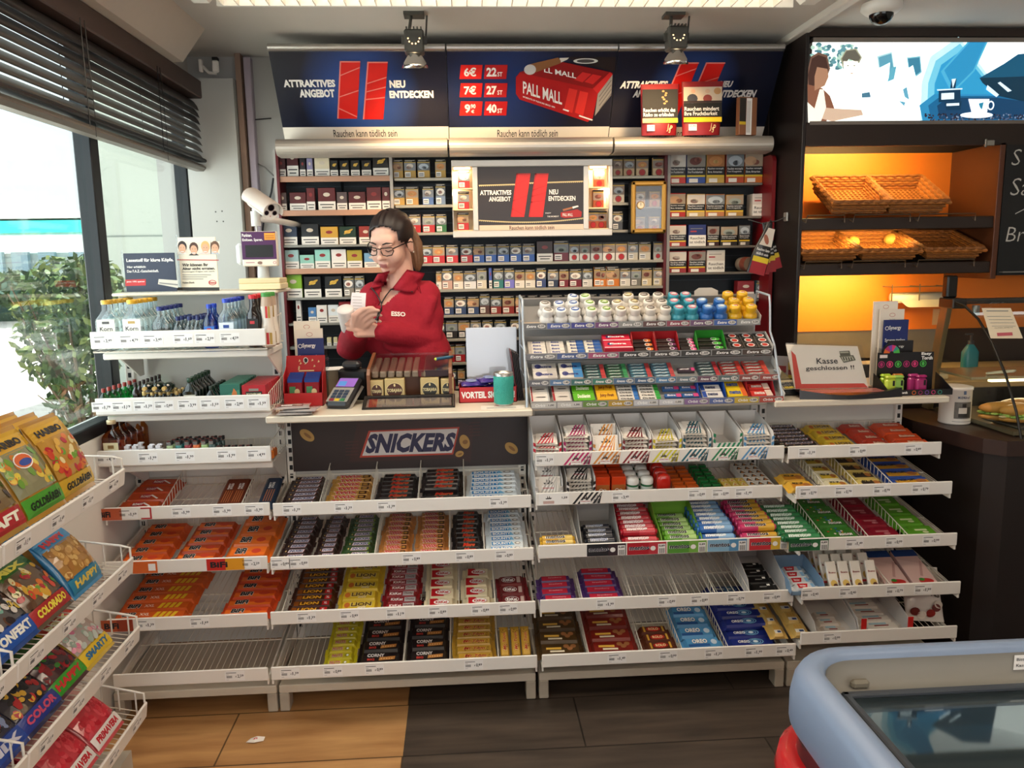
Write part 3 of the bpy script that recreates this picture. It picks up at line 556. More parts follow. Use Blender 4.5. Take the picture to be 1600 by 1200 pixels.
packs('R2',row(c3,'580-706 715-857 862-1012 1020-1157 1228-1372',.112,[TN('#bc2a24',0,'red tobacco tin',.115),TN('#c8a86a',1,'beige tobacco tin',.11),TN('#c07a4a',2,'copper tobacco tin',.108),TN('#b98a3a',5,'gold tobacco tin',.105),TN('#d8d0c8',0,'white tobacco tub with large warning',.108,'plain')]),'tobacco_tin','second tin shelf','tobacco tin',3.91,.09)
packs('R3',row(c3,'580-711 728-866 874-968 978-1110 1122-1210',.1,[TN('#b02a24',1,'red tobacco tin',.105),TN('#1f2f6e',0,'navy tobacco tub with large warning',.105,'plain'),TN('#3a1614',4,'dark maroon tobacco tin',.098),TN('#2e2a2a',5,'black tobacco tin',.096),TN('#4a4542',2,'grey tobacco tin',.1)]),'tobacco_tin','third tin shelf','tobacco tin',3.91,.09)
packs('R4',row(c3,'578-713 728-861 872-1013',.105,[TN('#9c1f24',1,'red tobacco tub with white badge',.106),TN('#9c1f24',4,'second red tobacco tub with white badge',.106),TN('#d9d2c8',0,'white cigarette carton with dark chevron',.108,'plain')]),'tobacco_tin','lowest tin shelf','tobacco tin',3.91,.09)
h=at(1163,412,3.95);g=G();g.at(TR(h.x,3.93,SHELVES['R4']+.036,rx=PI/2,rz=.1));g.lathe([(.002,-.05),(.034,-.05),(.036,0),(.034,.05),(.002,.05)],[C('#7a6a5a',.5),C('#a89a88',.4),C('#8a4a3a',.4),C('#7a6a5a',.5)],18);solid('tobacco_can','tobacco can lying on its side on the lowest tin shelf','tobacco can',g)
packs('R5',[(1152,1178,.09,'#8a1a20',2,'cigar','half hidden red box'),(1181,1200,.09,'#3f6a78',2,'std','teal pack beside the red box')],'tobacco_box','shelf behind yellow tubs','tobacco box',3.91,.06)
# pouches and carton standing on the canopy
def pouch(x0,y0,x1,y1,pic,t1,t2,lab):
 Y=3.672;zb=2.119;a=at(x0,y0,Y);b=at(x1,y1,Y);w=(b.x-a.x)*.94;hh=a.z-zb
 t=thing('tobacco_pouch',lab,'tobacco pouch',((a.x+b.x)/2,Y,zb),'tobacco pouches on the canopy',(.04,0,-.05))
 S=C('#8c0e16',.45,coat=.15);g=G()
 R=[]
 for k in range(9):
  v=k/8;dd=.026*(1-v)**.7*(1 if v>.06 else .8)+.0015;ww=w*(.46+.05*v)
  R.append([(ww*math.cos(a_)*(1 if abs(math.cos(a_))>.95 else 1),dd*math.sin(a_),v*hh)for a_ in[2*PI*j/20 for j in range(20)]])
 g.loft(R,S);lpart('pouch_body',g,t)
 g=G();tl=math.atan(.025/hh);g.at(frame((0,-.0295,0),(1,0,0),(0,math.sin(tl),math.cos(tl))))
 v=lambda f:f*hh
 g.rect(-w*.46,v(.34),w*.47,v(.9),C('#0e0d0d',.65),.001)
 if pic:
  g.rect(-w*.46,v(.6),w*.47,v(.9),C('#c9b9a4',.4),.0016)
  for cx,c,s in((-.25,'#3a3c46',.13),(-.23,'#d9a58a',.055),(.12,'#8a3a34',.11),(.12,'#c9a890',.06),(.36,'#b98a5a',.09)):g.ell(cx*w,v(.68 if s>.1 else .82),w*s,v(s*.7),C(c,.4),.002,12)
  g.rect(-w*.46,v(.6),w*.47,v(.64),C('#2a1a18',.4),.0022)
 else:
  for k in range(7):g.ell(.12*w+.05*w*math.sin(k*1.7),v(.62+.04*k),.035*w,.02*hh,C('#c08a4a',.4),.002,8)
 g.text(t1,-.44*w,v(.49),w*.84,v(.075),PW,.0028,.015,0,'l');g.text(t2,-.44*w,v(.4),w*.8,v(.075),PW,.0028,.015,0,'l')
 g.rect(-w*.46,v(.24),w*.47,v(.33),C('#e8c81e',.35),.0018);g.rect(-w*.34,v(.08),-w*.14,v(.2),PW,.002);g.text('23,95',-w*.24,v(.165),w*.16,v(.04),INK,.0026,.01);g.text('J',w*.2,v(.14),w*.06,v(.15),C('#e9d9a0',.4),.0026,0,.2);g.text('P',w*.29,v(.13),w*.07,v(.11),C('#e9d9a0',.4),.0026,0,.2);g.text('S',w*.25,v(.09),w*.05,v(.1),C('#e9d9a0',.4),.0027,0,.2)
 lpart('pouch_print',g,t)
pouch(999,132,1060,217,0,'Rauchen erhöht das','Risiko zu erblinden','red tobacco pouch with black upper front and wispy smoke picture, standing on canopy')
pouch(1063,128,1128,217,1,'Rauchen mindert','Ihre Fruchtbarkeit','red tobacco pouch with picture of people, standing on canopy')
a=at(1151,152,3.67);b=at(1186,215,3.67);t=thing('cigarette_carton','slim bronze tobacco carton with white side standing at the canopy end','tobacco carton',((a.x+b.x)/2,3.665,2.119),None,(0,0,.25));w=b.x-a.x;hh=a.z-2.119
g=G();g.box(-w*.42,w*.42,0,.03,0,hh,C('#8a5a3c',.4),.002);lpart('carton_body',g,t)
g=G();g.front(0);g.rect(-w*.42,hh*.35,-w*.12,hh*.97,C('#2a2622',.4));g.rect(-w*.42,hh*.27,-w*.12,hh*.35,C('#d8b82a',.4));g.rect(-w*.1,0,w*.16,hh*.97,PW,.0008)
for k in range(3):g.rect(-w*.06+k*w*.06,hh*.06,-w*.045+k*w*.06,hh*.9,INK,.0014)
lpart('carton_print',g,t)
# ------------------------------------------------------------------ framed poster with two lit niches
Y=3.8;a=at(705,250,Y);b=at(957,368,Y);X0,X1,Z0,Z1=a.x,b.x,b.z,a.z
fr=thing('framed_poster','silver framed tobacco poster with lit pack niches on both sides','poster frame',((X0+X1)/2,3.9,Z0))
SIL=C('#cfcac2',.35,.45);m=lambda px:ux(px,310,Y);zz=lambda py:uz(830,py,Y)
i0,i1,p0,p1,j0,j1=m(707),m(739),m(747),m(912),m(920),m(952)
zt,zb=zz(260),zz(359)
g=G();g.box(X0,X1,Y,Y+.02,zt,Z1,SIL,.003);g.box(X0,X1,Y,Y+.02,Z0,zb,SIL,.003)
for x0,x1 in((X0,i0),(i1,p0),(p1,j0),(j1,X1)):g.box(x0,x1,Y,Y+.02,zb,zt,SIL,.002)
g.box(X0,X1,3.887,3.892,Z0,Z1,SIL);g.box(X0,X0+.004,Y+.02,3.888,Z0,Z1,SIL);g.box(X1-.004,X1,Y+.02,3.888,Z0,Z1,SIL);g.box(X0,X1,Y+.02,3.888,Z1-.004,Z1,SIL);g.box(X0,X1,Y+.02,3.888,Z0,Z0+.004,SIL)
part('frame',g,fr)
M_,Q_=plane((0,Y+.008,1.8),(1,0,0),(0,0,1));g=G();g.at(M_);qrect(g,Q_,746,259,913,360,C('#2b2426',.3),0);qrect(g,Q_,749,350,912,360,C('#e6c9b4',.4),.001)
qtext(g,Q_,'Rauchen kann tödlich sein',796,352,866,359,INK,.002,.005)
bars_logo(g,Q_,[[(807,271),(829,271),(819,339),(798,339)],[(836,271),(857,271),(848,339),(826,339)]],C('#c41818',.4))
qtext(g,Q_,'ATTRAKTIVES',750,297,799,305,PW,.002,.03);qtext(g,Q_,'ANGEBOT',764,307,798,315,PW,.002,.03);qtext(g,Q_,'NEU',858,296,872,304,PW,.002,.03);qtext(g,Q_,'ENTDECKEN',857,306,899,314,PW,.002,.03)
for k in range(54):
 x=748+k*3.05;y=287.5-5*(k/54)+(1.5 if k<20 else 0);qpoly(g,Q_,[(x,y),(x+3.05,y-.1),(x+3.05,y+1.2),(x+1.5,y+2.8),(x,y+1.3)],C('#c9b98a',.4),.0026)
 y=343.5+4*math.sin(k/54*PI*.9)-5*(k/54)**2;qpoly(g,Q_,[(x,y),(x+3.05,y),(x+3.05,y+1.2),(x+1.5,y+2.6),(x,y+1.3)],C('#c9b98a',.4),.0026)
qpoly(g,Q_,[(876,332),(902,327),(909,331),(908,339),(882,341),(876,339)],C('#a81a1a',.4),.0024);qtext(g,Q_,'PALL MALL',879,333,895,338,PW,.003,.01)
qpoly(g,Q_,[(879,327),(902,321),(904,323),(880,330)],C('#a86a44',.4),.003);qpoly(g,Q_,[(894,323),(903,321),(904,323),(895,326)],PW,.0032);qtext(g,Q_,'THE MOMENT',855,337,873,339.5,PW,.003,.01);qtext(g,Q_,'ENJOY',852,332,861,334.5,PW,.003,.01)
part('poster',g,fr)
WARM=C('#f3dfb4',.5);ns=[]
for x0,x1 in((i0,i1),(j0,j1)):
 g=G();g.box(x0,x1,3.88,3.887,zb,zt,WARM)
 for f in(0,.335,.665):z=zb+(zt-zb)*f;g.box(x0,x1,Y+.012,3.88,z-.003,z+.003,WARM);ns.append((x0,x1,z+.003))
 part('niche',g,fr,'warm lit pack niche')
 g=G();g.box(x0+.01,x1-.01,Y+.022,Y+.028,zt-.008,zt-.002,C('#ffdca0',.5,e=25));part('strip_light',g,fr)
 light('AREA','niche_light',((x0+x1)/2,Y+.04,zt-.012),1.6,(1,.72,.4),target=((x0+x1)/2,Y+.06,zb),shape='RECTANGLE',size=.07,size_y=.03)
 light('POINT','niche_glow',(x0+.012 if x0<.5 else x1-.012,Y+.05,(zb+zt)/2+.03),.8,(1,.72,.42),shadow_soft_size=.01)
nm=['lower','middle','upper']
for k,(x0,x1,z)in enumerate(ns):
 s='window side' if k<3 else 'bakery side';lst=((.5,'#b52020'),)if k!=3 else((.28,'#5a544a'),(.72,'#5a544a'))
 for q,(f,c)in enumerate(lst):
  solid('cigarette_pack',f'{"red" if k < 3 else "brown"} cigarette pack in the {nm[k%3]} compartment of the {s} niche'+(', second one' if q else ''),'cigarette pack',pack_mesh(.052,.082,.02,c if k<3 else '#a8502a',k+q,'std' if k<3 else 'disc'),(x0+(x1-x0)*f+.004*(k%3),Y+.04+.016*q,z),'packs in the poster niches',(0,0,.1))
# humidor with glass door
Y=3.82;a=at(987,283,Y);b=at(1041,364,Y);X0,X1,Z0,Z1=a.x,b.x,b.z,a.z
hu=thing('cigar_humidor','small golden humidor box with glass door and round gauge beside the tins','humidor',((X0+X1)/2,3.9,Z0));GD=C('#b58a3c',.35,.4)
g=G();g.box(X0,X0+.006,Y+.02,3.892,Z0,Z1,DK);g.box(X1-.006,X1,Y+.02,3.892,Z0,Z1,DK);g.box(X0,X1,Y+.02,3.892,Z0,Z0+.006,DK);g.box(X0,X1,Y+.02,3.892,Z1-.006,Z1,DK);g.box(X0,X1,3.887,3.892,Z0,Z1,C('#2a2622',.6));zm=(Z0+Z1)/2;g.box(X0,X1,Y+.03,3.888,zm-.003,zm+.003,GRYL);part('case',g,hu)
w=.022;d=G();d.box(X0,X0+w,Y,Y+.02,Z0,Z1,GD,.006);d.box(X1-w,X1,Y,Y+.02,Z0,Z1,GD,.006);d.box(X0,X1,Y,Y+.02,Z1-w,Z1,GD,.006);d.box(X0,X1,Y,Y+.02,Z0,Z0+w,GD,.006)
dr=part('glass_door',d,hu);g=G();g.box(X0+w,X1-w,Y+.008,Y+.011,Z0+w,Z1-w,FILM);part('pane',g,dr)
g=G();g.at(frame((X0+.045,Y+.004,zm+.01),(1,0,0),(0,0,1)));g.ell(0,0,.017,.017,C('#e6ddc4',.4),.001,18);g.ring(0,0,.018,.018,.003,GD,.002,18);g.rect(-.001,-.002,.001,.012,INK,.002);part('gauge',g,dr,'round dial gauge')
for k,(fx,z)in enumerate(((.3,Z0+.006),(.72,Z0+.006),(.3,zm+.003),(.72,zm+.003))):
 solid('cigarette_pack',f'cigarette pack behind the humidor glass, {("lower window","lower bakery","upper window","upper bakery")[k]} corner','cigarette pack',pack_mesh(.05,.08,.02,'#b98a5a',k,'disc'),(X0+(X1-X0)*fx,Y+.045,z),'packs in the humidor')
# hanging key-ring bunch of pouches on a hook
a=at(1163,342,3.66);b=at(1230,341,3.535)
hk=thing('pouch_hanger','chrome hook arm on the dark panel carrying a bunch of hanging pouches','hook',(1.49,3.6,1.73))
g=G();zh=uz(1195,349,3.6);xh=ux(1197,349,3.6);g.tube([(1.497,3.66,zh+.03),(1.45,3.66,zh+.012),(xh,3.66,zh+.002),(xh,3.62,zh),(xh,3.54,zh),(xh-.01,3.525,zh+.012)],.003,C('#8d8a86',.3,.9),6);g.tube([(xh,3.66,zh+.002),(xh-.06,3.66,zh+.02)],.003,C('#8d8a86',.3,.9),6);g.box(1.49,1.498,3.64,3.68,zh+.01,zh+.05,C('#a8a49e',.4,.6),.002);part('hook_arm',g,hk)
for k,(dx,rot,lab,yy)in enumerate(((0,.26,'red and black tobacco pouch with hand picture hanging at front of the bunch',3.552),(0,.08,'narrow black and red pouch hanging in the middle of the bunch',3.579),(0,-.12,'black and red pouch hanging towards the dark panel',3.606),(0,-.3,'pouch with yellow stripe hanging beside the dark panel',3.625))):
 w=.085 if k==0 else .06;hh=.235-.006*k;g=G();S=C('#120f0f',.3,coat=.4)
 R=[[(w*.5*(.25+.75*min(1,v*1.6))*math.cos(a_),(.003+.008*math.sin(PI*v))*math.sin(a_),.004-v*hh)for a_ in[2*PI*j/16 for j in range(16)]]for v in[q/10 for q in range(11)]]
 g.loft(R[::-1],S);g.front(-.0118);g.rect(-w*.42,-hh*.99,w*.42,-hh*.76,C('#9a1a24',.3),.001);g.rect(-w*.43,-hh*.76,w*.43,-hh*.66,C('#d8bc1e',.35),.001)
 if k==0:g.poly([(-w*.3,-hh*.44),(w*.38,-hh*.44),(w*.3,-hh*.1),(-w*.06,-hh*.1)],C('#cfc6ba',.4),.001);g.ell(0,-hh*.32,w*.12,hh*.1,C('#9a5a44',.4),.0016,10,.5)
 g.text('Rauchen kann',0,-hh*.52,w*.7,.012,PW,.0016,.01);g.text('tödlich sein',0,-hh*.6,w*.66,.012,PW,.0016,.01)
 solid('tobacco_pouch',lab,'tobacco pouch',g,(xh,yy,zh),'pouches hanging on the hook',(0,rot,0))
# ================================================================== COUNTER SHELVING
YB=3.05;SL=.13
WHT=C('#e4dfd6',.4,n=.03,ns=6);RAIL=C('#ece8e1',.35);WIRE=C('#d9d2c4',.4);BACKP=C('#d2cec6',.5,n=.04,ns=4);PAPER=C('#f3f1ee',.6);GREY=C('#8d8b88',.6)
def tagmesh(g,x,z,price,w=.066,h=.034):
 """paper label: name, bar code, price"""
 g.rect(x-w/2,z-h/2,x+w/2,z+h/2,PAPER,.0006);g.rect(x-w*.44,z+h*.3,x+w*.08,z+h*.36,INK,.001);g.rect(x-w*.44,z+h*.14,x-w*.3,z+h*.18,GREY,.001)
 for k in range(9):g.rect(x-w*.42+k*.0021,z-h*.22,x-w*.42+k*.0021+.0011,z+h*.04,INK,.001)
 g.rect(x-w*.44,z-h*.4,x-w*.3,z-h*.37,GREY,.001)
 a,b=price.split(',');g.text('€',x+w*.06,z-h*.08,.0045,.006,INK,.001,.01);g.text(a+',',x+w*.2,z-h*.07,.009,.0135,INK,.001,.02);g.text(b,x+w*.35,z,.012,.008,INK,.001,.02)
def zdeck(lv,y):return lv['z']-lv.get('dz',.035)+lv.get('sl',SL)*(y-lv['Y'])
def divider(x,lv,root,h=.05):
 g=G();y0,y1=lv['Y']+.004,YB-.01;z0,z1=zdeck(lv,y0),zdeck(lv,y1);W_=.0018
 g.tube([(x,y0,z0+.03),(x,y1,z1+h+.02)],W_,WIRE,5);g.tube([(x,y0,z0+.002),(x,y1,z1+.002)],W_,WIRE,5)
 n=int((y1-y0)/.025)
 for k in range(n+1):y=y0+(y1-y0)*k/n;f=k/n;g.tube([(x,y,z0+(z1-z0)*f),(x,y,z0+(z1-z0)*f+.03+(h-.01)*f)],.0012,WIRE,4)
 part('wire_divider',g,root)
def unit(label,x0,x1,levels,ztop,base=True,yb=YB):
 t=thing('shelf_unit',label,'shelf unit',((x0+x1)/2,yb,0))
 g=G();g.box(x0,x1,yb+.012,yb+.02,.1,ztop,BACKP);part('back_panel',g,t)
 for x in(x0,x1-.03):
  g=G();g.box(x,x+.03,yb-.005,yb+.04,0,ztop,WHT,.002);g.front(yb-.005)
  z=.15
  while z<ztop-.03:g.rect(x+.009,z,x+.021,z+.018,BLACK,.0006);z+=.034
  part('upright',g,t)
 if base:
  g=G();g.box(x0+.002,x1-.002,2.69,yb-.006,.07,.1,C('#cfc6b4',.5,n=.08,ns=8),.003);part('base_deck',g,t)
  for x in(x0+.002,x1-.037):
   g=G();g.box(x,x+.035,2.69,2.75,0,.07,C('#b5ab9a',.55,n=.15,ns=30),.003);part('foot',g,t)
 for lv in levels:
  Y,z,lh=lv['Y'],lv['z'],lv.get('lh',.048);a,b=lv.get('x',(x0+.004,x1-.004));yb_=lv.get('yb',yb-.006)
  s=None;g=G();n=int((b-a)/.021);z0,z1=zdeck(lv,Y),zdeck(lv,yb_)
  for k in range(n+1):x=a+.003+(b-a-.006)*k/n;g.tube([(x,Y,z0-.002),(x,yb_,z1-.002)],.0014,WIRE,4)
  for f in(.03,.5,.97):y=Y+(yb_-Y)*f;g.box(a,b,y-.002,y+.002,zdeck(lv,y)-.007,zdeck(lv,y)-.003,WIRE)
  for x in()if lv.get('pan')else(a,b-.006):
   g.add([(x+q,Y,z0-.03)for q in(0,.006)]+[(x+q,yb_,z1-.06)for q in(0,.006)]+[(x+q,yb_,z1-.008)for q in(0,.006)]+[(x+q,Y,z0-.008)for q in(0,.006)],[(0,1,3,2),(4,5,7,6),(0,2,4,6),(1,7,5,3),(0,6,7,1),(2,3,5,4)],WHT)
  for k in range(int((b-a)/.021)):x=a+.003+.021*k;g.box(x,x+.0025,yb_-.004,yb_-.001,z1,z1+.022,WIRE)
  g.box(a,b,yb_-.004,yb_-.001,z1+.022,z1+.025,WIRE)
  s=part('wire_shelf',g,t);lv['s']=s
  if lv.get('pan'):
   g=G();g.box(a+.02,b-.005,Y+.03,yb_,z0-.034,z0-.012,WHT,.003)
   for x in(a+.06,b-.016):g.at(frame((x,0,0),(0,1,0),(0,0,1)));g.prism([(Y+.06,z0-.03),(yb_,z0-.03),(yb_,z0-.12),(yb_-.04,z0-.12)],-.003,.003,WHT);g.M=I4
   part('shelf_pan',g,s);g=G();zr=z+.005
   for x in(b-.004,):
    for q in range(10):y=Y+(yb_-Y)*q/9;g.tube([(x,y,z0),(x,y,zr+.03*q/9)],.0013,WIRE,4)
    g.tube([(x,Y,zr),(x,yb_,zr+.03)],.0016,WIRE,4)
   part('side_guard',g,s)
  g=G();g.box(a,b,Y-.007,Y,z-lh,z,RAIL,.0025);part('price_rail',g,s)
  for tg in lv.get('tags','').split():
   px,pr=tg.split(':');g=G();g.front(Y-.007);tagmesh(g,xat(float(px),Y-.007,z-lh*.5),z-lh*.5,pr,h=min(.034,lh*.72));part('price_tag',g,s)
  for px in lv.get('div',()):divider(xat(px,Y,z),lv,s)
 return t
AX0,AX1,BX0,BX1,CX0,CX1,DX0,DX1=-1.262,-.676,-.688,.235,.243,1.16,1.166,1.752
AX0=-1.25
mk=lambda Y,z,**k:dict(Y=Y,z=z,**k)
A1=mk(2.77,.754,tags='200:1,69 283:1,99 347:1,99 397:1,99',div=(252,377),x=(-1.262,-.694));A2=mk(2.69,.587,tags='392:2,29',div=(),x=(-1.25,-.694));A3=mk(2.64,.402,tags='227:1,39 312:1,69',x=(-1.23,-.694),div=(440,));A4=mk(2.60,.222,tags='367:2,29',x=(-1.21,-.694))
AL1=mk(2.78,1.366,dz=.066,sl=0,pan=1,lh=.058,x=(-1.255,-.672),tags='161:3,49 202:4,79 239:3,49 286:1,69 320:2,39 359:4,29');AL2=mk(2.78,1.138,dz=.056,sl=0,pan=1,lh=.058,x=(-1.26,-.672),tags='159:1,79 190:1,19 224:1,59 256:0,89 293:3,99 328:1,59 366:2,89 402:1,59');AL3=mk(2.78,.955,dz=.054,sl=0,pan=1,lh=.056,x=(-1.272,-.68),tags='166:4,99 231:1,99 289:1,99 354:1,99 401:4,99')
unit('white shelf unit beside the window, spirits on top and snack sausages below',AX0-.012,AX1-.016,[AL1,AL2,AL3,A1,A2,A3,A4],1.475)
B1=mk(2.77,.750,tags='456:1,39 537:1,39 604:1,39 779:1,39',div=(499,579,653,725));B2=mk(2.69,.582,tags='438:0,89 467:0,89 643:0,89 726:0,89 788:0,89',div=(585,702,757));B3=mk(2.64,.404,tags='479:1,39 546:0,89 618:1,19 684:0,89 751:0,89 794:0,89',div=(717,774));B4=mk(2.60,.222,tags='453:1,39 520:0,89 585:0,89 740:0,89',div=(630,703,779))
UB=unit('white shelf unit of chocolate bars under the cash counter',BX0,BX1,[B1,B2,B3,B4],1.03)
C0=mk(2.77,.903,lh=.05,tags='851:1,59');C1=mk(2.77,.755,tags='970:3,49 1089:0,89 1126:0,89 1162:1,49');C2=mk(2.69,.588,lh=.05,div=(904,));C3=mk(2.64,.407,tags='946:1,99 1042:0,89 1093:0,89 1150:0,79 1206:0,89',div=(910,988,1061,1118,1172));C4=mk(2.60,.222,tags='964:1,49 1044:0,99 1115:1,29 1178:1,99 1226:0,49',div=(920,1004,1066,1138))
UC=unit('white shelf unit of mints, mint rolls and biscuits under the gum rack',CX0,CX1,[C0,C1,C2,C3,C4],1.03)
D1=mk(2.77,.899,tags='1261:1,39 1340:0,89 1427:0,89');D2=mk(2.69,.772,tags='1263:0,79 1318:0,79 1378:0,79 1438:0,79',div=(1290,1342,1396));D3=mk(2.64,.596,tags='1335:1,49 1397:0,99 1455:0,99',div=(1290,1358,1420));D4=mk(2.60,.430,tags='1266:0,45 1325:0,45 1398:0,79 1442:1,59',div=(1392,));D5=mk(2.60,.262,tags='1300:0,99')
UD=unit('short white shelf unit of chocolate bars beside the bakery counter',DX0,DX1,[D1,D2,D3,D4,D5],1.03)
# coloured shelf labels
def rail_label(lv,px0,px1,root,draw,label=None):
 g=G();g.front(lv['Y']-.007);x0,x1=xat(px0,lv['Y']-.007,lv['z']),xat(px1,lv['Y']-.007,lv['z']);h=lv.get('lh',.048);z0=lv['z']-h+.003;draw(g,x0,x1,z0,h-.006);part('shelf_label',g,lv['s'],label)
def bifi(txt,c1_,c2_):
 def d(g,x0,x1,z,h):
  g.rect(x0,z,x1,z+h,C(c1_,.4),.0006);g.rect(x0+(x1-x0)*.5,z,x1,z+h,C(c2_,.4),.0008)
  if txt:g.text(txt,x0+(x1-x0)*.33,z+h*.5,(x1-x0)*.46,h*.5,INK,.0014,.04)
  else:g.rect(x1-.03,z+h*.2,x1-.006,z+h*.8,PAPER,.001)
 return d
rail_label(A1,150,189,0,bifi('BiFi','#c05a36','#c05a36'),'orange label');rail_label(A1,219,236,0,lambda g,x0,x1,z,h:(g.rect(x0,z,x1,z+h,C('#b3262a',.4),.0006),g.rect(x0,z+h*.12,x1-.006,z+h*.88,RAIL,.001)),'red frame label')
rail_label(A2,206,245,0,bifi('','#d9682a','#d9682a'),'orange label');rail_label(A2,322,381,0,bifi('BiFi','#c8281e','#e09a1e'),'red and yellow label');rail_label(A3,157,207,0,bifi('BiFi','#b8532a','#9a3a20'),'orange label')
def stripes(g,x0,x1,z0,z1,col,bg,d,n=7,sl=.8):
 g.rect(x0,z0,x1,z1,bg,d);w=(x1-x0)/n;h=z1-z0
 for k in range(-2,n+1):
  P=[(x0+k*w,z0),(x0+k*w+w*.5,z0),(x0+k*w+w*.5+h*sl,z1),(x0+k*w+h*sl,z1)]
  Q=[]
  for a,b in P:Q.append((min(max(a,x0),x1),b))
  if Q[1][0]>x0 and Q[0][0]<x1 and(Q[2][0]>x0):g.poly(Q,col,d+.0004)
SHIP=C('#3a3432',.5)
def ship(g,x,z,s,d):
 g.poly([(x-s,z),(x-s*.8,z-s*.3),(x+s*.7,z-s*.3),(x+s,z+s*.1)],SHIP,d)
 for q in(-.4,.15):g.poly([(x+q*s-.05*s,z),(x+q*s+.03*s,z+.8*s),(x+q*s+.35*s,z)],SHIP,d)
def fish_label(col,price):
 def d(g,x0,x1,z,h):
  stripes(g,x0,x1,z,z+h,C(col,.45),C('#efe9e0',.45),.0006,6)
  w=x1-x0;g.rect(x0+w*.26,z+h*.02,x0+w*.62,z+h*.32,PAPER,.0014);g.text("FISHERMAN'S FRIEND",x0+w*.44,z+h*.22,w*.32,h*.09,C('#b3202a',.4),.002,.02);ship(g,x0+w*.44,z+h*.52,w*.12,.0014)
  g.text(price,x0+w*.84,z+h*.6,w*.2,h*.2,INK,.002,.03)
  for k in range(8):g.rect(x0+w*.72+k*w*.026,z+h*.04,x0+w*.72+k*w*.026+w*.014,z+h*.4,INK,.0016)
 return d
for(a,b,c)in((880,925,'#c22a6a'),(926,970,'#d98a3a'),(972,1016,'#8a1c22'),(1018,1062,'#d9cf3a'),(1064,1108,'#1f6a7a'),(1111,1155,'#2f8a5a'),(1158,1201,'#5a9acb')):rail_label(C0,a,b,0,fish_label(c,'1,59'),'diagonally striped label')
rail_label(C1,842,889,0,lambda g,x0,x1,z,h:(g.rect(x0,z,x1,z+h,PAPER,.0006),ship(g,x0+.035,z+h*.6,.012,.001),g.rect(x0+.015,z+h*.1,x0+.055,z+h*.35,C('#c8a8a0',.5),.001),g.text('1,59',x1-.016,z+h*.6,.02,h*.22,INK,.001,.03)),'white ship label');rail_label(C1,894,941,0,fish_label('#1a1a1c','1,59'),'black striped label')
def mentos_label(c1_,c2_,tc='#16203a'):
 def d(g,x0,x1,z,h):
  w=x1-x0;g.rect(x0,z,x1,z+h,C(c1_,.4),.0006);g.rect(x0+w*.55,z,x1,z+h,C(c2_,.4),.0008);g.text('mentos',x0+w*.31,z+h*.56,w*.52,h*.36,PW,.0012,.06);g.text('mentos',x0+w*.31,z+h*.56,w*.5,h*.32,C(tc,.4),.0018,.03)
  g.rect(x1-w*.21,z+h*.02,x1-w*.02,z+h*.85,PAPER,.0014);g.text('0,89',x1-w*.115,z+h*.68,w*.15,h*.18,INK,.002,.03)
  for k in range(6):g.rect(x1-w*.18+k*w*.025,z+h*.06,x1-w*.168+k*w*.025,z+h*.48,INK,.002)
  g.ell(x0+w*.66,z+h*.5,w*.07,h*.2,PW,.0016,12)
 return d
for a,b,c,e in((917,978,'#1e2024','#3a2a30'),(980,1041,'#b3202c','#c03a44'),(1043,1104,'#5a9a3a','#7ab04a'),(1106,1167,'#8ab8d4','#5a94bf'),(1171,1232,'#c8343c','#d9b23a')):rail_label(C2,a,b,0,mentos_label(c,e),'mint roll label')
rail_label(D3,1233,1295,0,mentos_label('#1f5a34','#2a6a40'),'green mint roll label')
# peanut bar poster between counter and top tray
g=G();PX0,PX1=ux(457,700,3.04),ux(824.6,690,3.04);g.box(PX0,PX1,3.036,3.043,.79,1.03,C('#2c1f1d',.4,n=.15,ns=3));M_,Q_=plane((0,3.036,.9),(1,0,0),(0,0,1));g.at(M_)
qpoly(g,Q_,[(558,662),(712,655),(740,668),(735,722),(712,716),(545,722)],C('#3a201c',.4),.0006)
qpoly(g,Q_,[(576,673),(718,667),(708,710),(562,715)],C('#b8402c',.4),.001);qpoly(g,Q_,[(579,675),(715,669.5),(706,707.5),(566,712)],C('#d9d3ce',.4),.0016)
v,f,asp=glyphs('SNICKERS',.05);P=[]
for a_,b_ in v:
 u_=a_+.5;w_=b_+.5;P.append(Q_(570+u_*137+w_*7,708.5-u_*3.6-w_*(31-1.5*u_)))
g.add([(a_,b_,.0022)for a_,b_ in P],f,C('#26254a',.4))
NUT=C('#b98f4c',.5);NUT2=C('#8a5f32',.5)
for x,y,rx,ry,rot in((480,680,13,8,-.7),(726,690,8,12,.3),(718,709,7,5,.3),(799,700,12,8,-.7)):
 u_,w_=Q_(x,y);k=.0024;g.ell(u_,w_,rx*k,ry*k,NUT,.0026,20,rot);g.ell(u_+.002,w_-.001,rx*k*.55,ry*k*.3,NUT2,.0032,14,rot)
for k in range(5):qpoly(g,Q_,[(540,690+k*5),(560,689+k*5),(560,690.5+k*5),(540,691.5+k*5)],C('#4a2622',.5),.001);qpoly(g,Q_,[(733,660+k*5),(750,659+k*5),(750,660.5+k*5),(733,661.5+k*5)],C('#4a2622',.5),.001)
solid('poster_board','dark brown peanut bar poster board under the cash counter','poster',g)
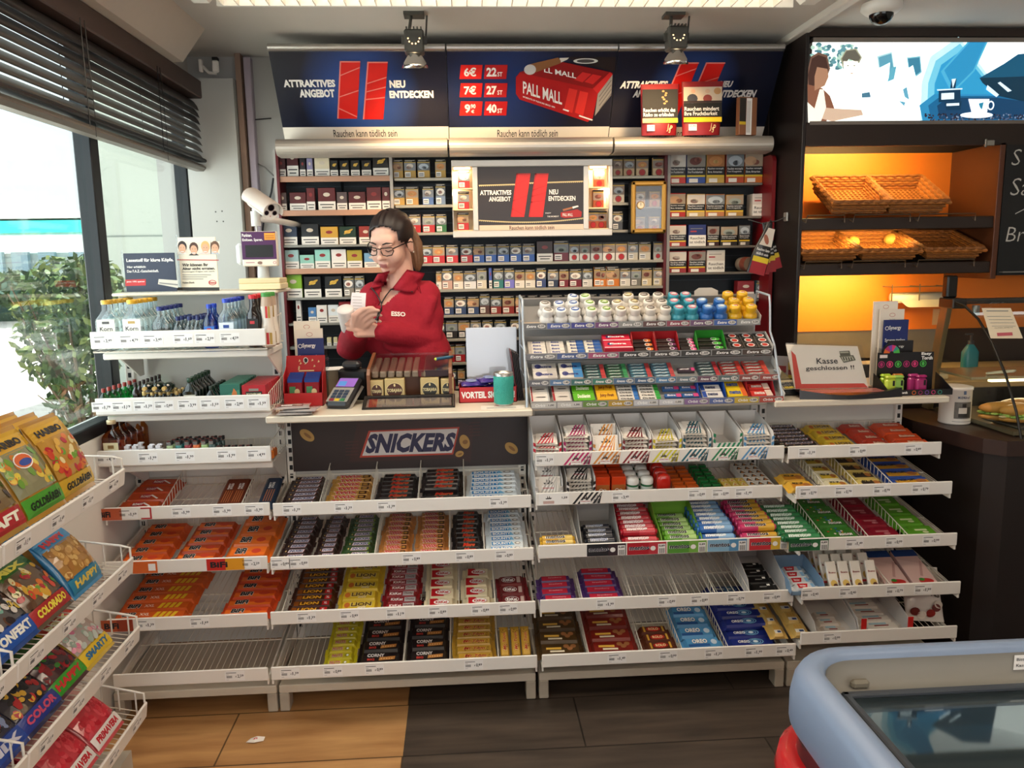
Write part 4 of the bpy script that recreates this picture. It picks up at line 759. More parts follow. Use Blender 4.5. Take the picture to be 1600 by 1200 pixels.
# ================================================================== SWEETS
def bar_mesh(L,W_,H,base,art=None,fin=.011,rough=.28):
 g=G();B=C(base,rough+.1,coat=.15);S=[]
 for x,w,h in((-L/2,1,.06),(-L/2+fin,.96,.1),(-L/2+fin+.008,.94,1),(0,.96,1.03),(L/2-fin-.008,.94,1),(L/2-fin,.96,.1),(L/2,1,.06)):
  a,b=W_/2*w,H*h;S.append([(x,-a,0),(x,a,0),(x,a,b*.6),(x,a*.72,b),(x,-a*.72,b),(x,-a,b*.6)])
 g.loft(S,B,True,True,False)
 if art:g.M=I4;art(g,L-2*fin-.02,W_*.7,H*1.035)
 return g.mesh('bar')
def otext(g,s,u,v,w,h,col,out,z,bold=.03,shear=0.):g.text(s,u,v,w*1.04,h*1.12,out,z+.0007,bold+.035,shear);g.text(s,u,v,w,h,col,z+.0013,bold,shear)
def a_snick(g,L,W_,z):
 g.poly([(-L*.34,-W_*.46),(L*.44,-W_*.46),(L*.5,W_*.46),(-L*.28,W_*.46)],C('#b03a2a',.4),z+.0003);g.poly([(-L*.32,-W_*.4),(L*.43,-W_*.4),(L*.48,W_*.4),(-L*.27,W_*.4)],C('#e6e4ea',.4),z+.0006);g.text('SNICKERS',L*.08,0,L*.7,W_*.66,C('#1d2160',.4),z+.001,.04,.2);g.ell(-L*.43,0,L*.03,W_*.25,C('#c9a46a',.5),z+.0005,8)
def a_snick2(g,L,W_,z):a_snick(g,L,W_*.8,z);g.text('+2',-L*.4,0,L*.1,W_*.4,PW,z+.001,.03);[g.ell(L*(-.3+.2*k),-W_*.6,L*.025,W_*.1,C('#c9a46a',.5),z+.0005,8)for k in range(4)]
def a_hazel(g,L,W_,z):a_snick(g,L,W_,z);g.ell(L*.46,0,L*.05,W_*.4,C('#7a9a3a',.5),z+.0012,8)
def a_twix(g,L,W_,z):g.rect(L*.28,-W_*.5,L*.5,W_*.5,C('#3a1c12',.3),z+.0003);otext(g,'TWIX',-L*.1,0,L*.66,W_*.95,C('#c01a22',.35),PW,z,.04);g.ell(L*.38,0,L*.08,W_*.3,C('#b0803a',.3),z+.0006,10)
def a_mars(g,L,W_,z):g.ell(-L*.4,0,L*.06,W_*.4,C('#2a2422',.3),z+.0004,10);otext(g,'Mars',L*.08,0,L*.6,W_*.9,C('#c8241c',.35),C('#c99a5a',.35),z,.03,.25)
def a_bounty(g,L,W_,z):g.rect(-L*.5,-W_*.5,L*.12,W_*.5,C('#2f84c4',.35),z+.0003);g.poly([(L*.12,-W_*.5),(L*.24,-W_*.5),(L*.16,W_*.5),(L*.12,W_*.5)],C('#7ab8dc',.4),z+.0004);g.text('BOUNTY',-L*.16,0,L*.6,W_*.74,PW,z+.001,.04);g.ell(L*.34,0,L*.1,W_*.36,C('#9a948e',.5),z+.0008,10);g.ell(L*.35,0,L*.06,W_*.22,PW,z+.0012,10)
def a_lion(g,L,W_,z):g.rect(L*.3,-W_*.5,L*.5,W_*.5,C('#b3201f',.3),z+.0003);g.rect(-L*.5,-W_*.5,-L*.36,W_*.5,C('#8a4a1a',.3),z+.0003);otext(g,'LION',-L*.06,0,L*.55,W_*.7,C('#e0a02c',.35),C('#2a120c',.4),z,.04,.1);g.text('XL',L*.4,0,L*.1,W_*.5,PW,z+.001,.02)
def a_lionw(g,L,W_,z):otext(g,'LION',L*.08,W_*.04,L*.66,W_*.5,C('#6a4a14',.35),C('#f2e6a0',.4),z,.05);g.ell(-L*.38,0,L*.09,W_*.34,C('#c86a2a',.5),z+.0006,12);g.text('WHITE',L*.1,-W_*.36,L*.26,W_*.16,PW,z+.001,.02)
def a_chunky(g,L,W_,z):g.rect(L*.08,-W_*.5,L*.5,W_*.5,C('#b9b4b4',.3),z+.0003);otext(g,'KitKat',-L*.2,0,L*.46,W_*.66,PW,C('#c2202a',.4),z,.02,.1);g.text('Chunky',L*.29,0,L*.34,W_*.5,C('#5a1a1a',.4),z+.001,.03)
def a_kitkat(g,L,W_,z):g.poly([(-L*.5,-W_*.5),(L*.1,-W_*.5),(L*.0,W_*.1),(-L*.16,W_*.5),(-L*.5,W_*.5)],C('#c01c26',.3),z+.0003);g.ell(L*.04,0,L*.38,W_*.34,C('#c01c26',.3),z+.0006,20);g.ell(L*.04,0,L*.36,W_*.31,PW,z+.001,20);g.text('KitKat',L*.04,0,L*.54,W_*.34,C('#c01c26',.35),z+.0016,.03)
def a_kitdark(g,L,W_,z):g.text('KitKat',-L*.14,0,L*.5,W_*.4,PW,z+.001,.03);g.ring(-L*.14,0,L*.34,W_*.36,.0016,PW,z+.001);g.rect(L*.28,-W_*.4,L*.46,W_*.4,C('#b9a098',.3),z+.0004)
def a_nuts(g,L,W_,z):otext(g,'NUTS',-L*.16,0,L*.5,W_*.62,C('#b81c1c',.35),PW,z,.03);g.ell(L*.3,0,L*.12,W_*.36,C('#a8a02c',.4),z+.0005,12);g.ell(L*.33,0,L*.06,W_*.2,PW,z+.0009,8)
def a_corny(g,L,W_,z):otext(g,'CORNY',-L*.12,W_*.16,L*.52,W_*.36,C('#e6e0dc',.35),C('#4a3a3a',.4),z,.03);g.text('BIG',-L*.26,-W_*.28,L*.22,W_*.24,C('#d8443a',.4),z+.001,.03);g.poly([(-L*.02,-W_*.4),(L*.46,-W_*.3),(L*.48,W_*.06),(0,-W_*.04)],C('#b8793a',.5),z+.0005);[g.ell(L*(.06+.08*k),-W_*.2,L*.025,W_*.08,C('#e0b070',.5),z+.0009,8)for k in range(5)]
def a_tom(g,L,W_,z):otext(g,'Mr.Tom',0,0,L*.68,W_*.5,C('#b3301c',.35),C('#f0d890',.4),z,.03,.25);[g.ell(L*rnd.uniform(-.48,.48),W_*rnd.uniform(-.4,.4),L*.028,W_*.08,C('#7a4a1c',.5),z+.0004,8)for k in range(12)]
def a_straw(g,L,W_,z):g.rect(-L*.5,-W_*.5,L*.42,W_*.5,C('#b8223c',.3),z+.0003);g.text('Strawberry',0,W_*.1,L*.5,W_*.3,C('#f0c0c8',.4),z+.0008,.01)
def a_almond(g,L,W_,z):[g.ell(L*(.16+.1*k),W_*(.2-.24*(k%2)),L*.08,W_*.2,C('#9a6438',.5),z+.0006,10,.5)for k in range(3)];g.rect(-L*.4,-W_*.12,L*.02,W_*.1,C('#e0b04a',.3),z+.0004);g.rect(-L*.3,-W_*.4,L*.1,-W_*.22,C('#e8dcc0',.4),z+.0004)
def a_rolo(g,L,W_,z):g.ell(0,0,L*.3,W_*.42,C('#b3201c',.35),z+.0004,16);g.text('ROLO',0,0,L*.42,W_*.42,C('#f0d8a0',.4),z+.001,.03);g.rect(L*.36,-W_*.5,L*.44,W_*.5,C('#c99a3a',.3),z+.0004);g.rect(-L*.44,-W_*.5,-L*.36,W_*.5,C('#c99a3a',.3),z+.0004)
def a_oreo(g,L,W_,z):g.rect(-L*.5,-W_*.5,L*.2,-W_*.2,C('#2a5a9a',.35),z+.0003);otext(g,'OREO',-L*.1,W_*.1,L*.5,W_*.5,PW,C('#1c3a7a',.4),z,.04);g.ell(L*.36,0,L*.1,W_*.3,C('#c8d8e6',.4),z+.0005,12)
def a_milka(g,L,W_,z):[g.ring(L*.1,0,L*(.08+.06*k),W_*(.2+.12*k),.003,C('#7ab4d8',.35),z+.0004+.0001*k,18)for k in range(3)];g.text('OREO',-L*.2,0,L*.3,W_*.4,PW,z+.0016,.03);g.ell(L*.1,0,L*.06,W_*.16,C('#e6eef4',.4),z+.001,10)
def a_balisto(g,L,W_,z):g.text('Balisto',L*.06,0,L*.6,W_*.42,C('#f0dcc4',.4),z+.0008,.03,.15)
def a_pick(c):
 def a(g,L,W_,z):g.rect(-L*.5,-W_*.5,L*.5,W_*.1,C(c,.4),z+.0003);g.text('PICK UP!',-L*.14,W_*.12,L*.54,W_*.32,INK,z+.001,.04);g.ell(L*.28,-W_*.1,L*.16,W_*.3,C('#a86a34',.5),z+.0007,12)
 return a
def a_bifi(g,L,W_,z):g.poly([(-L*.5,-W_*.5),(L*.5,-W_*.5),(L*.5,-W_*.2),(-L*.5,W_*.2)],C('#e87022',.3),z+.0003);otext(g,'BiFi',-L*.2,0,L*.32,W_*.62,INK,PW,z,.05,.1);g.ell(L*.24,0,L*.14,W_*.26,C('#c23a24',.5),z+.0006,12)
def a_bifixxl(g,L,W_,z):otext(g,'BiFi',-L*.34,0,L*.2,W_*.6,INK,PW,z,.05,.1);g.text('XXL',-L*.1,0,L*.16,W_*.4,C('#f0d0c0',.4),z+.001,.03);[g.poly([(L*(.04+.09*k),-W_*.4),(L*(.1+.09*k),-W_*.4),(L*(.14+.09*k),W_*.4),(L*(.08+.09*k),W_*.4)],C('#e6c02c',.35),z+.0005)for k in range(4)]
def a_party(g,L,W_,z):g.text('PARTY',L*.2,W_*.14,L*.24,W_*.2,PW,z+.0008,.04);g.text('STICKS',L*.2,-W_*.12,L*.24,W_*.2,PW,z+.0008,.04);[g.poly([(-L*.45,W_*(-.36+.2*k)),(L*.02,W_*(-.4+.2*k)),(L*.02,W_*(-.34+.2*k)),(-L*.45,W_*(-.3+.2*k))],C('#c87a4a',.4),z+.0005)for k in range(4)]
def a_roast(g,L,W_,z):g.ell(-L*.05,0,L*.2,W_*.4,C('#b3262a',.35),z+.0005,14);g.text('ROAST',-L*.05,0,L*.28,W_*.36,PW,z+.001,.03);g.poly([(L*.1,W_*.3),(L*.34,-W_*.3),(L*.3,-W_*.4),(L*.06,W_*.2)],PW,z+.0006)
def a_kinder(g,L,W_,z):g.poly([(-L*.5,-W_*.5),(0,-W_*.5),(L*.16,W_*.5),(-L*.5,W_*.5)],C('#c8202a',.35),z+.0003);g.rect(L*.3,-W_*.5,L*.5,W_*.5,C('#8ab4d8',.35),z+.0004);g.text('kinder',-L*.2,0,L*.36,W_*.44,PW,z+.001,.03)
def a_bueno(g,L,W_,z):g.text('Bueno',L*.1,0,L*.36,W_*.34,C('#b3202a',.4),z+.001,.03);g.rect(-L*.5,-W_*.5,-L*.3,W_*.5,C('#7a4a2c',.4),z+.0004);g.ell(-L*.2,0,L*.12,W_*.34,C('#d8b070',.4),z+.0006,10)
def a_yog(g,L,W_,z):g.poly([(-L*.5,-W_*.5),(L*.5,-W_*.5),(L*.5,W_*.0),(-L*.5,-W_*.2)],C('#e6c8c4',.35),z+.0004);g.ell(L*.1,-W_*.24,L*.1,W_*.12,C('#c8302c',.4),z+.0008,10);g.ell(L*.02,-W_*.2,L*.05,W_*.06,C('#4a8a34',.4),z+.001,8);g.rect(-L*.5,W_*.26,L*.5,W_*.5,C('#2c4a8a',.4),z+.0004)
def a_cookie(g,L,W_,z):g.rect(-L*.5,-W_*.5,L*.5,-W_*.14,C('#e2dcd0',.4),z+.0003);[g.ell(L*(-.3+.3*k),W_*.12,L*.12,W_*.22,C('#c89a4a',.5),z+.0006,12)for k in range(3)];g.rect(-L*.1,-W_*.44,L*.4,-W_*.24,C('#1f3a6a',.4),z+.0006)
def a_riegel(g,L,W_,z):g.rect(-L*.25,-W_*.2,L*.25,0,C('#8a2a2c',.4),z+.0006);g.rect(-L*.4,W_*.1,L*.2,W_*.46,C('#9ab8c4',.4),z+.0004)
def a_lic(g,L,W_,z):g.rect(-L*.2,-W_*.1,L*.16,W_*.06,C('#8a8a8a',.4),z+.0006);g.rect(L*.2,W_*.1,L*.36,W_*.4,PW,z+.0005)
def a_mm(g,L,W_,z):
 for k in range(26):g.ell(L*rnd.uniform(-.46,.46),W_*rnd.uniform(-.4,.46),L*.045,L*.045,C(rnd.choice(('#c8342a','#d8a02a','#2a6ab0','#3a8a34','#6a3a1c','#e0d8c8')),.35),z+.0004+.00002*k,10)
 otext(g,'MAOAM',L*.12,-W_*.3,L*.5,W_*.26,PW,C('#1c1c1c',.4),z+.001,.04,.1)
def a_word(c='#b86a70'):return lambda g,L,W_,z:(g.rect(-L*.3,-W_*.08,L*.24,W_*.1,C(c,.4),z+.0006),g.ell(L*.1,-W_*.26,L*.14,W_*.12,C(c,.4),z+.0008,12))
BM={}
def tray(lv,px0,px1,n,pitch,H,base,art,desc,cat,where,tilt=.22,name='chocolate_bar',y0=.012,layers=1,key=None,gap=.004,skew=0.):
 """a pile of n wrapped bars, front to back, on a tilted wire shelf"""
 Y,z=lv['Y'],lv['z'];xa,xb=xat(px0,Y,z),xat(px1,Y,z);L=round(xb-xa-gap,3);W_=(pitch-H*math.sin(tilt))/math.cos(tilt)-.0015
 k=(L,round(W_,4),H,base,key or getattr(art,'__name__',0)+desc)
 if k not in BM:BM[k]=bar_mesh(L,W_,H,base,art)
 sl=math.atan(SL);c=0
 for ly in range(layers):
  for i in range(n-2*ly):
   y=Y+y0+pitch*(i+.5+ly*1.5);zz_=zdeck(lv,y)+W_/2*abs(math.sin(tilt-sl))+.0005+ly*(H+W_*.16)
   lab=f'{desc}, {ORD[i]} from front'+(' of upper layer' if ly else '')+f', {where}'
   solid(name,lab,cat,BM[k],((xa+xb)/2+rnd.uniform(-.004,.004)+skew*i,y,zz_),f'{desc} pile, {where}',(tilt,rnd.uniform(-.015,.015),rnd.uniform(-.028,.028)));c+=1
CB='chocolate bar'
t1='tray under the poster'
tray(B1,432,497,7,.037,.017,'#33201d',a_snick,'brown peanut bar',CB,t1)
tray(B1,502,578,7,.037,.017,'#bd8a3c',a_twix,'golden caramel bar',CB,t1)
tray(B1,582,651,7,.037,.017,'#171011',a_mars,'black nougat bar',CB,t1+', by golden bars')
tray(B1,655,724,7,.037,.017,'#171011',a_mars,'black nougat bar',CB,t1+', by coconut bars',layers=2)
tray(B1,728,818,7,.037,.017,'#dfe6ea',a_bounty,'white and blue coconut bar',CB,t1)
t2='second tray under poster'
tray(B2,429,482,9,.037,.017,'#33201d',a_snick,'brown peanut bar',CB,t2+', first pile')
tray(B2,484,527,9,.037,.017,'#33201d',a_snick,'brown peanut bar',CB,t2+', by green bars')
tray(B2,529,584,9,.037,.017,'#2c4a22',a_hazel,'green hazelnut bar',CB,t2)
tray(B2,587,643,9,.037,.017,'#bd7a3c',a_twix,'golden caramel bar',CB,t2+', by green bars')
tray(B2,645,701,9,.037,.017,'#bd7a3c',a_twix,'golden caramel bar',CB,t2+', by black bars')
tray(B2,704,756,9,.037,.017,'#171011',a_mars,'black nougat bar',CB,t2)
tray(B2,759,828,9,.037,.017,'#dfe6ea',a_bounty,'white and blue coconut bar',CB,t2)
t3='third tray under poster'
tray(B3,443,520,9,.039,.017,'#4a2212',a_lion,'brown and red wafer bar',CB,t3)
tray(B3,522,592,5,.066,.018,'#d9b62c',a_lionw,'broad yellow wafer bar',CB,t3)
tray(B3,593,656,9,.039,.018,'#8c1820',a_chunky,'red and silver wafer bar',CB,t3)
tray(B3,661,716,5,.066,.014,'#e0d2b0',a_kitkat,'broad red and cream wafer',CB,t3+', by silver bars')
tray(B3,720,773,4,.066,.014,'#e0d2b0',a_kitkat,'broad red and cream wafer',CB,t3+', by dark red bars')
tray(B3,778,831,3,.066,.014,'#6a1018',a_kitdark,'broad dark red wafer',CB,t3)
t4='lowest tray under poster'
tray(B4,499,553,9,.04,.017,'#cdbf22',a_nuts,'yellow nut bar',CB,t4)
tray(B4,556,629,5,.07,.02,'#1f1718',a_corny,'broad black muesli bar','muesli bar',t4+', first pile')
tray(B4,632,702,6,.07,.02,'#1f1718',a_corny,'broad black muesli bar','muesli bar',t4+', second pile')
tray(B4,706,778,9,.043,.018,'#c89a34',a_tom,'yellow brown peanut brittle bar',CB,t4)
def endon(lv,pxs,W_,L,H,base,art,desc,cat,where,name='chocolate_bar',lift=.35,dy=.012,rot=0.):
 """bars that lie end on, pointing at the viewer and sloping up towards the back"""
 k=(L,W_,H,base,desc)
 if k not in BM:BM[k]=bar_mesh(L,W_,H,base,art)
 for i,px in enumerate(pxs):
  Y,z=lv['Y'],lv['z'];x=xat(px,Y,z);y=Y+dy+L/2*math.cos(lift)
  R=(Matrix.Rotation(lift,4,'X')@ Matrix.Rotation(PI/2+rot,4,'Z')).to_euler()
  solid(name,f'{desc}, {ORD[i]} from window end, {where}',cat,BM[k],(x,y,zdeck(lv,Y+dy)+L/2*math.sin(lift)+.002),f'{desc} group, {where}',R)
endon(B4,(790,808,824),.032,.15,.016,'#c89a34',a_tom,'yellow peanut brittle bar pointing forward',CB,t4,lift=.45)
# unit C
t='half empty tray'
tray(C3,842,906,4,.044,.018,'#4a2a6a',a_straw,'red and purple strawberry bar',CB,t+', first pile',key='s1');tray(C3,912,980,5,.044,.018,'#4a2a6a',a_straw,'red and purple strawberry bar',CB,t+', second pile',key='s2')
t='lowest biscuit tray'
tray(C4,841,918,4,.075,.02,'#4a3212',a_almond,'brown and gold almond bar',CB,t);tray(C4,922,1002,4,.075,.02,'#7c1c12',a_almond,'red almond chocolate bar',CB,t);tray(C4,1006,1064,3,.05,.024,'#5a2a16',a_rolo,'brown and gold caramel roll',CB,t)
tray(C4,1068,1136,4,.068,.022,'#4f94c6',a_oreo,'pale blue biscuit pack','biscuit pack',t,name='biscuit_pack');tray(C4,1140,1222,7,.055,.02,'#1b2a7c',a_milka,'dark blue chocolate bar',CB,t,layers=2)
# unit D
t='tray under the closed till sign'
tray(D1,1216,1294,7,.037,.018,'#17110f',a_snick2,'broad black peanut bar',CB,t);tray(D1,1296,1352,4,.062,.018,'#d9b62c',a_lionw,'yellow wafer bar',CB,t);tray(D1,1356,1404,4,.062,.018,'#b8341c',a_balisto,'red cereal bar',CB,t);tray(D1,1408,1468,4,.062,.018,'#d64a1c',a_balisto,'orange cereal bar',CB,t)
t='biscuit tray beside the bakery counter'
tray(D2,1234,1284,2,.07,.018,'#d8a83c',a_pick('#c8862c'),'golden biscuit bar','biscuit bar',t,name='biscuit_bar');tray(D2,1294,1340,4,.07,.018,'#d8d0b0',a_pick('#d8b83c'),'white and yellow biscuit bar','biscuit bar',t,name='biscuit_bar');tray(D2,1344,1394,4,.07,.018,'#c8b060',a_pick('#3a3028'),'yellow and black biscuit bar','biscuit bar',t,name='biscuit_bar');tray(D2,1400,1470,4,.07,.018,'#2a4a94',a_pick('#c8922c'),'blue and yellow biscuit bar','biscuit bar',t,name='biscuit_bar')
t='tray with green mint rolls'
tray(D3,1294,1355,4,.09,.02,'#3a7a2c',a_mm,'green bag of coloured chews','sweet bag',t,name='sweet_bag');tray(D3,1361,1418,4,.085,.018,'#8a1428',a_word(),'dark red sweet bag','sweet bag',t,name='sweet_bag');tray(D3,1423,1478,4,.085,.018,'#5a9a24',a_word('#d8e0b0'),'bright green sweet bag','sweet bag',t,name='sweet_bag')
# unit A: sausages
t='top sausage tray'
SS='snack sausage'
tray(A1,172,250,4,.066,.02,'#c24a1a',a_roast,'orange snack sausage pack',SS,t,name='sausage_pack')
endon(A1,(345,362),.055,.2,.016,'#6a2a14',a_party,'brown pretzel stick pack','snack pack',t,name='stick_pack',lift=.3);endon(A1,(412,),.06,.2,.016,'#24344a',a_party,'blue pretzel stick pack','snack pack',t,name='stick_pack',lift=.3)
t='second sausage tray'
tray(A2,178,258,5,.06,.02,'#c8501a',a_bifi,'orange sausage pack',SS,t+', first pile',name='sausage_pack');tray(A2,262,340,5,.06,.02,'#b8441a',a_bifi,'orange sausage pack',SS,t+', middle pile',name='sausage_pack');tray(A2,343,419,4,.085,.024,'#d8681a',a_bifi,'broad orange sausage pack',SS,t,name='sausage_pack')
t='third sausage tray'
tray(A3,166,290,6,.055,.02,'#cf5a1c',a_bifixxl,'long orange sausage pack',SS,t,name='sausage_pack');tray(A3,337,424,6,.055,.02,'#d2481a',a_bifi,'orange sausage pack',SS,t,name='sausage_pack')
# ================================================================== COUNTER TOPS
CT=C('#ded3c0',.35,n=.03,ns=5)
def slab(name,label,x0,x1,y0,y1,z0=1.036,z1=1.06):g=G();g.box(x0,x1,y0,y1,z0,z1,CT,.004);return solid(name,label,'counter',g)
slab('cash_counter','cream cash counter top with the card terminal and cigar case',-.69,.24,2.765,3.22);slab('cash_counter','cream counter top under the gum rack',.245,1.125,2.86,3.3);slab('cash_counter','cream counter top carrying the closed till sign',1.13,1.79,2.80,3.28)
g=G();g.box(-.64,1.5,3.18,3.2,0,1.03,C('#8d8478',.6));solid('counter_screen','grey back panel of the cash counter facing the cashier','counter panel',g)
ZC=1.06
# ---- striped lozenge cartons and their sachets
def sach_mesh(w,d,h,col,bg='#e9e2d8'):
 k=('s',w,d,h,col)
 if k in BM:return BM[k]
 g=G();W_=C(bg,.35,coat=.3);R=[]
 for y,f in((-d/2,.06),(-d/2+.008,.12),(-d/4,.85),(0,1),(d/4,.85),(d/2-.008,.12),(d/2,.06)):
  a,b=w/2,h/2*f;R.append([(-a,y,0),(-a*.8,y,-b),(a*.8,y,-b),(a,y,0),(a*.8,y,b),(-a*.8,y,b)])
 g.loft(R,W_,True,True,False);g.front(-d/2+.0);st=C(col,.4)
 g.M=I4;stripes(g,-w*.38,w*.38,-d*.45,d*.45,st,W_,h*.52,5,.6)
 g.rect(-w*.26,-d*.26,w*.26,d*.02,PAPER,h*.54);g.text("FISHERMAN'S FRIEND",0,-d*.12,w*.46,d*.09,C('#b3202a',.4),h*.57,.02);ship(g,0,d*.16,w*.2,h*.55)
 g.front(-d*.36)
 for q in(-.28,0,.28):g.rect(w*q-w*.08,-h*.1,w*q+w*.08,h*.1,st,.0006)
 BM[k]=g.mesh('sachet');return BM[k]
def carton(lv,px0,px1,col,cw,n,front=.03,text=None,big=0,loose=1.0,deep=.2,side=.085,back=.1):
 Y,z=lv['Y'],lv['z'];x0,x1=xat(px0,Y+.01,z),xat(px1,Y+.01,z);w=x1-x0;y0=Y+.008;zb=zdeck(lv,y0)+.004;sl=SL
 t=thing('display_carton',f'{cw} striped lozenge carton on the '+('tray under the gum rack' if lv is C0 else 'second mint tray'),'display carton',((x0+x1)/2,y0,zb),'lozenge cartons',(math.atan(sl),0,0));W_=C('#e4e0dc',.5);S=C(col,.45)
 g=G();a=w/2;q=.002;g.box(-a,a,0,deep,0,q,W_);g.box(-a,a,deep-q,deep,0,back,W_);g.box(-a,a,0,q,0,front,W_)
 for x in(-a,a-q):g.at(frame((x,0,0),(0,1,0),(0,0,1)));g.prism([(0,0),(deep,0),(deep,back),(.05,side),(.015,side-.006),(0,side-.03)],0,q,W_)
 lpart('carton_box',g,t);g=G();g.front(0)
 stripes(g,-a,a,0,front,S,W_,.0005,6,.5)
 if text:g.rect(-a,0,a,front*.95,C('#e9e2d6',.5),.0012);g.text("FISHERMAN'S FRIEND",0,front*.55,w*.82,.011,C('#b3202a',.4),.002,.03)
 for sx in(-1,1):
  for k in range(2):g.poly([(sx*a,front+.004+.022*k),(sx*(a-.009),front-.002+.022*k),(sx*(a-.009),front+.012+.022*k),(sx*a,front+.016+.022*k)],S,.0006)
 for sx in(-1,1):g.poly([(sx*a,front),(sx*(a-.01),front),(sx*(a-.01),side-.036),(sx*a,side-.03)],W_,.0003)
 lpart('carton_print',g,t)
 for k in range(n):
  h=.0125;yy=.036+.004*k+rnd.uniform(-.004,.006);zz_=.009+k*h+rnd.uniform(0,.001)
  P=t.location+Matrix.Rotation(math.atan(sl),3,'X')@ Vector((rnd.uniform(-.004,.004),yy,zz_))
  solid('lozenge_sachet',f'{cw} striped lozenge sachet, {ORD[k]} from the bottom in its carton','lozenge sachet',sach_mesh(round(w*.84,3),.062,.011,col),P,'sachets in lozenge cartons',(math.atan(sl)+(.06*rnd.random()if k<n-1 else .35),rnd.uniform(-.05,.05),rnd.uniform(-.1,.1)))
 if big:
  for k in range(big):
   P=t.location+Vector((0,.02+.05*k,.045+.032*k));solid('lozenge_sachet',f'{cw} striped lozenge sachet showing its ship, {("front","rear")[k]} of its carton','lozenge sachet',sach_mesh(round(w*.9,3),.07,.01,col),P,'sachets in lozenge cartons',(1.15,0,0))
for a,b,col,cw,n,kw in((833,877,'#c8283c','red',5,dict(text=1)),(880,924,'#a82a66','magenta',7,{}),(926,970,'#dc9440','orange',0,dict(big=2,front=.018)),(972,1017,'#7a2026','dark red',6,{}),(1019,1064,'#d8c838','yellow',5,{}),(1066,1110,'#1f5f70','teal',7,{}),(1113,1158,'#2a8a60','green',1,dict(front=.045)),(1161,1208,'#5a98c8','light blue',6,{})):carton(C0,a,b,col,cw,n,**kw)
carton(C1,836,879,'#b9b4ae','white',0,big=2,front=.012);carton(C1,885,930,'#1c1c1e','black',6)
# ---- second mint tray: tic tac style boxes and tubs
def gridrow(lv,px0,px1,nx,ny,mesh_fn,pitch_y,name,desc,cat,where,y0=.014,tilt=None,grp=None):
 sl=math.atan(SL)if tilt is None else tilt
 for i in range(nx):
  for k in range(ny):
   Y,z=lv['Y'],lv['z'];x0,x1=xat(px0,Y,z),xat(px1,Y,z);w=(x1-x0)/nx;y=Y+y0+pitch_y*(k+.5)
   me,parts_=mesh_fn(w)
   lab=f'{desc}, {ORD[k]} from front'+(f' of {ORD[i]} column' if nx>1 else '')+f', {where}'
   o=solid(name,lab,cat,me,(x0+w*(i+.5),y,zdeck(lv,y)+.001),f'{desc} rows',(sl,0,0))if not parts_ else thing(name,lab,cat,(x0+w*(i+.5),y,zdeck(lv,y)+.001),f'{desc} rows',(sl,0,0))
   if parts_:lpart(parts_[0][0],me,o);[lpart(n_,m_,o)for n_,m_ in parts_]
def cached(k,fn):
 if k not in BM:BM[k]=fn()
 return BM[k]
def tic(w,d,h,col,art):
 def f(w_):
  def mk_():
   g=G();g.box(-w/2,w/2,-d/2,d/2,0,h,C(col,.25,coat=.4),.0015);g.front(-d/2);g.rect(-w*.46,h*.05,w*.46,h*.6,C(art,.35));g.ring(-w*.12,h*.3,w*.16,w*.16,w*.05,PW,.001,12);g.ring(w*.14,h*.3,w*.12,w*.12,w*.04,PW,.001,12);return g.mesh('box')
  return cached(('tic',w,d,h,col),mk_),None
 return f
wh='second mint tray'
gridrow(C1,931,981,2,4,tic(.052,.034,.075,'#d2421a','#a8602a'),.058,'mint_box','orange mint box','mint box',wh)
def tub(r,h,cap,body,lid=True):
 def f(w_):
  a=cached(('tubb',r,body),lambda:G().lathe([(r*.9,0),(r,.004),(r,h*.62),(r*.96,h*.66)],C(body,.2,coat=.5),20).rect(0,0,0,0,PAPER).mesh('tub'))
  b=cached(('tubc',r,cap),lambda:G().lathe([(r*1.04,h*.62),(r*1.06,h*.68),(r*1.05,h*.84),(r*.9,h*.94),(r*.55,h*.985),(.001,h)],C(cap,.3,coat=.3),20).mesh('cap'))
  l=cached(('tubl',r,body),lambda:G().lathe([(r*1.005,h*.2),(r*1.005,h*.5)],C('#cfd8d0',.4),20,caps=False).mesh('label'))
  return a,[('cap',b),('paper_label',l)]
 return f
gridrow(C1,980,1025,2,4,tub(.022,.07,'#e8e8e2','#2a6a44'),.052,'mint_tub','green mint tub with white cap','mint tub',wh)
def redtub(w_):
 return cached(('redtub',),lambda:G().sq([(.02,.014,0),(.026,.018,.004),(.027,.018,.05),(.024,.017,.066),(.014,.01,.076),(.002,.002,.079)],C('#c8281c',.15,coat=.6),20,3).at(frame((0,-.0185,0),(1,0,0),(0,0,1))).rect(-.016,.012,.016,.022,C('#e8b0a0',.3)).mesh('tub')),None
gridrow(C1,1027,1053,1,4,redtub,.052,'mint_tub','rounded red mint tub','mint tub',wh)
gridrow(C1,1055,1096,2,6,tic(.042,.02,.03,'#cc5a1c','#d8823a'),.036,'mint_box','small orange mint box','mint box',wh)
gridrow(C1,1100,1130,2,6,tic(.03,.02,.034,'#1f6a34','#2a8a44'),.036,'mint_box','small green mint box','mint box',wh)
def tri(c1_,c2_):
 def f(w_):
  def mk_():
   g=G();w,d,h=w_*.94,.034,.03;g.box(-w/2,w/2,-d/2,d/2,0,h,C(c1_,.35),.001);g.top(h);g.poly([(-w*.4,-d*.4),(w*.4,-d*.4),(0,d*.4)],C(c2_,.4));g.poly([(-w*.2,-d*.34),(w*.2,-d*.34),(0,d*.1)],C('#d9873a',.4),.001);g.front(-d/2);g.poly([(-w*.4,h*.1),(w*.4,h*.1),(0,h*.8)],C(c2_,.4));return g.mesh('box')
  return cached(('tri',round(w_,3),c1_),mk_),None
 return f
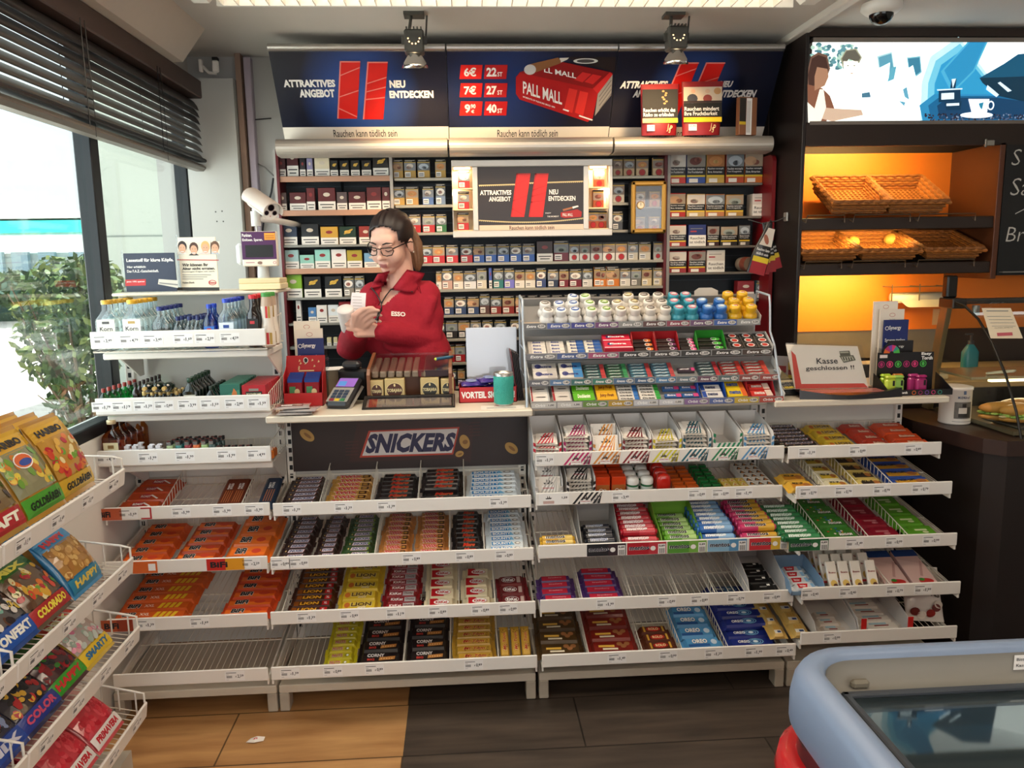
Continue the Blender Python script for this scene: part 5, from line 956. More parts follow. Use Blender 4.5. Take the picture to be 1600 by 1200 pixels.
gridrow(C1,1132,1172,3,2,tri('#d8b84a','#e8dcb0'),.036,'pastille_box','small yellow pastille box','pastille box',wh);gridrow(C1,1172,1212,3,6,tri('#e4ded6','#2a2622'),.036,'pastille_box','white pastille box with dark triangle','pastille box',wh)
# ---- mint rolls
def roll_mesh(L,r,col,c2_,tc):
 def mk_():
  g=G();M_=C(col,.28,coat=.4);g.at(Matrix.Rotation(PI/2,4,'Y'));x=L/2
  g.lathe([(r*.5,-x),(r*.75,-x+.004),(r*.6,-x+.007),(r,-x+.01),(r,0),(r,x-.01),(r*.6,x-.007),(r*.75,x-.004),(r*.5,x)],[M_,M_,M_,M_,C(c2_,.28,coat=.4),C(c2_,.28,coat=.4),M_,M_],14)
  for a_,s in((PI*.30,1),):
   for n_,(tx,m_,w,h,d)in enumerate((('mentos',PW,.56,1.0,.0008),('mentos',C(tc,.4),.53,.86,.0013))):
    v,f,asp=glyphs(tx,.06 if n_==0 else .03);g.M=I4;P=[]
    for a,b in v:th=a_+b*h*.95;P.append((a*L*w-.06*L,-(r+d)*math.cos(th),(r+d)*math.sin(th)))
    g.add(P,f,m_)
  return g.mesh('roll')
 return cached(('roll',round(L,3),col),mk_)
def rolls(lv,px0,px1,n,col,c2_,tc,desc,where,y0=.02,pitch=.034,r=.0155,layers=1,lift=0.):
 Y,z=lv['Y'],lv['z'];x0,x1=xat(px0,Y,z),xat(px1,Y,z);me=roll_mesh(round(x1-x0-.004,3),r,col,c2_,tc)
 for ly in range(layers):
  for i in range(n-ly):
   y=Y+y0+pitch*(i+.5+.5*ly);solid('mint_roll',f'{desc}, {ORD[i]} from front'+(' of upper layer' if ly else '')+f', {where}','mint roll',me,((x0+x1)/2+rnd.uniform(-.003,.003),y,zdeck(lv,y)+r+.002+lift+ly*r*1.65),f'{desc} pile',(rnd.uniform(-.25,.1),0,rnd.uniform(-.02,.02)))
wh='mint roll tray'
rolls(C2,844,902,2,'#d8a82a','#e0c060','#1c1c2c','yellow mint roll',wh)
rolls(C2,916,968,4,'#1c1e26','#2a2c36','#8a94b0','black liquorice mint roll',wh,lift=.003);rolls(C2,974,1034,8,'#b01c2c','#c8404a','#e8d0d0','red strawberry mint roll',wh,layers=2)
rolls(C2,1040,1096,6,'#6aa832','#a8cc7a','#1c2c1c','light green apple mint roll',wh,lift=.003);rolls(C2,1096,1156,8,'#2f6ab4','#8ab4dc','#e8eef4','blue mint roll',wh,layers=2)
rolls(C2,1160,1222,8,'#c8386a','#d8a83a','#2a1c2c','pink and yellow fruit mint roll',wh,layers=2);rolls(D3,1226,1290,8,'#1c6a3c','#3a8a54','#d0e8d8','dark green mint roll','tray beside the mint rolls',layers=1)
def opentray(lv,px0,px1,col,label,deep=.24,side=.05,back=.075,front=.015,y0=.006,name='display_carton'):
 Y,z=lv['Y'],lv['z'];x0,x1=xat(px0,Y,z),xat(px1,Y,z);w=x1-x0;a=w/2;q=.002;t_=G();M_=C(col,.5)
 t_.box(-a,a,0,deep,0,q,M_);t_.box(-a,a,deep-q,deep,0,back,M_);t_.box(-a,a,0,q,0,front,M_)
 for x in(-a,a-q):t_.at(frame((x,0,0),(0,1,0),(0,0,1)));t_.prism([(0,0),(deep,0),(deep,back),(deep*.8,back),(.03,side),(0,front)],0,q,M_)
 return solid(name,label,'display carton',t_,((x0+x1)/2,Y+y0,zdeck(lv,Y+y0)+.001),None,(math.atan(lv.get('sl',SL)),0,0))
opentray(C2,910,971,'#a8a5a0','tall grey carton holding black mint rolls',back=.12,side=.03);opentray(C2,1036,1100,'#7ab03a','green carton holding light green mint rolls',back=.085,side=.035);opentray(C3,1172,1230,'#b9b6b4','grey carton holding black liquorice bags',back=.12,side=.06,deep=.3)
tray(C3,1176,1226,4,.05,.014,'#131315',a_lic,'black liquorice bag','sweet bag','grey carton by the bakery end',name='sweet_bag',y0=.03,tilt=.3)
opentray(D4,1238,1292,'#7a98b4','blue and white carton of kinder style bars'.replace('kinder style','red and blue'),deep=.2,back=.05,side=.04)
tray(D4,1242,1288,4,.04,.016,'#d8dce0',a_kinder,'red white and blue bar',CB,'carton on the fourth tray',y0=.02)
def uprights(lv,pxs,ny,w,L,H,base,art,desc,where,lean=1.1,dy=.055,name='chocolate_bar'):
 k=(L,w,H,base,desc)
 def mk_():
  g=G();g.box(-w/2,w/2,0,H,0,L,C(base,.35,coat=.2),.002);g.front(0);art(g,w,L);return g.mesh('bar')
 me=cached(k,mk_)
 for i,px in enumerate(pxs):
  for q in range(ny):
   Y,z=lv['Y'],lv['z'];y=Y+.02+dy*q;solid(name,f'{desc}, {ORD[q]} from front of {ORD[i]} column, {where}',CB,me,(xat(px,Y+.02,z),y,zdeck(lv,y)+.003),f'{desc} columns',(-(PI/2-lean),0,0))
def a_bue(g,w,L):g.text('Bueno',0,L*.62,w*.7,L*.06,C('#8a2a2a',.4),.001,.03);g.ell(0,L*.25,w*.34,L*.12,C('#d8b45a',.45),.0006,14);g.ell(w*.14,L*.17,w*.24,L*.08,C('#5a2c1c',.45),.001,12);g.rect(-w*.5,0,w*.5,L*.08,C('#c02a2c',.4),.0004)
uprights(D4,(1306,1325,1344,1368),4,.036,.105,.014,'#e4ddd2',a_bue,'white upright wafer bar','fourth tray',lean=1.05)
def a_yg(g,w,L):g.poly([(-w*.5,L*.0),(w*.5,L*.0),(w*.5,L*.6),(-w*.5,L*.75)],C('#e2bdb6',.4),.0005);g.poly([(0,L*.3),(w*.4,L*.7),(w*.46,L*.66),(w*.1,L*.28)],C('#c89a94',.4),.0008);g.ell(w*.1,L*.16,w*.3,L*.07,C('#c02c2a',.4),.001,12);g.ell(-w*.05,L*.2,w*.12,L*.04,C('#3f8a34',.4),.0013,8);g.rect(-w*.5,L*.82,w*.5,L,C('#24407a',.4),.0005)
uprights(D4,(1408,1452),1,.09,.2,.02,'#d8b0aa',a_yg,'pink strawberry chocolate box','fourth tray',lean=.35,name='chocolate_box')
# lowest tray of unit D
tray(D5,1206,1236,4,.075,.018,'#c8a45a',a_cookie,'cream biscuit pack','biscuit pack','lowest tray, first pile',name='biscuit_pack');tray(D5,1240,1274,4,.075,.018,'#c8a45a',a_cookie,'cream biscuit pack','biscuit pack','lowest tray, second pile',name='biscuit_pack')
opentray(D5,1277,1342,'#d2ccc6','nearly empty white carton on the lowest tray',deep=.26,back=.09,side=.05);tray(D5,1288,1334,3,.045,.014,'#d0c4b8',a_riegel,'pale chocolate bar',CB,'nearly empty white carton',y0=.02)
opentray(D5,1344,1424,'#d8d4d0','white carton with red front corners on the lowest tray',deep=.3,back=.1,side=.06);tray(D5,1352,1416,6,.045,.02,'#ded6cc',a_riegel,'white chocolate bar',CB,'carton with red corners',y0=.02)
for px in(1346,1419):
 g=G();x=xat(px,D5['Y'],D5['z']);g.box(x,x+.02,0,.003,0,.07,C('#c0201c',.4),.001);o=solid('corner_flap','red cardboard corner flap, '+('window side' if px<1400 else 'bakery side')+' of the white carton','carton flap',g,(0,D5['Y']+.002,zdeck(D5,D5['Y'])+.002))
def sweetbag(w,h,th,base,art,crimp=.02,rough=.22,top=None):
 """cushion shaped bag standing on z=0, front towards -Y"""
 g=G();B=C(base,rough,coat=.6);R=[];n=20
 for k in range(13):
  v=k/12;z=v*h;f=math.sin(PI*min(max((z-crimp*.6)/(h-crimp*1.6),0),1))**.55 if 0<v<1 else 0;d=th*.5*f+.0012;ww=w/2*(1-.05*math.sin(PI*v))
  R.append([(ww*(math.copysign(abs(math.cos(a))**.6,math.cos(a))),d*math.copysign(abs(math.sin(a))**1.1,math.sin(a))*(1+.10*math.sin(5*a+k*1.3)),z)for a in[2*PI*j/n for j in range(n)]])
 g.loft(R,B);g.front(-th*.5);art(g,w,h);return g
def curve_print(g,n0,w,h,th,crimp=.02):
 """bend prints made on the flat front onto the cushion"""
 for i in range(n0,len(g.v)):
  x,y,z=g.v[i];lift=-th*.5-y;v=min(max(z/h,.001),.999);f=math.sin(PI*min(max((z-crimp*.6)/(h-crimp*1.6),.0005),.9995))**.55;u=min(abs(x)/(w/2),1);k=max(0.,1-u**3.2)**.5
  g.v[i]=(x,-(th*.5*f*(.12+.88*k))*1.1-lift-.0025,z)
def bag_part(root,w,h,th,base,art,name='bag_body'):
 g=sweetbag(w,h,th,base,lambda*a:None);lpart(name,g,root);p_=G();p_.front(-th*.5);art(p_,w,h);curve_print(p_,0,w,h,th);lpart('bag_print',p_,root)
def sub(g,x0,z0,x1,z1,mat,d,nx=6,nz=5):
 for i in range(nx):
  for k in range(nz):g.rect(x0+(x1-x0)*i/nx,z0+(z1-z0)*k/nz,x0+(x1-x0)*(i+1)/nx,z0+(z1-z0)*(k+1)/nz,mat,d)
a=at(1418,985,2.66);t=thing('sweet_bag','white bag of chocolate sweets standing at the bakery end of the lowest tray','sweet bag',(xat(1452,2.66,.3),2.68,zdeck(D5,2.68)+.003),None,(-.5,.1,0))
def ab(g,w,h):sub(g,-w*.47,h*.72,w*.1,h*.95,C('#c8281c',.35),.001);g.text('BONS',w*.1,h*.5,w*.5,h*.1,C('#3a2418',.4),.0016,.04,0,'c',-.2);g.text('Schoko',w*.05,h*.62,w*.5,h*.09,C('#3a7ab8',.4),.0016,.04,.1,'c',-.2);[g.ell(w*x,h*y,w*.12,h*.07,C(c,.35),.0018+.0002*i,12)for i,(x,y,c)in enumerate(((-.3,.16,'#6a1c14'),(-.12,.1,'#e0d4c8'),(.24,.24,'#6a1c14'),(.3,.3,'#ddd0c4'),(.1,.14,'#8a2018')))]
bag_part(t,.15,.2,.05,'#d8cfc8',ab)
# ================================================================== GUM RACK
GR=thing('gum_rack','tall wire rack with four tiers of chewing gum on the counter','gum rack',(.69,2.95,ZC));GRY=C('#8d8c8a',.45,.1);WBL=C('#b9c4cf',.35,.3)
T=[dict(Y=2.955,z=1.350,a=.42,l=.17,x=(.222,1.122)),dict(Y=2.90,z=1.243,a=.5,l=.095,x=(.226,1.150)),dict(Y=2.855,z=1.153,a=.5,l=.10,x=(.232,1.165)),dict(Y=2.812,z=1.078,a=.5,l=.10,x=(.238,1.165))]
for k,tv in enumerate(T):
 x0,x1=tv['x'];a,l,Y,z=tv['a'],tv['l'],tv['Y'],tv['z'];ca,sa=math.cos(a),math.sin(a)
 g=G();g.at(frame((0,Y,z-.016),(1,0,0),(0,ca,sa)));g.box(x0,x1,0,l,-.003,0,GRY);g.box(x0,x1,l,l+.002,-.003,.03,GRY)
 for x in(x0,x1-.002):g.box(x,x+.002,0,l,-.003,.03,C('#c9c6c0',.4))
 p_=part('tier',g,GR);g=G();g.box(x0,x1,Y-.003,Y,z-.024,z,C('#8b8a88',.35));s_=part('price_strip',g,p_);g=G();g.front(Y-.003);segs=(
  ['#6a6a6a','#4a5a9a','#3a3a8a','#6a3a6a','#8a8a86','#5a3a34','#8a3a4a','#6a4a6a','#3a5aa0','#9a9a96'],['#77767a','#4a5a8a','#a04a6a','#2c2826','#3a322e','#34302c','#3a342e','#4a3a30'],
  ['#6a6a70','#5a7aa0','#3a6a6a','#3a7a6a','#4a6a8a','#3a5a7a','#4a7aa0','#6a7a80','#6a4a5a','#5a6a6a','#8a4a44','#9a4a44'],['#c8c4bc','#c8c4bc','#6a8a3a','#b8922a','#c9c9cc','#c9c9cc','#8a6a9a','#5a6aa0','#c8a83a','#b04a3a'])[k]
 n=len(segs);w=(x1-x0)/n;pr=('3,20','1,20','1,40','1,00')[k]
 for i,c in enumerate(segs):g.rect(x0+i*w+.002,z-.022,x0+(i+1)*w-.002,z-.002,C(c,.4),.0005);g.text(('Extra','Extra','Airwaves','Orbit')[k],x0+(i+.36)*w,z-.012,w*.4,.01,PW,.001,.02,.2);g.ell(x0+(i+.78)*w,z-.012,w*.17,.0075,C('#d0ccc6',.4),.001,12);g.text(pr,x0+(i+.78)*w,z-.012,w*.22,.008,INK,.0015,.02)
 part('price_label',g,s_)
for x in(.224,1.16):
 g=G();g.tube([(x,2.815,ZC),(x,2.818,1.09),(x,2.86,1.16),(x,2.905,1.255),(x,2.95,1.30),(x,2.96,1.40),(x,2.97,1.435),(x,3.1,1.445),(x,3.12,1.40),(x,3.12,ZC)],.0045,WBL,6);g.tube([(x,2.86,1.16),(x,3.12,1.16)],.0035,WBL,6);g.tube([(x,2.905,1.255),(x,3.12,1.255)],.0035,WBL,6);part('side_frame',g,GR)
g=G();g.box(.226,1.158,3.114,3.118,ZC+.02,1.435,C('#9a9794',.5));g.box(.226,.33,2.96,3.11,1.345,1.35,C('#d8bfa0',.5));part('rack_back',g,GR)
g=G();g.front(3.112);g.add([(ux(1085,468,3.11),1.42,0),(ux(1122,468,3.11),1.42,0),(ux(1122,460,3.11),1.45,0),(ux(1112,456,3.11),1.462,0),(ux(1092,456,3.11),1.462,0),(ux(1085,460,3.11),1.45,0)],[(0,1,2,3,4,5)],C('#c8c0b4',.5));part('topper_card',g,GR)
def onT(k,x,v,n_=0.):
 tv=T[k];ca,sa=math.cos(tv['a']),math.sin(tv['a']);return(x,tv['Y']+v*ca-n_*sa,tv['z']-.016+v*sa+n_*ca)
def gumtub(cap,st,s2):
 r=.0245;body=cached(('gtb',cap),lambda:G().lathe([(r*.92,0),(r*1.06,.004),(r*1.1,.014),(r*1.06,.022),(r*.86,.029),(r*.8,.031)],C(cap,.3,coat=.3),20).mesh('tub'))
 lid=cached(('gtl',cap),lambda:G().lathe([(r*.78,.03),(r*.82,.034),(r*.86,.05),(r*.84,.056),(r*.72,.058),(.001,.058)],C(cap,.3,coat=.3),20).mesh('lid'))
 stk=cached(('gts',cap,st),lambda:G().top(.0584).ell(0,0,r*.62,r*.62,C(st,.4),0,18).ell(.003,.002,r*.34,r*.3,C(s2,.4),.0005,12).rect(-r*.45,-r*.14,r*.3,r*.06,PW,.0008).mesh('sticker'))
 return body,lid,stk
cols=[(853,'#e8e6e2','#8a8680','#4a4a48',2),(876,'#e8e6e2','#3a62a8','#c8d4e8',2),(898,'#e8e6e2','#3a62a8','#c8d4e8',3),(922,'#e8e6e0','#6a9a2c','#d0e0a8',3),(945,'#e8e6e0','#6a9a2c','#d0e0a8',2),(969,'#e6e0d6','#8a7a4a','#d8c87a',2),(991,'#e6e0d6','#8a7a4a','#c8a83a',3),(1015,'#e6ded2','#7a7068','#3a3632',3),(1037,'#e6ded2','#6a645c','#3a3632',3),(1059,'#3f9cae','#c87a8a','#e8d8dc',3),(1081,'#3f9cae','#c87a8a','#e8d8dc',3),(1103,'#2f6ab4','#8ab0d8','#d8e2ea',2),(1126,'#2f6ab4','#8ab0d8','#d8e2ea',2),(1149,'#e2ae1c','#e8c44a','#b03a2a',3),(1172,'#e2ae1c','#e8c44a','#b03a2a',3)]
cn=['grey topped white','blue topped white','blue topped white','green topped white','green topped white','gold topped white','gold topped white','brown topped cream','brown topped cream','turquoise','turquoise','blue','blue','yellow','yellow']
for i,(px,c,st,s2,n)in enumerate(cols):
 for k in range(n):
  x=xat(px,2.975,1.37);P=onT(0,x,.030+.054*k,.001);o=thing('gum_tub',f'{cn[i]} gum tub, {ORD[k]} from front of {ORD[i]} column','gum tub',P,'gum tubs on the top tier',(T[0]['a'],0,rnd.uniform(-.3,.3)))
  b_,l_,s_=gumtub(c,st,s2);lpart('tub_body',b_,o);lpart('lid',l_,o);lpart('sticker',s_,o)
def gum(k,px0,px1,nx,ny,base,art,desc,cat='gum pack',name='gum_pack',h=.012,pitch=None,v0=.006,lift=0.,d=.019):
 tv=T[k];Y,z=tv['Y'],tv['z'];x0,x1=xat(px0,Y,z),xat(px1,Y,z);w=(x1-x0)/nx;pitch=pitch or(tv['l']-.012)/ny
 def mk_():
  g=G();W_=w-.003;D=min(d,pitch-.001)if d else pitch-.002;g.box(-W_/2,W_/2,-D/2,D/2,0,h,C(base,.3,coat=.3),.0015);g.top(h);art(g,W_,D);return g.mesh('gum')
 me=cached(('gum',desc,k,px0),mk_)
 for i in range(nx):
  for q in range(ny):
   P=onT(k,x0+w*(i+.5),v0+pitch*(q+.5),lift+.001);lab=f'{desc}, {ORD[q]} from front'+(f' of {ORD[i]} column' if nx>1 else '')+f', {("top","second","third","lowest")[k]} gum tier'
   solid(name,lab,cat,me,P,f'{desc} rows',(tv['a'],0,rnd.uniform(-.01,.01)))
def art(txt,tc,band=None,bc=None,bx=.2,fs=.46):
 def f(g,w,d):
  if band=='r':g.rect(bx*w,-d*.5,w*.5,d*.5,C(bc,.35))
  elif band=='l':g.rect(-w*.5,-d*.5,-bx*w,d*.5,C(bc,.35))
  g.text(txt,-w*.1 if band=='r' else 0,0,w*fs,d*.5,C(tc,.4),.001,.04,.15)
 return f
def a_five(c):
 def f(g,w,d):g.ell(w*.3,0,w*.16,d*.48,C(c,.35),.0004,12);g.ring(w*.2,0,w*.12,d*.5,.002,PW,.0008,12)
 return f
gum(1,826,884,2,4,'#dcd4c8',art('Extra','#3a4a8a','l','#b9b2aa',.3),'white gum pack');gum(1,888,942,2,4,'#e0d8c8',art('Extra','#2a3a7a','r','#2f5a9c',.05),'white and blue gum pack')
def a_red(g,w,d):g.text('Extra',0,d*.12,w*.6,d*.24,PW,.001,.04,.1);g.ell(-w*.28,d*.1,w*.1,d*.2,C('#3a2a5a',.4),.0006,12);g.rect(-w*.5,-d*.42,w*.5,-d*.34,PW,.0006)
gum(1,944,989,1,2,'#c8223c',a_red,'red gum carton','gum carton','gum_carton',h=.03,pitch=.046,d=.044)
TRC=dict(r='#b01c20',g='#2a8a2a',p='#d8447a')
def gtray(k,px0,px1,col,label,hgt=.034):
 tv=T[k];x0,x1=xat(px0,tv['Y'],tv['z']),xat(px1,tv['Y'],tv['z']);a=(x1-x0)/2;g=G();M_=C(col,.45);l=tv['l']-.006;g.box(-a,a,0,l,0,.0012,M_);g.box(-a,a,l-.0015,l,0,hgt*1.3,M_);g.box(-a,a,0,.0015,0,.006,M_)
 for x in(-a,a-.0015):g.at(frame((x,0,0),(0,1,0),(0,0,1)));g.prism([(0,0),(l,0),(l,hgt*1.3),(l*.6,hgt),(0,.006)],0,.0015,M_)
 P=onT(k,(x0+x1)/2,.003,.0005);solid('gum_carton',label,'gum carton',g,P,None,(tv['a'],0,0))
gtray(1,990,1026,'#b01c20','red open gum carton with orange tipped packs');gtray(1,1027,1063,'#a81c24','red open gum carton with dark purple packs');gtray(1,1092,1136,'#2a8a2a','green open gum carton on the second tier')
gum(1,992,1024,1,3,'#2a221e',a_five('#d8742a'),'dark gum pack with orange end',lift=.0015);gum(1,1029,1061,1,3,'#3a2e2a',a_five('#6a2a5a'),'dark gum pack with purple end',lift=.0015);gum(1,1064,1091,1,4,'#2a221e',a_five('#d8588a'),'dark gum pack with pink end');gum(1,1094,1134,1,3,'#2a2620',a_five('#4ab03a'),'dark gum pack with green end',lift=.0015)
def a_tin(g,w,d):g.rect(-w*.4,-d*.4,w*.4,d*.4,C('#15120f',.3));g.ell(w*.12,0,w*.26,d*.34,C('#c83a2a',.35),.0006,14);g.ring(w*.05,0,w*.3,d*.4,.003,PW,.001,16);g.ell(-w*.2,-d*.02,w*.08,d*.1,C('#c8c4c0',.4),.001,8)
gum(1,1140,1206,3,3,'#4a443e',a_tin,'dark tin with red swirl lid','gum tin','gum_tin',h=.02,pitch=.031,d=.029)
def a_ext(c):return lambda g,w,d:(g.rect(w*.1,-d*.5,w*.5,d*.5,C(c,.35)),g.ell(-w*.26,d*.05,w*.14,d*.3,C('#4a4a7a',.4),.0006,12),g.text('Extra',w*.02,0,w*.6,d*.3,C('#2a2f6a',.4),.001,.05,.1))
gum(2,833,872,1,2,'#d0cac2',a_ext('#b4aea6'),'silver gum carton','gum carton','gum_carton',h=.02,pitch=.046,d=.044);gum(2,875,912,1,2,'#d8d2c6',a_ext('#3a7ab0'),'white and teal gum carton','gum carton','gum_carton',h=.02,pitch=.046,d=.044)
def a_air(c,e):return lambda g,w,d:(g.rect(w*.3,-d*.5,w*.5,d*.5,C(e,.35)),[g.ell(w*(-.34+.17*i),d*(.12 if i%2 else-.08),w*.1,d*.24,C(c,.35),.0005,10)for i in range(4)],g.text('AIRWAVES',-w*.1,0,w*.56,d*.3,PW,.001,.03,.2))
for a_,b_,c0,c,e,ds in((914,948,'#1f3a3c','#2f6a66','#b03a3a','dark teal gum pack'),(949,983,'#1c3a2a','#2a7a4a','#3a8a54','dark green gum pack'),(986,1020,'#234a5a','#4a8a9a','#a83a3a','blue green gum pack'),(1022,1056,'#2a4a5c','#6aa0b4','#b04444','steel blue gum pack'),(1093,1127,'#26363a','#5a7a7c','#a83238','grey teal gum pack'),(1130,1164,'#8a2420','#5a7a74','#b83a30','brick red gum pack'),(1167,1204,'#a02c24','#6a8a80','#c04034','bright red gum pack')):gum(2,a_,b_,1,5,c0,a_air(c,e),ds)
gum(2,1062,1090,1,1,'#3a2a36',a_air('#5a4a5a','#c8447a'),'single purple gum pack')
def a_spear(c,tc):return lambda g,w,d:(g.rect(-w*.5,-d*.5,-w*.38,d*.5,C(c,.35)),g.poly([(-w*.28,-.02*d),(-w*.1,-.06*d),(w*.24,-.06*d),(w*.34,0),(w*.24,.06*d),(-w*.1,.06*d)],C('#3a2e28',.4),.0008),g.rect(w*.42,-d*.5,w*.46,d*.5,C('#9aa0a4',.4),.0005))
for a_,b_,c0,f,ds in((829,860,'#dcd6ce',a_spear('#b01c24',0),'white spearmint gum carton'),(864,894,'#cfc6bc',a_spear('#9a2428',0),'second white spearmint gum carton'),(896,931,'#5aa81c',art('Doublemint','#e8f0d0',None,None,0,.6),'green mint gum carton'),(933,966,'#e0a81c',art('Juicy Fruit','#7a3a10',None,None,0,.7),'yellow fruit gum carton')):gum(3,a_,b_,1,2,c0,f,ds,'gum carton','gum_carton',h=.018,pitch=.046,d=.044)
gum(3,967,1000,1,5,'#dcd6cc',art('Orbit','#16161c','r','#2a6ab0',.28,.62),'white and blue gum strip pack');gum(3,1001,1034,1,5,'#dcd6cc',art('Orbit','#16161c','r','#2f9a3a',.28,.62),'white and green gum strip pack');gum(3,1040,1094,2,2,'#2a5a94',art('Extra','#e8e0e8','r','#c8447a',.2,.5),'blue and pink gum pack')
gtray(3,1094,1136,'#1f4a9a','blue open mint carton on the lowest gum tier');gtray(3,1171,1213,'#a01c24','dark red open mint carton at the end of the lowest gum tier')
gum(3,1099,1132,1,2,'#d8d4d0',art('mentos','#1c2c5a','l','#2a4a9a',.3,.5),'white mint pouch in blue carton','mint pouch','mint_pouch',lift=.002,pitch=.04,d=.034);gum(3,1138,1169,1,2,'#e0c01c',art('mentos','#2a4a9a','r','#d8602a',.25,.6),'yellow mint carton','mint carton','mint_carton',h=.018,pitch=.046,d=.044);gum(3,1175,1209,1,2,'#c8342c',art('mentos','#f0e0d8','r','#e0c8b8',.2,.5),'red mint pouch in dark carton','mint pouch','mint_pouch',lift=.002,pitch=.04,d=.034)
# ================================================================== SPIRITS SHELVES
def clearmat(nm,tint,refl=.05):return clear_glass(nm,tint,refl)
GL_C=clearmat('clear_bottle',(.86,.93,.94),.10);GL_G=clearmat('green_bottle',(.12,.55,.25),.08);GL_B=clearmat('blue_bottle',(.12,.35,.8),.08);GL_A=clearmat('amber_bottle',(.72,.36,.08),.08)
DKG=C('#0f1a12',.12,coat=.5);DKB=C('#1a0f0c',.15,coat=.5)
def bottle(key,h,rx,ry,glass,capc,lab,e=3.,neck=.35,caph=.014,shoulder=.62,labz=(.12,.5),ltext=None,lcol='#e8e2d4',accent=None):
 """flask or round bottle: glass body with neck, cap, paper label"""
 def mk_():
  b=G();n=rx*neck;b.sq([(rx*.9,ry*.85,0),(rx,ry,.004),(rx,ry,h*shoulder*.93),(rx*.93,ry*.96,h*shoulder),(rx*.6,ry*.8,h*(shoulder+.1)),(n*1.1,min(n,ry*.8),h*(shoulder+.17)),(n,min(n,ry),h-caph)],glass,24,e)
  c=G();q=min(n,ry)*1.18;c.lathe([(q,h-caph),(q*1.03,h-caph*.6),(q*1.03,h-.002),(q*.9,h)],C(capc,.3,.2),16)
  l=None
  if lab:
   l=G();z0,z1=h*labz[0],h*labz[1];w=rx*.72;l.front(-ry-.0012);l.rect(-w,z0,w,z1,C(lcol,.5),0);m_=C(accent or '#8a7a6a',.5)
   l.rect(-w*.4,z0+(z1-z0)*.72,w*.4,z0+(z1-z0)*.88,C('#4a4a4a',.5)if not accent else m_,.0006)
   if ltext:l.text(ltext,0,z0+(z1-z0)*.42,w*1.4,(z1-z0)*.26,C('#2a2a30',.5),.0008,.01)
   l.rect(-w,z0,w,z0+(z1-z0)*.08,m_,.0005)
  return[('bottle_body',b.mesh('body')),('cap',c.mesh('cap'))]+([('paper_label',l.mesh('label'))]if l else[])
 return cached(('bot',key),mk_)
def put(parts_,name,lab,cat,loc,group,rot=None):
 t=thing(name,lab,cat,loc,group,rot)
 for n_,m_ in parts_:lpart(n_,m_,t)
 return t
def brow(parts_,lv,px,n,pitch,desc,where,dx=0.,y0=.03,name='spirit_bottle',cat='bottle',rot=None):
 z=zdeck(lv,lv['Y']);x=xat(px,lv['Y']+y0,z+.05)
 for k in range(n):put(parts_,name,f'{desc}, {ORD[k]} from front, {where}',cat,(x+dx*k,lv['Y']+y0+pitch*k,z+.0005),f'{desc} row',(0,0,rnd.uniform(-.04,.04)))
w1_='top spirits shelf'
brow(bottle('korn1',.17,.041,.019,GL_C,'#c8a03a',1,ltext='Korn',lcol='#eae6da',labz=(.3,.62)),AL1,171,5,.045,'clear flask with gold cap',w1_+' nearest window'.replace('nearest','beside'))
brow(bottle('korn2',.17,.041,.019,GL_C,'#d8a82a',1,ltext='Korn',lcol='#f0eee6',labz=(.3,.62),accent='#b89a5a'),AL1,211,5,.045,'clear flask with yellow cap',w1_)
brow(bottle('kl1',.145,.032,.018,GL_C,'#1c2a6a',1,lcol='#2a3a7a',accent='#c03a3a',labz=(.1,.3)),AL1,254,5,.045,'clear flask with navy cap',w1_)
brow(bottle('kl2',.11,.019,.017,GL_C,'#1f2a5a',0),AL1,280,4,.04,'small clear bottle with navy cap',w1_+', first row');brow(bottle('kl2',.11,.019,.017,GL_C,'#1f2a5a',0),AL1,298,5,.042,'small clear bottle with navy cap',w1_+', second row');brow(bottle('kl2',.11,.019,.017,GL_C,'#1f2a5a',0),AL1,311,4,.042,'small clear bottle with navy cap',w1_+', third row')
brow(bottle('blue',.15,.024,.02,GL_B,'#1c3fb0',1,lcol='#3a7ad0',accent='#d03a34',labz=(.15,.5),e=2.6),AL1,330,2,.05,'blue liqueur bottle with blue cap',w1_)
brow(bottle('gorb',.168,.034,.019,GL_C,'#2340b0',1,ltext='Wodka',lcol='#dfe8ee',accent='#2a4a94',labz=(.12,.52)),AL1,357,5,.045,'vodka flask with blue cap',w1_)
brow(bottle('cola',.18,.027,.027,DKB,'#c0202c',1,lcol='#16110f',accent='#c8303a',e=2,neck=.5,labz=(.2,.55),ltext=None),AL1,399,3,.06,'black bottle with red cap',w1_)
def stripedbottle():
 b=G();b.lathe([(.02,0),(.024,.004),(.024,.05),(.018,.09),(.02,.14),(.016,.175)],[C('#b9a08a',.3)]*5,18);s=G()
 for k,c in enumerate(('#e6ddd0','#c83030','#b08a3a')):s.lathe([(.0245,.006),(.0245,.05),(.0185,.09),(.0205,.14)],C(c,.3),18,caps=False)if k==0 else None;s.front(-.0255);s.rect(-.011+.011*k,.01,-.002+.011*k,.05,C(c,.35),.0004);s.front(-.021);s.rect(-.009+.009*k,.1,-.002+.009*k,.14,C(c,.35),.0008);s.M=I4
 c_=G();c_.lathe([(.017,.172),(.017,.184),(.015,.186)],C('#3a8a3a',.4),14);return[('bottle_body',b.mesh('b')),('striped_sleeve',s.mesh('s')),('cap',c_.mesh('c'))]
brow(stripedbottle(),AL1,419,2,.06,'cream bottle with red and gold stripes',w1_)
w2_='middle spirits shelf'
brow(bottle('green',.085,.016,.016,GL_G,'#8a2c24',1,lcol='#d8e0d0',e=2,labz=(.1,.35)),AL2,163,7,.034,'small green bottle with red cap',w2_,dx=.004)
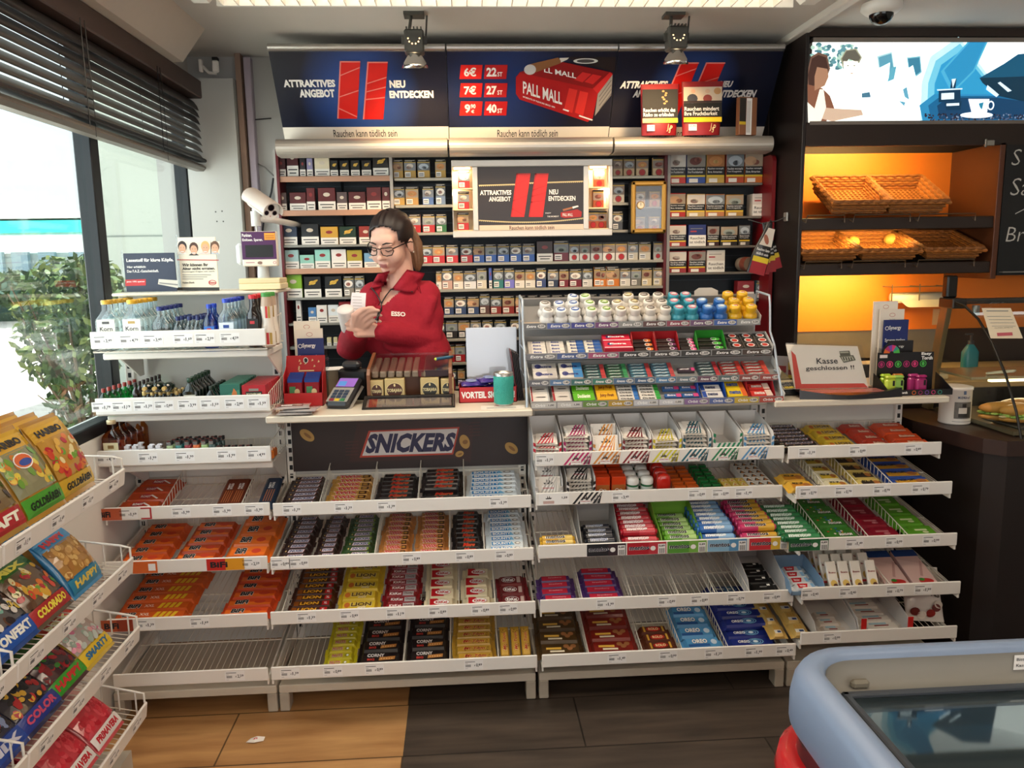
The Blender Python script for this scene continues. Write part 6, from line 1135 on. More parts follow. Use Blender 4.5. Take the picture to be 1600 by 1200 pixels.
for k in range(3):solid('mini_pack',f'purple and green miniature pack, {ORD[k]} from front, {w2_}','drink pack',cached(('mp',),lambda:G().box(-.04,.04,-.016,.016,0,.02,C('#6a6a8a',.4),.003).top(.02).rect(-.036,-.012,.0,.012,C('#3a7a4a',.4)).rect(.004,-.012,.036,.012,C('#8a8ab0',.4)).mesh('mp')),(xat(190,2.8,1.09)+.004*k,2.82+.036*k,1.083),'miniature packs',(0,0,.15))
brow(bottle('jd',.1,.014,.014,DKB,'#2a1c18',0,e=2),AL2,213,7,.032,'slim dark brown bottle',w2_,dx=.002,y0=.05)
ku=bottle('kuem',.072,.0165,.0165,DKG,'#c8a868',1,lcol='#2f5a34',accent='#d8d0c0',e=2,labz=(.08,.42),shoulder=.55)
for i in range(5):brow(ku,AL2,226+12.6*i,3,.035,f'small dark bottle with beige cap in {ORD[i]} row',w2_,y0=.025)
for i in range(3):
 P=(xat(239+15*i,2.81,1.17),2.80,1.082+.074+.0175);put(ku,'spirit_bottle',f'small dark bottle lying on the upright bottles, {ORD[i]} from the window','bottle',(P[0],P[1],P[2]),'lying bottles',(-PI/2+PI,0,0))
jm=bottle('jager',.115,.027,.016,DKG,'#1c3a24',1,lcol='#d9d6c4',accent='#c2482c',e=5,labz=(.06,.5),neck=.34);brow(jm,AL2,299,6,.038,'dark green square bottle with stag label'.replace('stag','cream'),w2_)
brow(bottle('jager2',.085,.02,.013,DKG,'#1c2a1c',1,lcol='#d9d6c4',accent='#3a6a3a',e=5,labz=(.06,.45),neck=.36),AL2,331,5,.036,'small dark green square bottle',w2_)
def boxmesh(key,w,d,h,col,fn):
 def mk_():g=G();g.box(-w/2,w/2,-d/2,d/2,0,h,C(col,.4),.0015);g.front(-d/2);fn(g,w,h);return g.mesh('box')
 return cached(('bx',key),mk_)
def gb(g,w,h):g.poly([(-w*.5,h*.5),(w*.5,h*.8),(w*.5,h),(-w*.5,h)],C('#2a6a5a',.4));g.poly([(0,0),(w*.4,0),(w*.34,h*.7),(w*.2,h*.85),(w*.04,h*.5)],C('#c8743a',.45),.0008);g.poly([(w*.1,h*.1),(w*.3,h*.1),(w*.24,h*.6)],C('#d8a060',.45),.001)
def rb(g,w,h):g.rect(-w*.34,h*.5,w*.34,h*.74,C('#1a1a14',.4));g.text('BOONEKAMP',0,h*.62,w*.6,h*.12,C('#e0d8b0',.4),.0008,.02);g.rect(-w*.34,h*.34,w*.34,h*.46,C('#e0d8c8',.4));g.rect(-w*.2,h*.76,w*.2,h*.86,C('#8a8a80',.4))
for k in range(7):
 solid('miniature_box',f'green miniature box with sausage coloured picture, {ORD[k]} from front, {w2_}'.replace('sausage coloured','orange'),'drink box',boxmesh('gb',.068,.03,.09,'#3f8a72',gb),(xat(362,2.81,1.12),2.81+.033*k,1.083),'green miniature boxes');solid('miniature_box',f'red bitter miniature box, {ORD[k]} from front, {w2_}','drink box',boxmesh('rb',.082,.03,.085,'#b01f2a',rb),(xat(399,2.81,1.12),2.81+.033*k,1.083),'red miniature boxes')
w3_='lowest spirits shelf'
brow(bottle('royal',.155,.036,.02,GL_A,'#d8c49a',1,ltext='Royal',lcol='#e6dcb4',labz=(.02,.5),accent='#8a6a3a'),AL3,178,5,.046,'amber brandy flask',w3_,dx=.003)
def lighter(w,h,col,metal=1):
 def mk_():
  b=G();b.sq([(w*.46,w*.26,0),(w*.5,w*.3,.003),(w*.5,w*.3,h*.74),(w*.46,w*.27,h*.76)],C(col,.3,coat=.4),16,3)
  m=G();m.box(-w*.46,w*.2,-w*.27,w*.27,h*.76,h*.92,C('#b8b6b2',.25,.9)if metal else C(col,.3),.001);f=G()
  if metal:f.box(w*.1,w*.5,-w*.24,w*.24,h*.8,h*1.0,BLACK,.002);f.box(-w*.42,w*.2,-w*.2,w*.2,h*.9,h*.98,C('#5a2a24',.4),.002)
  else:f.box(-w*.3,w*.5,-w*.25,w*.25,h*.9,h,C(col,.3),.003)
  p_=G();p_.front(-w*.305);p_.rect(-w*.3,h*.12,w*.3,h*.55,C('#8a9a8a' if metal else '#3a3a4a',.4),0)if not metal else[p_.poly([(-w*.4,h*.1),(w*.3,h*.3+.1*h*q),(w*.4,h*.5),(-w*.2,h*.6)],C('#d8d0c0',.4),0)for q in(0,)]
  return[('lighter_body',b.mesh('b')),('metal_head',m.mesh('m')),('thumb_button',f.mesh('f')),('print',p_.mesh('p'))]
 return cached(('lt',w,h,col,metal),mk_)
wl_=lighter(.025,.065,'#e8e6ea',0)
for i,px in enumerate((201,213,220,238,250)):put(wl_,'lighter',f'white lighter, {ORD[i]} from the window, {w3_}','lighter',(xat(px,2.81 if i!=2 else 2.84,.93),2.81 if i!=2 else 2.845,.902),'white lighters')
for i,(px,c,w_)in enumerate(((266,'#a8bc8a','pale green'),(280,'#2a7a78','teal'),(294,'#8c1c2a','dark red'),(307,'#d8682a','orange'),(320,'#9ab87a','light green'),(332,'#3a5450','grey green'))):
 for k in range(3):put(lighter(.024,.074,c),'lighter',f'{w_} patterned lighter, {ORD[k]} from front, {w3_}','lighter',(xat(px,2.81,.93)+.007*k,2.815+.03*k,.902),'patterned lighters')
for i,(px,c,w_)in enumerate(((344,'#8ac83a','lime'),(356,'#d04a8a','pink'),(367,'#2a5ab0','blue'),(378,'#9ac83a','bright lime'),(390,'#d83a6a','deep pink'))):put(lighter(.022,.055,c),'lighter',f'small {w_} lighter on the {w3_}','lighter',(xat(px,2.80,.92),2.80,.902),'small bright lighters',(0,0,.1))
solid('price_card_stack','flat orange packet at the guard end of the lowest spirits shelf','packet',G().box(-.035,.035,-.03,.03,0,.03,C('#d8742a',.4),.004),(xat(414,2.82,.92),2.83,.902))
# ledge on top with signs, terminal, security camera
g=G();g.box(AX0,AX1+.005,2.96,3.22,1.476,1.487,C('#e6ddca',.4),.003);solid('top_ledge','cream ledge on top of the spirits shelf unit','shelf ledge',g);ZT=1.4875
def board(name,label,x0,y0,x1,y1,Y,col,art,base='acrylic'):
 a,b=at(x0,y0,Y),at(x1,y1,Y);t=thing(name,label,'counter sign',((a.x+b.x)/2,Y,ZT));g=G();g.box(a.x,b.x,Y,Y+.006,ZT+.002,a.z,C(col,.3),.001);part('sign_board',g,t)
 M_,q=plane((0,Y,ZT),(1,0,0),(0,0,1));g=G();g.at(M_);art(g,q);part('sign_print',g,t)
 g=G();g.box(a.x,b.x,Y-.03,Y+.05,ZT,ZT+.002,ACRYL);g.box(a.x-.006,a.x-.002,Y,Y+.004,ZT+.002,a.z+.01,ACRYL);part('acrylic_foot',g,t)
def s1(g,q):
 qtext(g,q,'Lesestoff für kluge Köpfe.',198,403,271,411,PW,.0012,.03);qtext(g,q,'Hier erhältlich:',199,415,228,419,PW,.0012,.02);qtext(g,q,'Das F.A.Z.-Gutscheinheft.',199,421,248,426,PW,.0012,.02)
 qpoly(g,q,[(196,437),(228,436),(228,446),(196,447)],C('#c82a2c',.4),.001);qtext(g,q,'Jetzt 10% sparen',198,438.5,226,442,PW,.0016,.02);qpoly(g,q,[(248,436),(278,438),(278,450),(247,444)],C('#d8d4c8',.5),.001);qpoly(g,q,[(249,441),(278,444),(278,446),(249,443)],C('#8a8a88',.5),.0014)
board('counter_sign','dark blue newspaper sign standing on the spirits shelf',192,396,277,455,3.02,'#1e2740',s1)
def s2(g,q):
 qpoly(g,q,[(277,405.2),(342,405.8),(342,407.2),(277,406.6)],C('#b8403a',.4),.001)
 for k,(cx,hair,w)in enumerate(((285,'#2a1c18',7.5),(303,'#4a2c1c',8),(321,'#d8b070',9),(336,'#6a4a34',7))):
  y=389 if k!=1 else 391;qpoly(g,q,[(cx-w,y-11),(cx+w,y-12),(cx+w,y+8),(cx-w,y+9)],C('#e6ddcc',.4),.0008);g.ell(*q(cx,y-4),.016,.02,C(hair,.5),.0012,14);g.ell(*q(cx,y-.5),.0125,.017,C('#d8a888',.5),.0016,14);g.rect(*q(cx-2.5,y+5),*q(cx+2.5,y+3.8),PW,.002)
  for e_ in(-2.2,2.2):g.ell(*q(cx+e_,y-2),.0016,.001,C('#3a2a24',.5),.002,6)
  qpoly(g,q,[(cx-w,y+8),(cx-3,y+4),(cx+3,y+4),(cx+w,y+8)],C(('#e8e4dc','#3a3a3a','#d8c8c0','#b0b8c0')[k],.5),.0014)
 qtext(g,q,'Wir können Ihr',285,411,325,416.5,INK,.0012,.03);qtext(g,q,'Alter nicht erraten.',285,417,336,422,INK,.0012,.03);qtext(g,q,'Deswegen fragen wir nach.',285,423,336,426,INK,.0012,.015)
 for k in range(3):qpoly(g,q,[(285,429+k*3.2),(330-k*6,429+k*3.2),(330-k*6,430+k*3.2),(285,430+k*3.2)],GREY,.0012)
 qtext(g,q,'Vielen Dank',285,440,304,443,INK,.0012,.02);g.ring(*q(332,441.5),.0145,.0095,.002,C('#c0303a',.4),.0012,20);qtext(g,q,'Esso',327,439.5,337,443.5,C('#c0303a',.4),.0012,.03);qpoly(g,q,[(277,449),(343,449),(343,454),(277,454)],C('#3a3834',.5),.0008)
board('counter_sign','cream age check sign with four smiling portraits, standing on the spirits shelf',277,371,342,454,3.05,'#ece5d0',s2)
def terminal(label,P,s,tilt,white_base):
 """loyalty card display: dark screen in a purple fascia on a white stand"""
 t=thing('display_terminal',label,'display',P,None,(tilt,0,0)if not white_base else None);w=.062*s;h=.062*s;PU=C('#4a1c50',.35)
 z0=.085*s if white_base else .01
 if white_base:
  g=G();g.box(-w*1.18,w*1.2,-.04,.09,.002,.024,C('#e6d8b0',.4),.003);g.box(-w*1.2,w*1.15,-.035,.09,.024,.043,C('#e0d0a4',.4),.003);g.lathe([(.022,.043),(.019,z0)],C('#d0d4d4',.4),16,0,.03);lpart('stand',g,t)
  g=G();g.box(-w-.026,-w,.0,.03,z0+.005,z0+.085,C('#d8dde0',.4),.01);lpart('card_reader',g,t)
 g=G();g.box(-w,w,-.012,.02,z0,z0+2*h,C('#e8e0d0',.4),.004);lpart('housing',g,t)
 g=G();g.front(-.0125,0,z0);g.rect(-w*.98,h*.4,w*.98,h*1.98,PU,.0005);g.rect(-w*.78,h*.52,w*.8,h*1.22,BLACK,.001);g.text('Punkten.',-w*.92,h*1.78,w*.56,h*.18,PW,.0012,.02,0,'l');g.text('Einlösen. Sparen.',-w*.92,h*1.5,w*1.16,h*.2,PW,.0012,.02,0,'l');g.rect(w*.34,h*1.5,w*.96,h*1.9,C('#e89a34',.4),.001);g.rect(w*.4,h*1.72,w*.9,h*1.76,C('#a85a1c',.4),.0014);g.rect(w*.4,h*1.6,w*.9,h*1.64,C('#a85a1c',.4),.0014);g.rect(-w*.8,h*.2,-w*.3,h*.24,C('#b06a7a',.5),.0008);g.ell(0,h*.2,w*.14,h*.09,C('#8a6a5a',.5),.0008,10);g.ring(w*.84,h*.2,w*.09,h*.08,.0015,C('#c0606a',.5),.0008,14)
 lpart('purple_fascia',g,t)
a=at(411,448,3.05);terminal('purple loyalty display terminal on a cream stand above the spirits shelf',(a.x,3.04,ZT),1.02,0,True)
cx,cz=ux(405,325,3.3),uz(405,325,3.3);cc=thing('bullet_camera','white bullet security camera on a wall arm beside the tobacco rack','security camera',(cx,3.4,cz));WHC=C('#e6e4de',.3,coat=.3)
d=(Vector((.40,-.5,-.24))).normalized();c0=Vector((cx-.05,3.42,cz+.045))
g=G();ax=frame(c0,d.cross(Vector((0,0,1))),(d.cross(Vector((0,0,1)))).cross(d)*1.0);u_=d.cross(Vector((0,0,1))).normalized();v_=u_.cross(d)
Mx=Matrix(((u_.x,v_.x,d.x,c0.x),(u_.y,v_.y,d.y,c0.y),(u_.z,v_.z,d.z,c0.z),(0,0,0,1)))
g.at(Mx);g.lathe([(.03,0),(.035,.01),(.035,.15),(.037,.16)],WHC,24);part('camera_body',g,cc)
g=G();g.at(Mx);g.loft([[(.042*math.cos(t),.042*math.sin(t)*.9+.003,z)for t in[PI*(-.12+1.24*k/12)for k in range(13)]]+[(.039*math.cos(t),.039*math.sin(t)*.9+.002,z)for t in[PI*(1.12-1.24*k/12)for k in range(13)]]for z in(-.02,.185)],C('#cbbfb4',.3),True);part('sun_shield',g,cc)
g=G();g.at(Mx);g.ell(0,0,.034,.034,WHC,.1605,24);[g.ell(x,y,r,r,C('#101014',.1),.1612,16)for x,y,r in((0,.012,.0125),(-.017,-.009,.0085),(.017,-.009,.0085))];[g.ring(x,y,r+.002,r+.002,.003,C('#8a7a74',.4),.1609,16)for x,y,r in((0,.012,.0125),(-.017,-.009,.0085),(.017,-.009,.0085))];g.ell(0,-.022,.0024,.0024,C('#b04a44',.4),.1612,8);part('lens_face',g,cc,'round face with three dark lenses')
g=G();zj=cz-.035;xj=cx-.05;g.tube([c0+d*.05,(xj,3.43,cz)],.012,WHC,8);g.lathe([(.02,-.03),(.02,.03)],WHC,16,xj,3.44,zj);g.tube([(xj,3.44,zj),(xj+.06,3.46,zj-.004),(xj+.06,4.05,zj-.004)],.014,WHC,8);g.box(xj+.01,xj+.13,4.05,4.069,zj-.05,zj+.05,WHC,.003);g.tube([(xj,3.44,zj-.03),(xj+.005,3.46,zj-.3)],.004,WHC,6);part('mount_arm',g,cc)
g=G();p=lambda x,y:at(x,y,4.05)
g.tube([p(358,187),p(385,188),p(424,185)],.003,BLACK,5);solid('cable','thin dark cable running across the wall high beside the conduit','cable',g);g=G();g.tube([p(372,252),p(395,252),p(414,262),p(428,275)],.004,C('#7a7672',.6),5);g.tube([p(427,278),p(424,300),p(418,320)],.005,BLACK,5);solid('cable','grey cable curving down to the security camera plug','cable',g);g=G();g.tube([p(388,346),p(400,370),p(408,380),p(409,392)],.004,BLACK,5);g.tube([p(412,346),p(409,372),p(409,385)],.004,BLACK,5);solid('cable','two black leads meeting in a fork behind the loyalty display','cable',g)
# ================================================================== THINGS ON THE CASH COUNTER
# sticker sachet display
x0,x1=xat(441,2.93,1.1),xat(503,2.93,1.1);zt=uz(470,556,3.03);w=x1-x0;RD=C('#b01a1e',.4)
t=thing('sticker_display','red football sticker carton on the counter beside the brochure holder','display carton',((x0+x1)/2,2.95,ZC));g=G();a=w/2
g.box(-a,a,0,.09,0,.002,RD);g.box(-a,a,.088,.09,0,zt-ZC,RD);g.box(-a,a,0,.002,0,.05,RD)
for x in(-a,a-.002):g.at(frame((x,0,0),(0,1,0),(0,0,1)));g.prism([(0,0),(.09,0),(.09,zt-ZC),(.07,.14),(.02,.115),(0,.05)],0,.002,RD)
lpart('carton',g,t);g=G();g.front(.0875);hh=zt-ZC;g.ell(0,hh*.9,.008,.01,BLACK,.001,14);g.ring(0,hh*.9,.009,.011,.002,PW,.0014,14)
for k in range(9):a_=rnd.uniform(-w*.36,w*.36);b_=rnd.uniform(hh*.68,hh*.92);g.poly([(a_,b_),(a_+.008,b_+.003),(a_+.004,b_+.01)],C('#d8c890',.4),.001)
g.rect(-w*.2,hh*.665,w*.2,hh*.69,C('#e0c890',.4),.001);lpart('header_print',g,t)
def stk():
 g=G();g.box(-.027,.027,0,.006,0,.1,C('#8a1220',.2,.3),.002);g.front(0);g.rect(-.027,.085,.027,.1,C('#22408a',.2,.4));g.rect(-.02,.03,.002,.07,C('#3a7a4a',.3));g.ell(.008,.05,.01,.012,C('#c8b080',.35),.001,12);g.rect(-.02,.012,.02,.02,C('#d8c8a0',.4),.0008);return g.mesh('sachet')
for i in range(2):
 for k in range(5):solid('sticker_sachet',f'red foil sticker sachet, {ORD[k]} from front, {("window","till")[i]} side of the red carton','sticker sachet',cached(('stk',),stk),((x0+x1)/2+(-.5+i)*.062,2.957+.013*k,ZC+.003+.004*k),'foil sticker sachets',(-.08,0,rnd.uniform(-.04,.04)))
# foil packs overhanging the counter edge
for k,(dx,dz,rz)in enumerate(((0,.001,.05),(.012,.010,-.06),(-.01,.019,.12))):
 solid('foil_pack',f'clear foil card pack lying at the counter edge, {("bottom","middle","top")[k]} of three','foil pack',cached(('fp',),lambda:sweetbag(.125,.09,.009,'#b9b2ae',lambda g,w,h:(g.rect(-w*.4,h*.2,w*.3,h*.75,C('#a87a74',.2,.3),.0008),g.rect(-w*.3,h*.3,w*.0,h*.5,PW,.0012)),crimp=.012,rough=.12).mesh('fp')),(xat(462,2.80,1.07)+dx,2.765+.008*k,ZC+.0055+dz),'foil packs at the counter edge',(-PI/2,0,rz))
def brochures(P,label,s=1.,hs=1.):
 t=thing('brochure_holder',label,'brochure holder',P);w=.055*s;g=G();g.box(-w,w,0,.08,0,.003,ACRYL);g.box(-w,w,0,.002,0,.13*s,ACRYL);g.box(-w,w,.078,.08,0,.2*s,ACRYL);g.box(-w,-w+.002,0,.08,0,.16*s,ACRYL);g.box(w-.002,w,0,.08,0,.16*s,ACRYL);g.box(-w,w,.04,.042,0,.17*s,ACRYL);lpart('acrylic_holder',g,t)
 for k,(y,h,c,txt,tc,nm)in enumerate(((.01,.24*hs,'#1c2c6a','Synergy',PW,'front blue fuel leaflet'),(.034,.275*hs,'#efe4d4','Esso Card',C('#c06a5a',.4),'middle cream card leaflet'),(.06,.302*hs,'#eee6d8','Esso Card',C('#c06a5a',.4),'rear cream card leaflet'))):
  g=G();x=(.0,-.006,-.02)[k]*s;g.box(x-w*.9,x+w*.9,0,.008,.004,h,C(c,.4));g.front(0)
  if k==0:g.text(txt,x-w*.1,h*.88,w*.9,.02*s,tc,.001,.02);g.text('Synergy tanken',x-w*.06,h*.7,w*1.5,.018*s,PW,.001,.02);g.text('und sparen!',x-w*.2,h*.52,w*1.0,.016*s,PW,.001,.02);g.ring(x-w*.7,h*.88,.008*s,.008*s,.002,PW,.001,12)
  else:g.ring(x,h-.022*s,.012*s,.008*s,.0015,tc,.001,16);g.text(txt,x,h-.04*s,w*.4,.006*s,GREY,.001,.01)
  solid('leaflet',f'{nm} in the {label.split(" on ")[0]}'[:90],'leaflet',g,(P[0],P[1]+y,P[2]),None)
brochures((xat(486,3.06,1.2),3.06,ZC),'clear brochure holder on the cash counter',1.0)
# card terminal
P=Vector((xat(537,2.96,1.09),2.93,ZC));t=thing('card_terminal','black card payment terminal on the cash counter','card terminal',P,None,(0,0,-.25));DG=C('#26272a',.4);SG=C('#a8a49c',.35,.3)
g=G();g.at(TR(0,0,.018,rx=.45));g.box(-.045,.045,-.055,.12,-.002,.034,DG,.012);lpart('terminal_body',g,t)
g=G();g.at(TR(0,0,.014,rx=.42));g.box(-.048,.048,-.062,.11,-.006,.008,SG,.006);lpart('silver_rim',g,t)
g=G();g.at(TR(0,0,.018,rx=.45));g.top_=0;M0=TR(0,0,.018,rx=.45)@ Matrix.Translation((0,0,.0345));g.at(M0);g.rect(-.036,.045,.036,.1,C('#7a4a9a',.2,e=.8,ecol='#8a6ab0'),.001);g.rect(-.03,.05,.0,.08,C('#4a7ab8',.2,e=.6,ecol='#5a8ac0'),.0014);lpart('screen',g,t,'glowing violet screen')
g=G();g.at(M0);g.rect(-.04,-.048,.04,.04,SG,.0005)
for i in range(4):
 for k in range(3):g.box(-.03+.021*k,-.013+.021*k,-.045+.018*(3-i),-.032+.018*(3-i),.0006,.004,C(('#8a2430','#d8b82a','#2a7a44')[k]if i==3 else '#2c3a50',.4),.001)
lpart('keypad',g,t)
g=G();g.box(-.07,.05,.125,.175,0,.12,BLACK,.01);g.box(-.05,.02,.12,.165,.12,.15,DG,.01);lpart('printer_block',g,t)
g=G();P2=(xat(530,3.15,1.14),3.15,ZC);g.box(-.06,.09,-.03,.05,0,.11,C('#8a7a60',.6),.004);g.box(-.09,.05,-.05,.04,.112,.114,PAPER);solid('paper_tray','brown box with white slips behind the card terminal','paper tray',g,P2,None,(0,0,.2))
# cigar case
cx0,cx1=xat(566,2.87,1.07),xat(711,2.87,1.07);w=(cx1-cx0)/2;WD=C('#7a4a2c',.4,n=.2,ns=14);t=thing('cigar_case','wooden cigar case with open glass flap in front of the cashier','cigar case',((cx0+cx1)/2,2.86,ZC));zc1=.135
g=G();w2=w*.94
for x in(-w2,w2-.012):g.at(frame((x,0,0),(0,1,0),(0,0,1)));g.prism([(.09,0),(.34,0),(.34,.165),(.32,.165),(.11,.13),(.09,.11)],0,.012,WD)
g.M=I4;g.box(-w2,w2,.09,.34,0,.012,WD);g.box(-w2,w2,.2,.205,.012,.1,WD);g.box(-w2,w2,.33,.34,0,.12,WD);g.box(-w2,w2,.09,.1,.012,.03,WD);lpart('wooden_case',g,t)
g=G();g.at(TR(0,.1,.122,rx=.15));g.box(-w2+.012,w2-.012,0,.235,0,.004,FILM);lpart('glass_top',g,t)
g=G();g.at(TR(0,.1,.12,rx=.15));g.box(w2*.35,w2*.95,.02,.23,-.03,-.002,C('#3a2a34',.5),.003);g.box(w2*.2,w2*.34,.02,.23,-.03,-.002,C('#6a1c28',.4),.003);[g.box(-w2*.9+k*.03,-w2*.9+k*.03+.024,.02,.22,-.03,-.006,C('#8a7a6a',.5),.004)for k in range(7)];lpart('cigar_packets',g,t)
fl=G();fl.at(TR(0,.088,.03,rx=.3));FRM=C('#1a1614',.4);fl.box(-w,w,-.105,-.092,-.006,.006,FRM,.003);fl.box(-w,w,-.012,0,-.006,.006,FRM,.003);fl.box(-w,-w+.012,-.105,0,-.006,.006,FRM,.003);fl.box(w-.012,w,-.105,0,-.006,.006,FRM,.003);fo=lpart('front_flap',fl,t)
g=G();g.at(TR(0,.088,.03,rx=.3));g.box(-w+.012,w-.012,-.092,-.012,-.001,.001,FILM);lpart('flap_glass',g,fo);g=G();g.at(TR(0,.088,.03,rx=.3));g.box(-w+.014,w-.014,-.09,-.014,-.005,-.003,C('#a89a94',.4,n=.3,ns=12));g.rect(-w+.02,-.088,-w+.05,-.016,C('#c0483a',.4),-.002);lpart('flap_inlay',g,fo)
def tob(w_,h_,dk):
 def mk_():g=G();g.box(-w_/2,w_/2,0,.05,0,h_,C('#c8b078',.4),.0015);g.front(0);g.ell(0,h_*.46,w_*.42,h_*.36,C('#e0cc94',.4),.0006,24);g.ell(0,h_*.46,w_*.4,h_*.33,C(dk,.4),.001,24);g.text('TOBAJARA',0,h_*.44,w_*.74,h_*.2,C('#e6d6a0',.4),.0015,.02);g.ell(0,h_*.7,w_*.05,h_*.07,C('#e0cc94',.4),.0015,12);return g.mesh('box')
 return cached(('tob',round(w_,3),dk),mk_)
for i,(a,b,y,h,dk,lab)in enumerate(((578,599,598,.075,'#4a2418','narrow cream cigar box with brown oval'),(601,632,598,.08,'#4a2418','wide cream cigar box with brown oval'),(657,686,597,.08,'#2a2a24','wide cream cigar box with black oval'),(689,709,597,.075,'#2a2a24','narrow cream cigar box with black oval'))):
 X0,X1=xat(a,2.965,1.12),xat(b,2.965,1.12);solid('cigar_box',lab+' inside the cigar case','cigar box',tob(X1-X0,h,dk),((X0+X1)/2,2.965,ZC+.0125))
a=at(690,592,3.0);g=G();g.at(TR(ry=PI/2));g.lathe([(.002,-.05),(.006,-.045),(.006,.03),(.0045,.05)],[C('#c8d84a',.3),C('#3a6a8a',.3),C('#2a4a5a',.3)],10);solid('highlighter_pen','green and blue pen lying on the cigar case glass','pen',g,(a.x+.01,3.06,ZC+.155),None,(0,.0,.8))
# white sign back, red promotion box, tumbler, leaflets
a,b=at(728,517,3.1),at(809,592,3.1);t=thing('white_sign_board','blank white board in a clear sleeve at the end of the cash counter','sign board',((a.x+b.x)/2,3.1,ZC),None,(-.1,0,0));w=(b.x-a.x)/2
g=G();g.box(-w,w,0,.006,0,a.z-ZC+.01,C('#d6d8e0',.15,coat=.8),.002);lpart('board',g,t);g=G();g.box(-w*1.02,w*1.02,-.003,-.001,.0,a.z-ZC+.012,ACRYL);lpart('clear_sleeve',g,t)
x0,x1=xat(717,2.93,1.09),xat(808,2.93,1.09);w=(x1-x0)/2;t=thing('promotion_box','red promotion box with white capitals on the cash counter','promotion box',((x0+x1)/2,2.93,ZC));RB=C('#c01a20',.35);g=G();g.box(-w,w,0,.003,0,.058,RB);g.box(-w,w,.1,.103,0,.058,RB);g.box(-w,-w+.003,0,.1,0,.058,RB);g.box(w-.003,w,0,.1,0,.058,RB);g.box(-w,w,0,.1,0,.003,RB);lpart('open_box',g,t)
g=G();g.front(0);g.text('VORTEIL SICHERN!',0,.03,w*1.84,.026,PW,.001,.04);lpart('lettering',g,t)
for k in range(6):
 solid('sweet_pack',f'shiny purple chocolate pack in the red promotion box, {ORD[k]} from the bottom','sweet pack',cached(('pp',),lambda:sweetbag(.11,.08,.02,'#4a3a8a',lambda g,w,h:(g.ell(-w*.1,h*.5,w*.2,h*.3,C('#8a9ad0',.15,.5),.0008,14),g.ell(w*.2,h*.5,w*.14,h*.2,C('#2a3a9a',.2),.001,12)),rough=.12).mesh('pp')),((x0+x1)/2-.035+(.07 if k%2 else 0)+rnd.uniform(-.01,.01),2.945+.004*k,ZC+.014+.0115*k),'purple packs in the promotion box',(-PI/2+.1,0,rnd.uniform(-.3,.3)))
P=(xat(787,2.87,1.1),2.865,ZC);t=thing('tumbler','turquoise knitted tumbler standing before the red promotion box','tumbler',P);g=G();g.lathe([(.03,.008),(.036,.012),(.037,.105),(.035,.11)],C('#35a89a',.5,b=.8,ns=160),24);lpart('turquoise_sleeve',g,t)
g=G();g.lathe([(.028,0),(.032,.003),(.03,.01)],STEEL,24);lpart('steel_base',g,t);g=G();g.lathe([(.035,.108),(.0355,.122),(.033,.123),(.032,.1),(.031,.06)],STEEL,24,caps=False);lpart('steel_rim',g,t)
t=thing('leaflet_stack','fanned stack of dark leaflets standing between tumbler and gum rack','leaflets',(xat(813,2.95,1.1),2.95,ZC),None,(0,-.12,0))
for k in range(5):g=G();g.box(-.012+.006*k,-.009+.006*k,0,.11,0,.19-.004*k,C('#2a2424' if k else '#5a1c20',.5));lpart('leaflet',g,t)
a,b=atz(752,641,ZC),atz(820,638,ZC);g=G();g.box(a.x,b.x,2.79,2.86,ZC,ZC+.0015,C('#eee6da',.5));g.top(ZC+.0015);g.rect((a.x+b.x)/2-.03,2.84,(a.x+b.x)/2+.03,2.848,C('#c0303a',.4),.0005);[g.rect(a.x+.02,2.80+.01*k,b.x-.03,2.803+.01*k,GREY,.0005)for k in range(3)];solid('paper_sheet','white notice sheet lying flat before the tumbler','paper',g)
# ---- counter with the closed till sign
ZD=1.06;TRY=C('#17151a',.35);t=thing('coin_tray','curved black plastic tray holding the closed till sign','tray',(xat(1330,2.9,1.07),2.9,ZD));x0,x1=xat(1240,2.88,1.07)-t.location.x,xat(1402,2.86,1.07)-t.location.x
g=G();N_=14;rows=[]
for j,(y,z)in enumerate(((-.075,.0),(-.07,.014),(.0,.004),(.11,.008),(.115,0))):rows.append([(x0+(x1-x0)*i/N_,y-.028*math.sin(PI*i/N_)*(1 if j<3 else 0),z+(.02*(1-math.sin(PI*i/N_))if j in(1,2)else 0))for i in range(N_+1)])
for r in range(4):
 for i in range(N_):g.add([rows[r][i],rows[r][i+1],rows[r+1][i+1],rows[r+1][i]],[(0,1,2,3)],TRY,True)
lpart('tray_dish',g,t)
bo=Vector((xat(1320,2.92,1.08),2.90,ZD+.022));PS,QS=plane(bo,(1,0,0),(0,.35,1));t=thing('till_sign','white and red closed till notice in a clear holder on black tray','notice',bo)
pa,pb,pc,pd=(1228,538),(1340,541),(1357,606),(1242,608);g=G();g.at(PS);q4=[QS(*p_)for p_ in(pa,pb,pc,pd)];g.prism(q4,-.004,0,C('#f0e4d2',.4));part('notice_board',g,t)
g=G();g.at(PS);qpoly(g,QS,[(1236,548),(1243,555),(1252,600),(1350,599),(1356,605.5),(1243,607.5)],C('#d8483a',.4),.0008);qpoly(g,QS,[(1237,542),(1338,544.5),(1350,600),(1252,601)],C('#f2e8da',.4),.0006);qtext(g,QS,'Kasse',1276,559,1308,569,INK,.002,.01);qtext(g,QS,'geschlossen !!',1259,570.5,1334,581,INK,.002,.01)
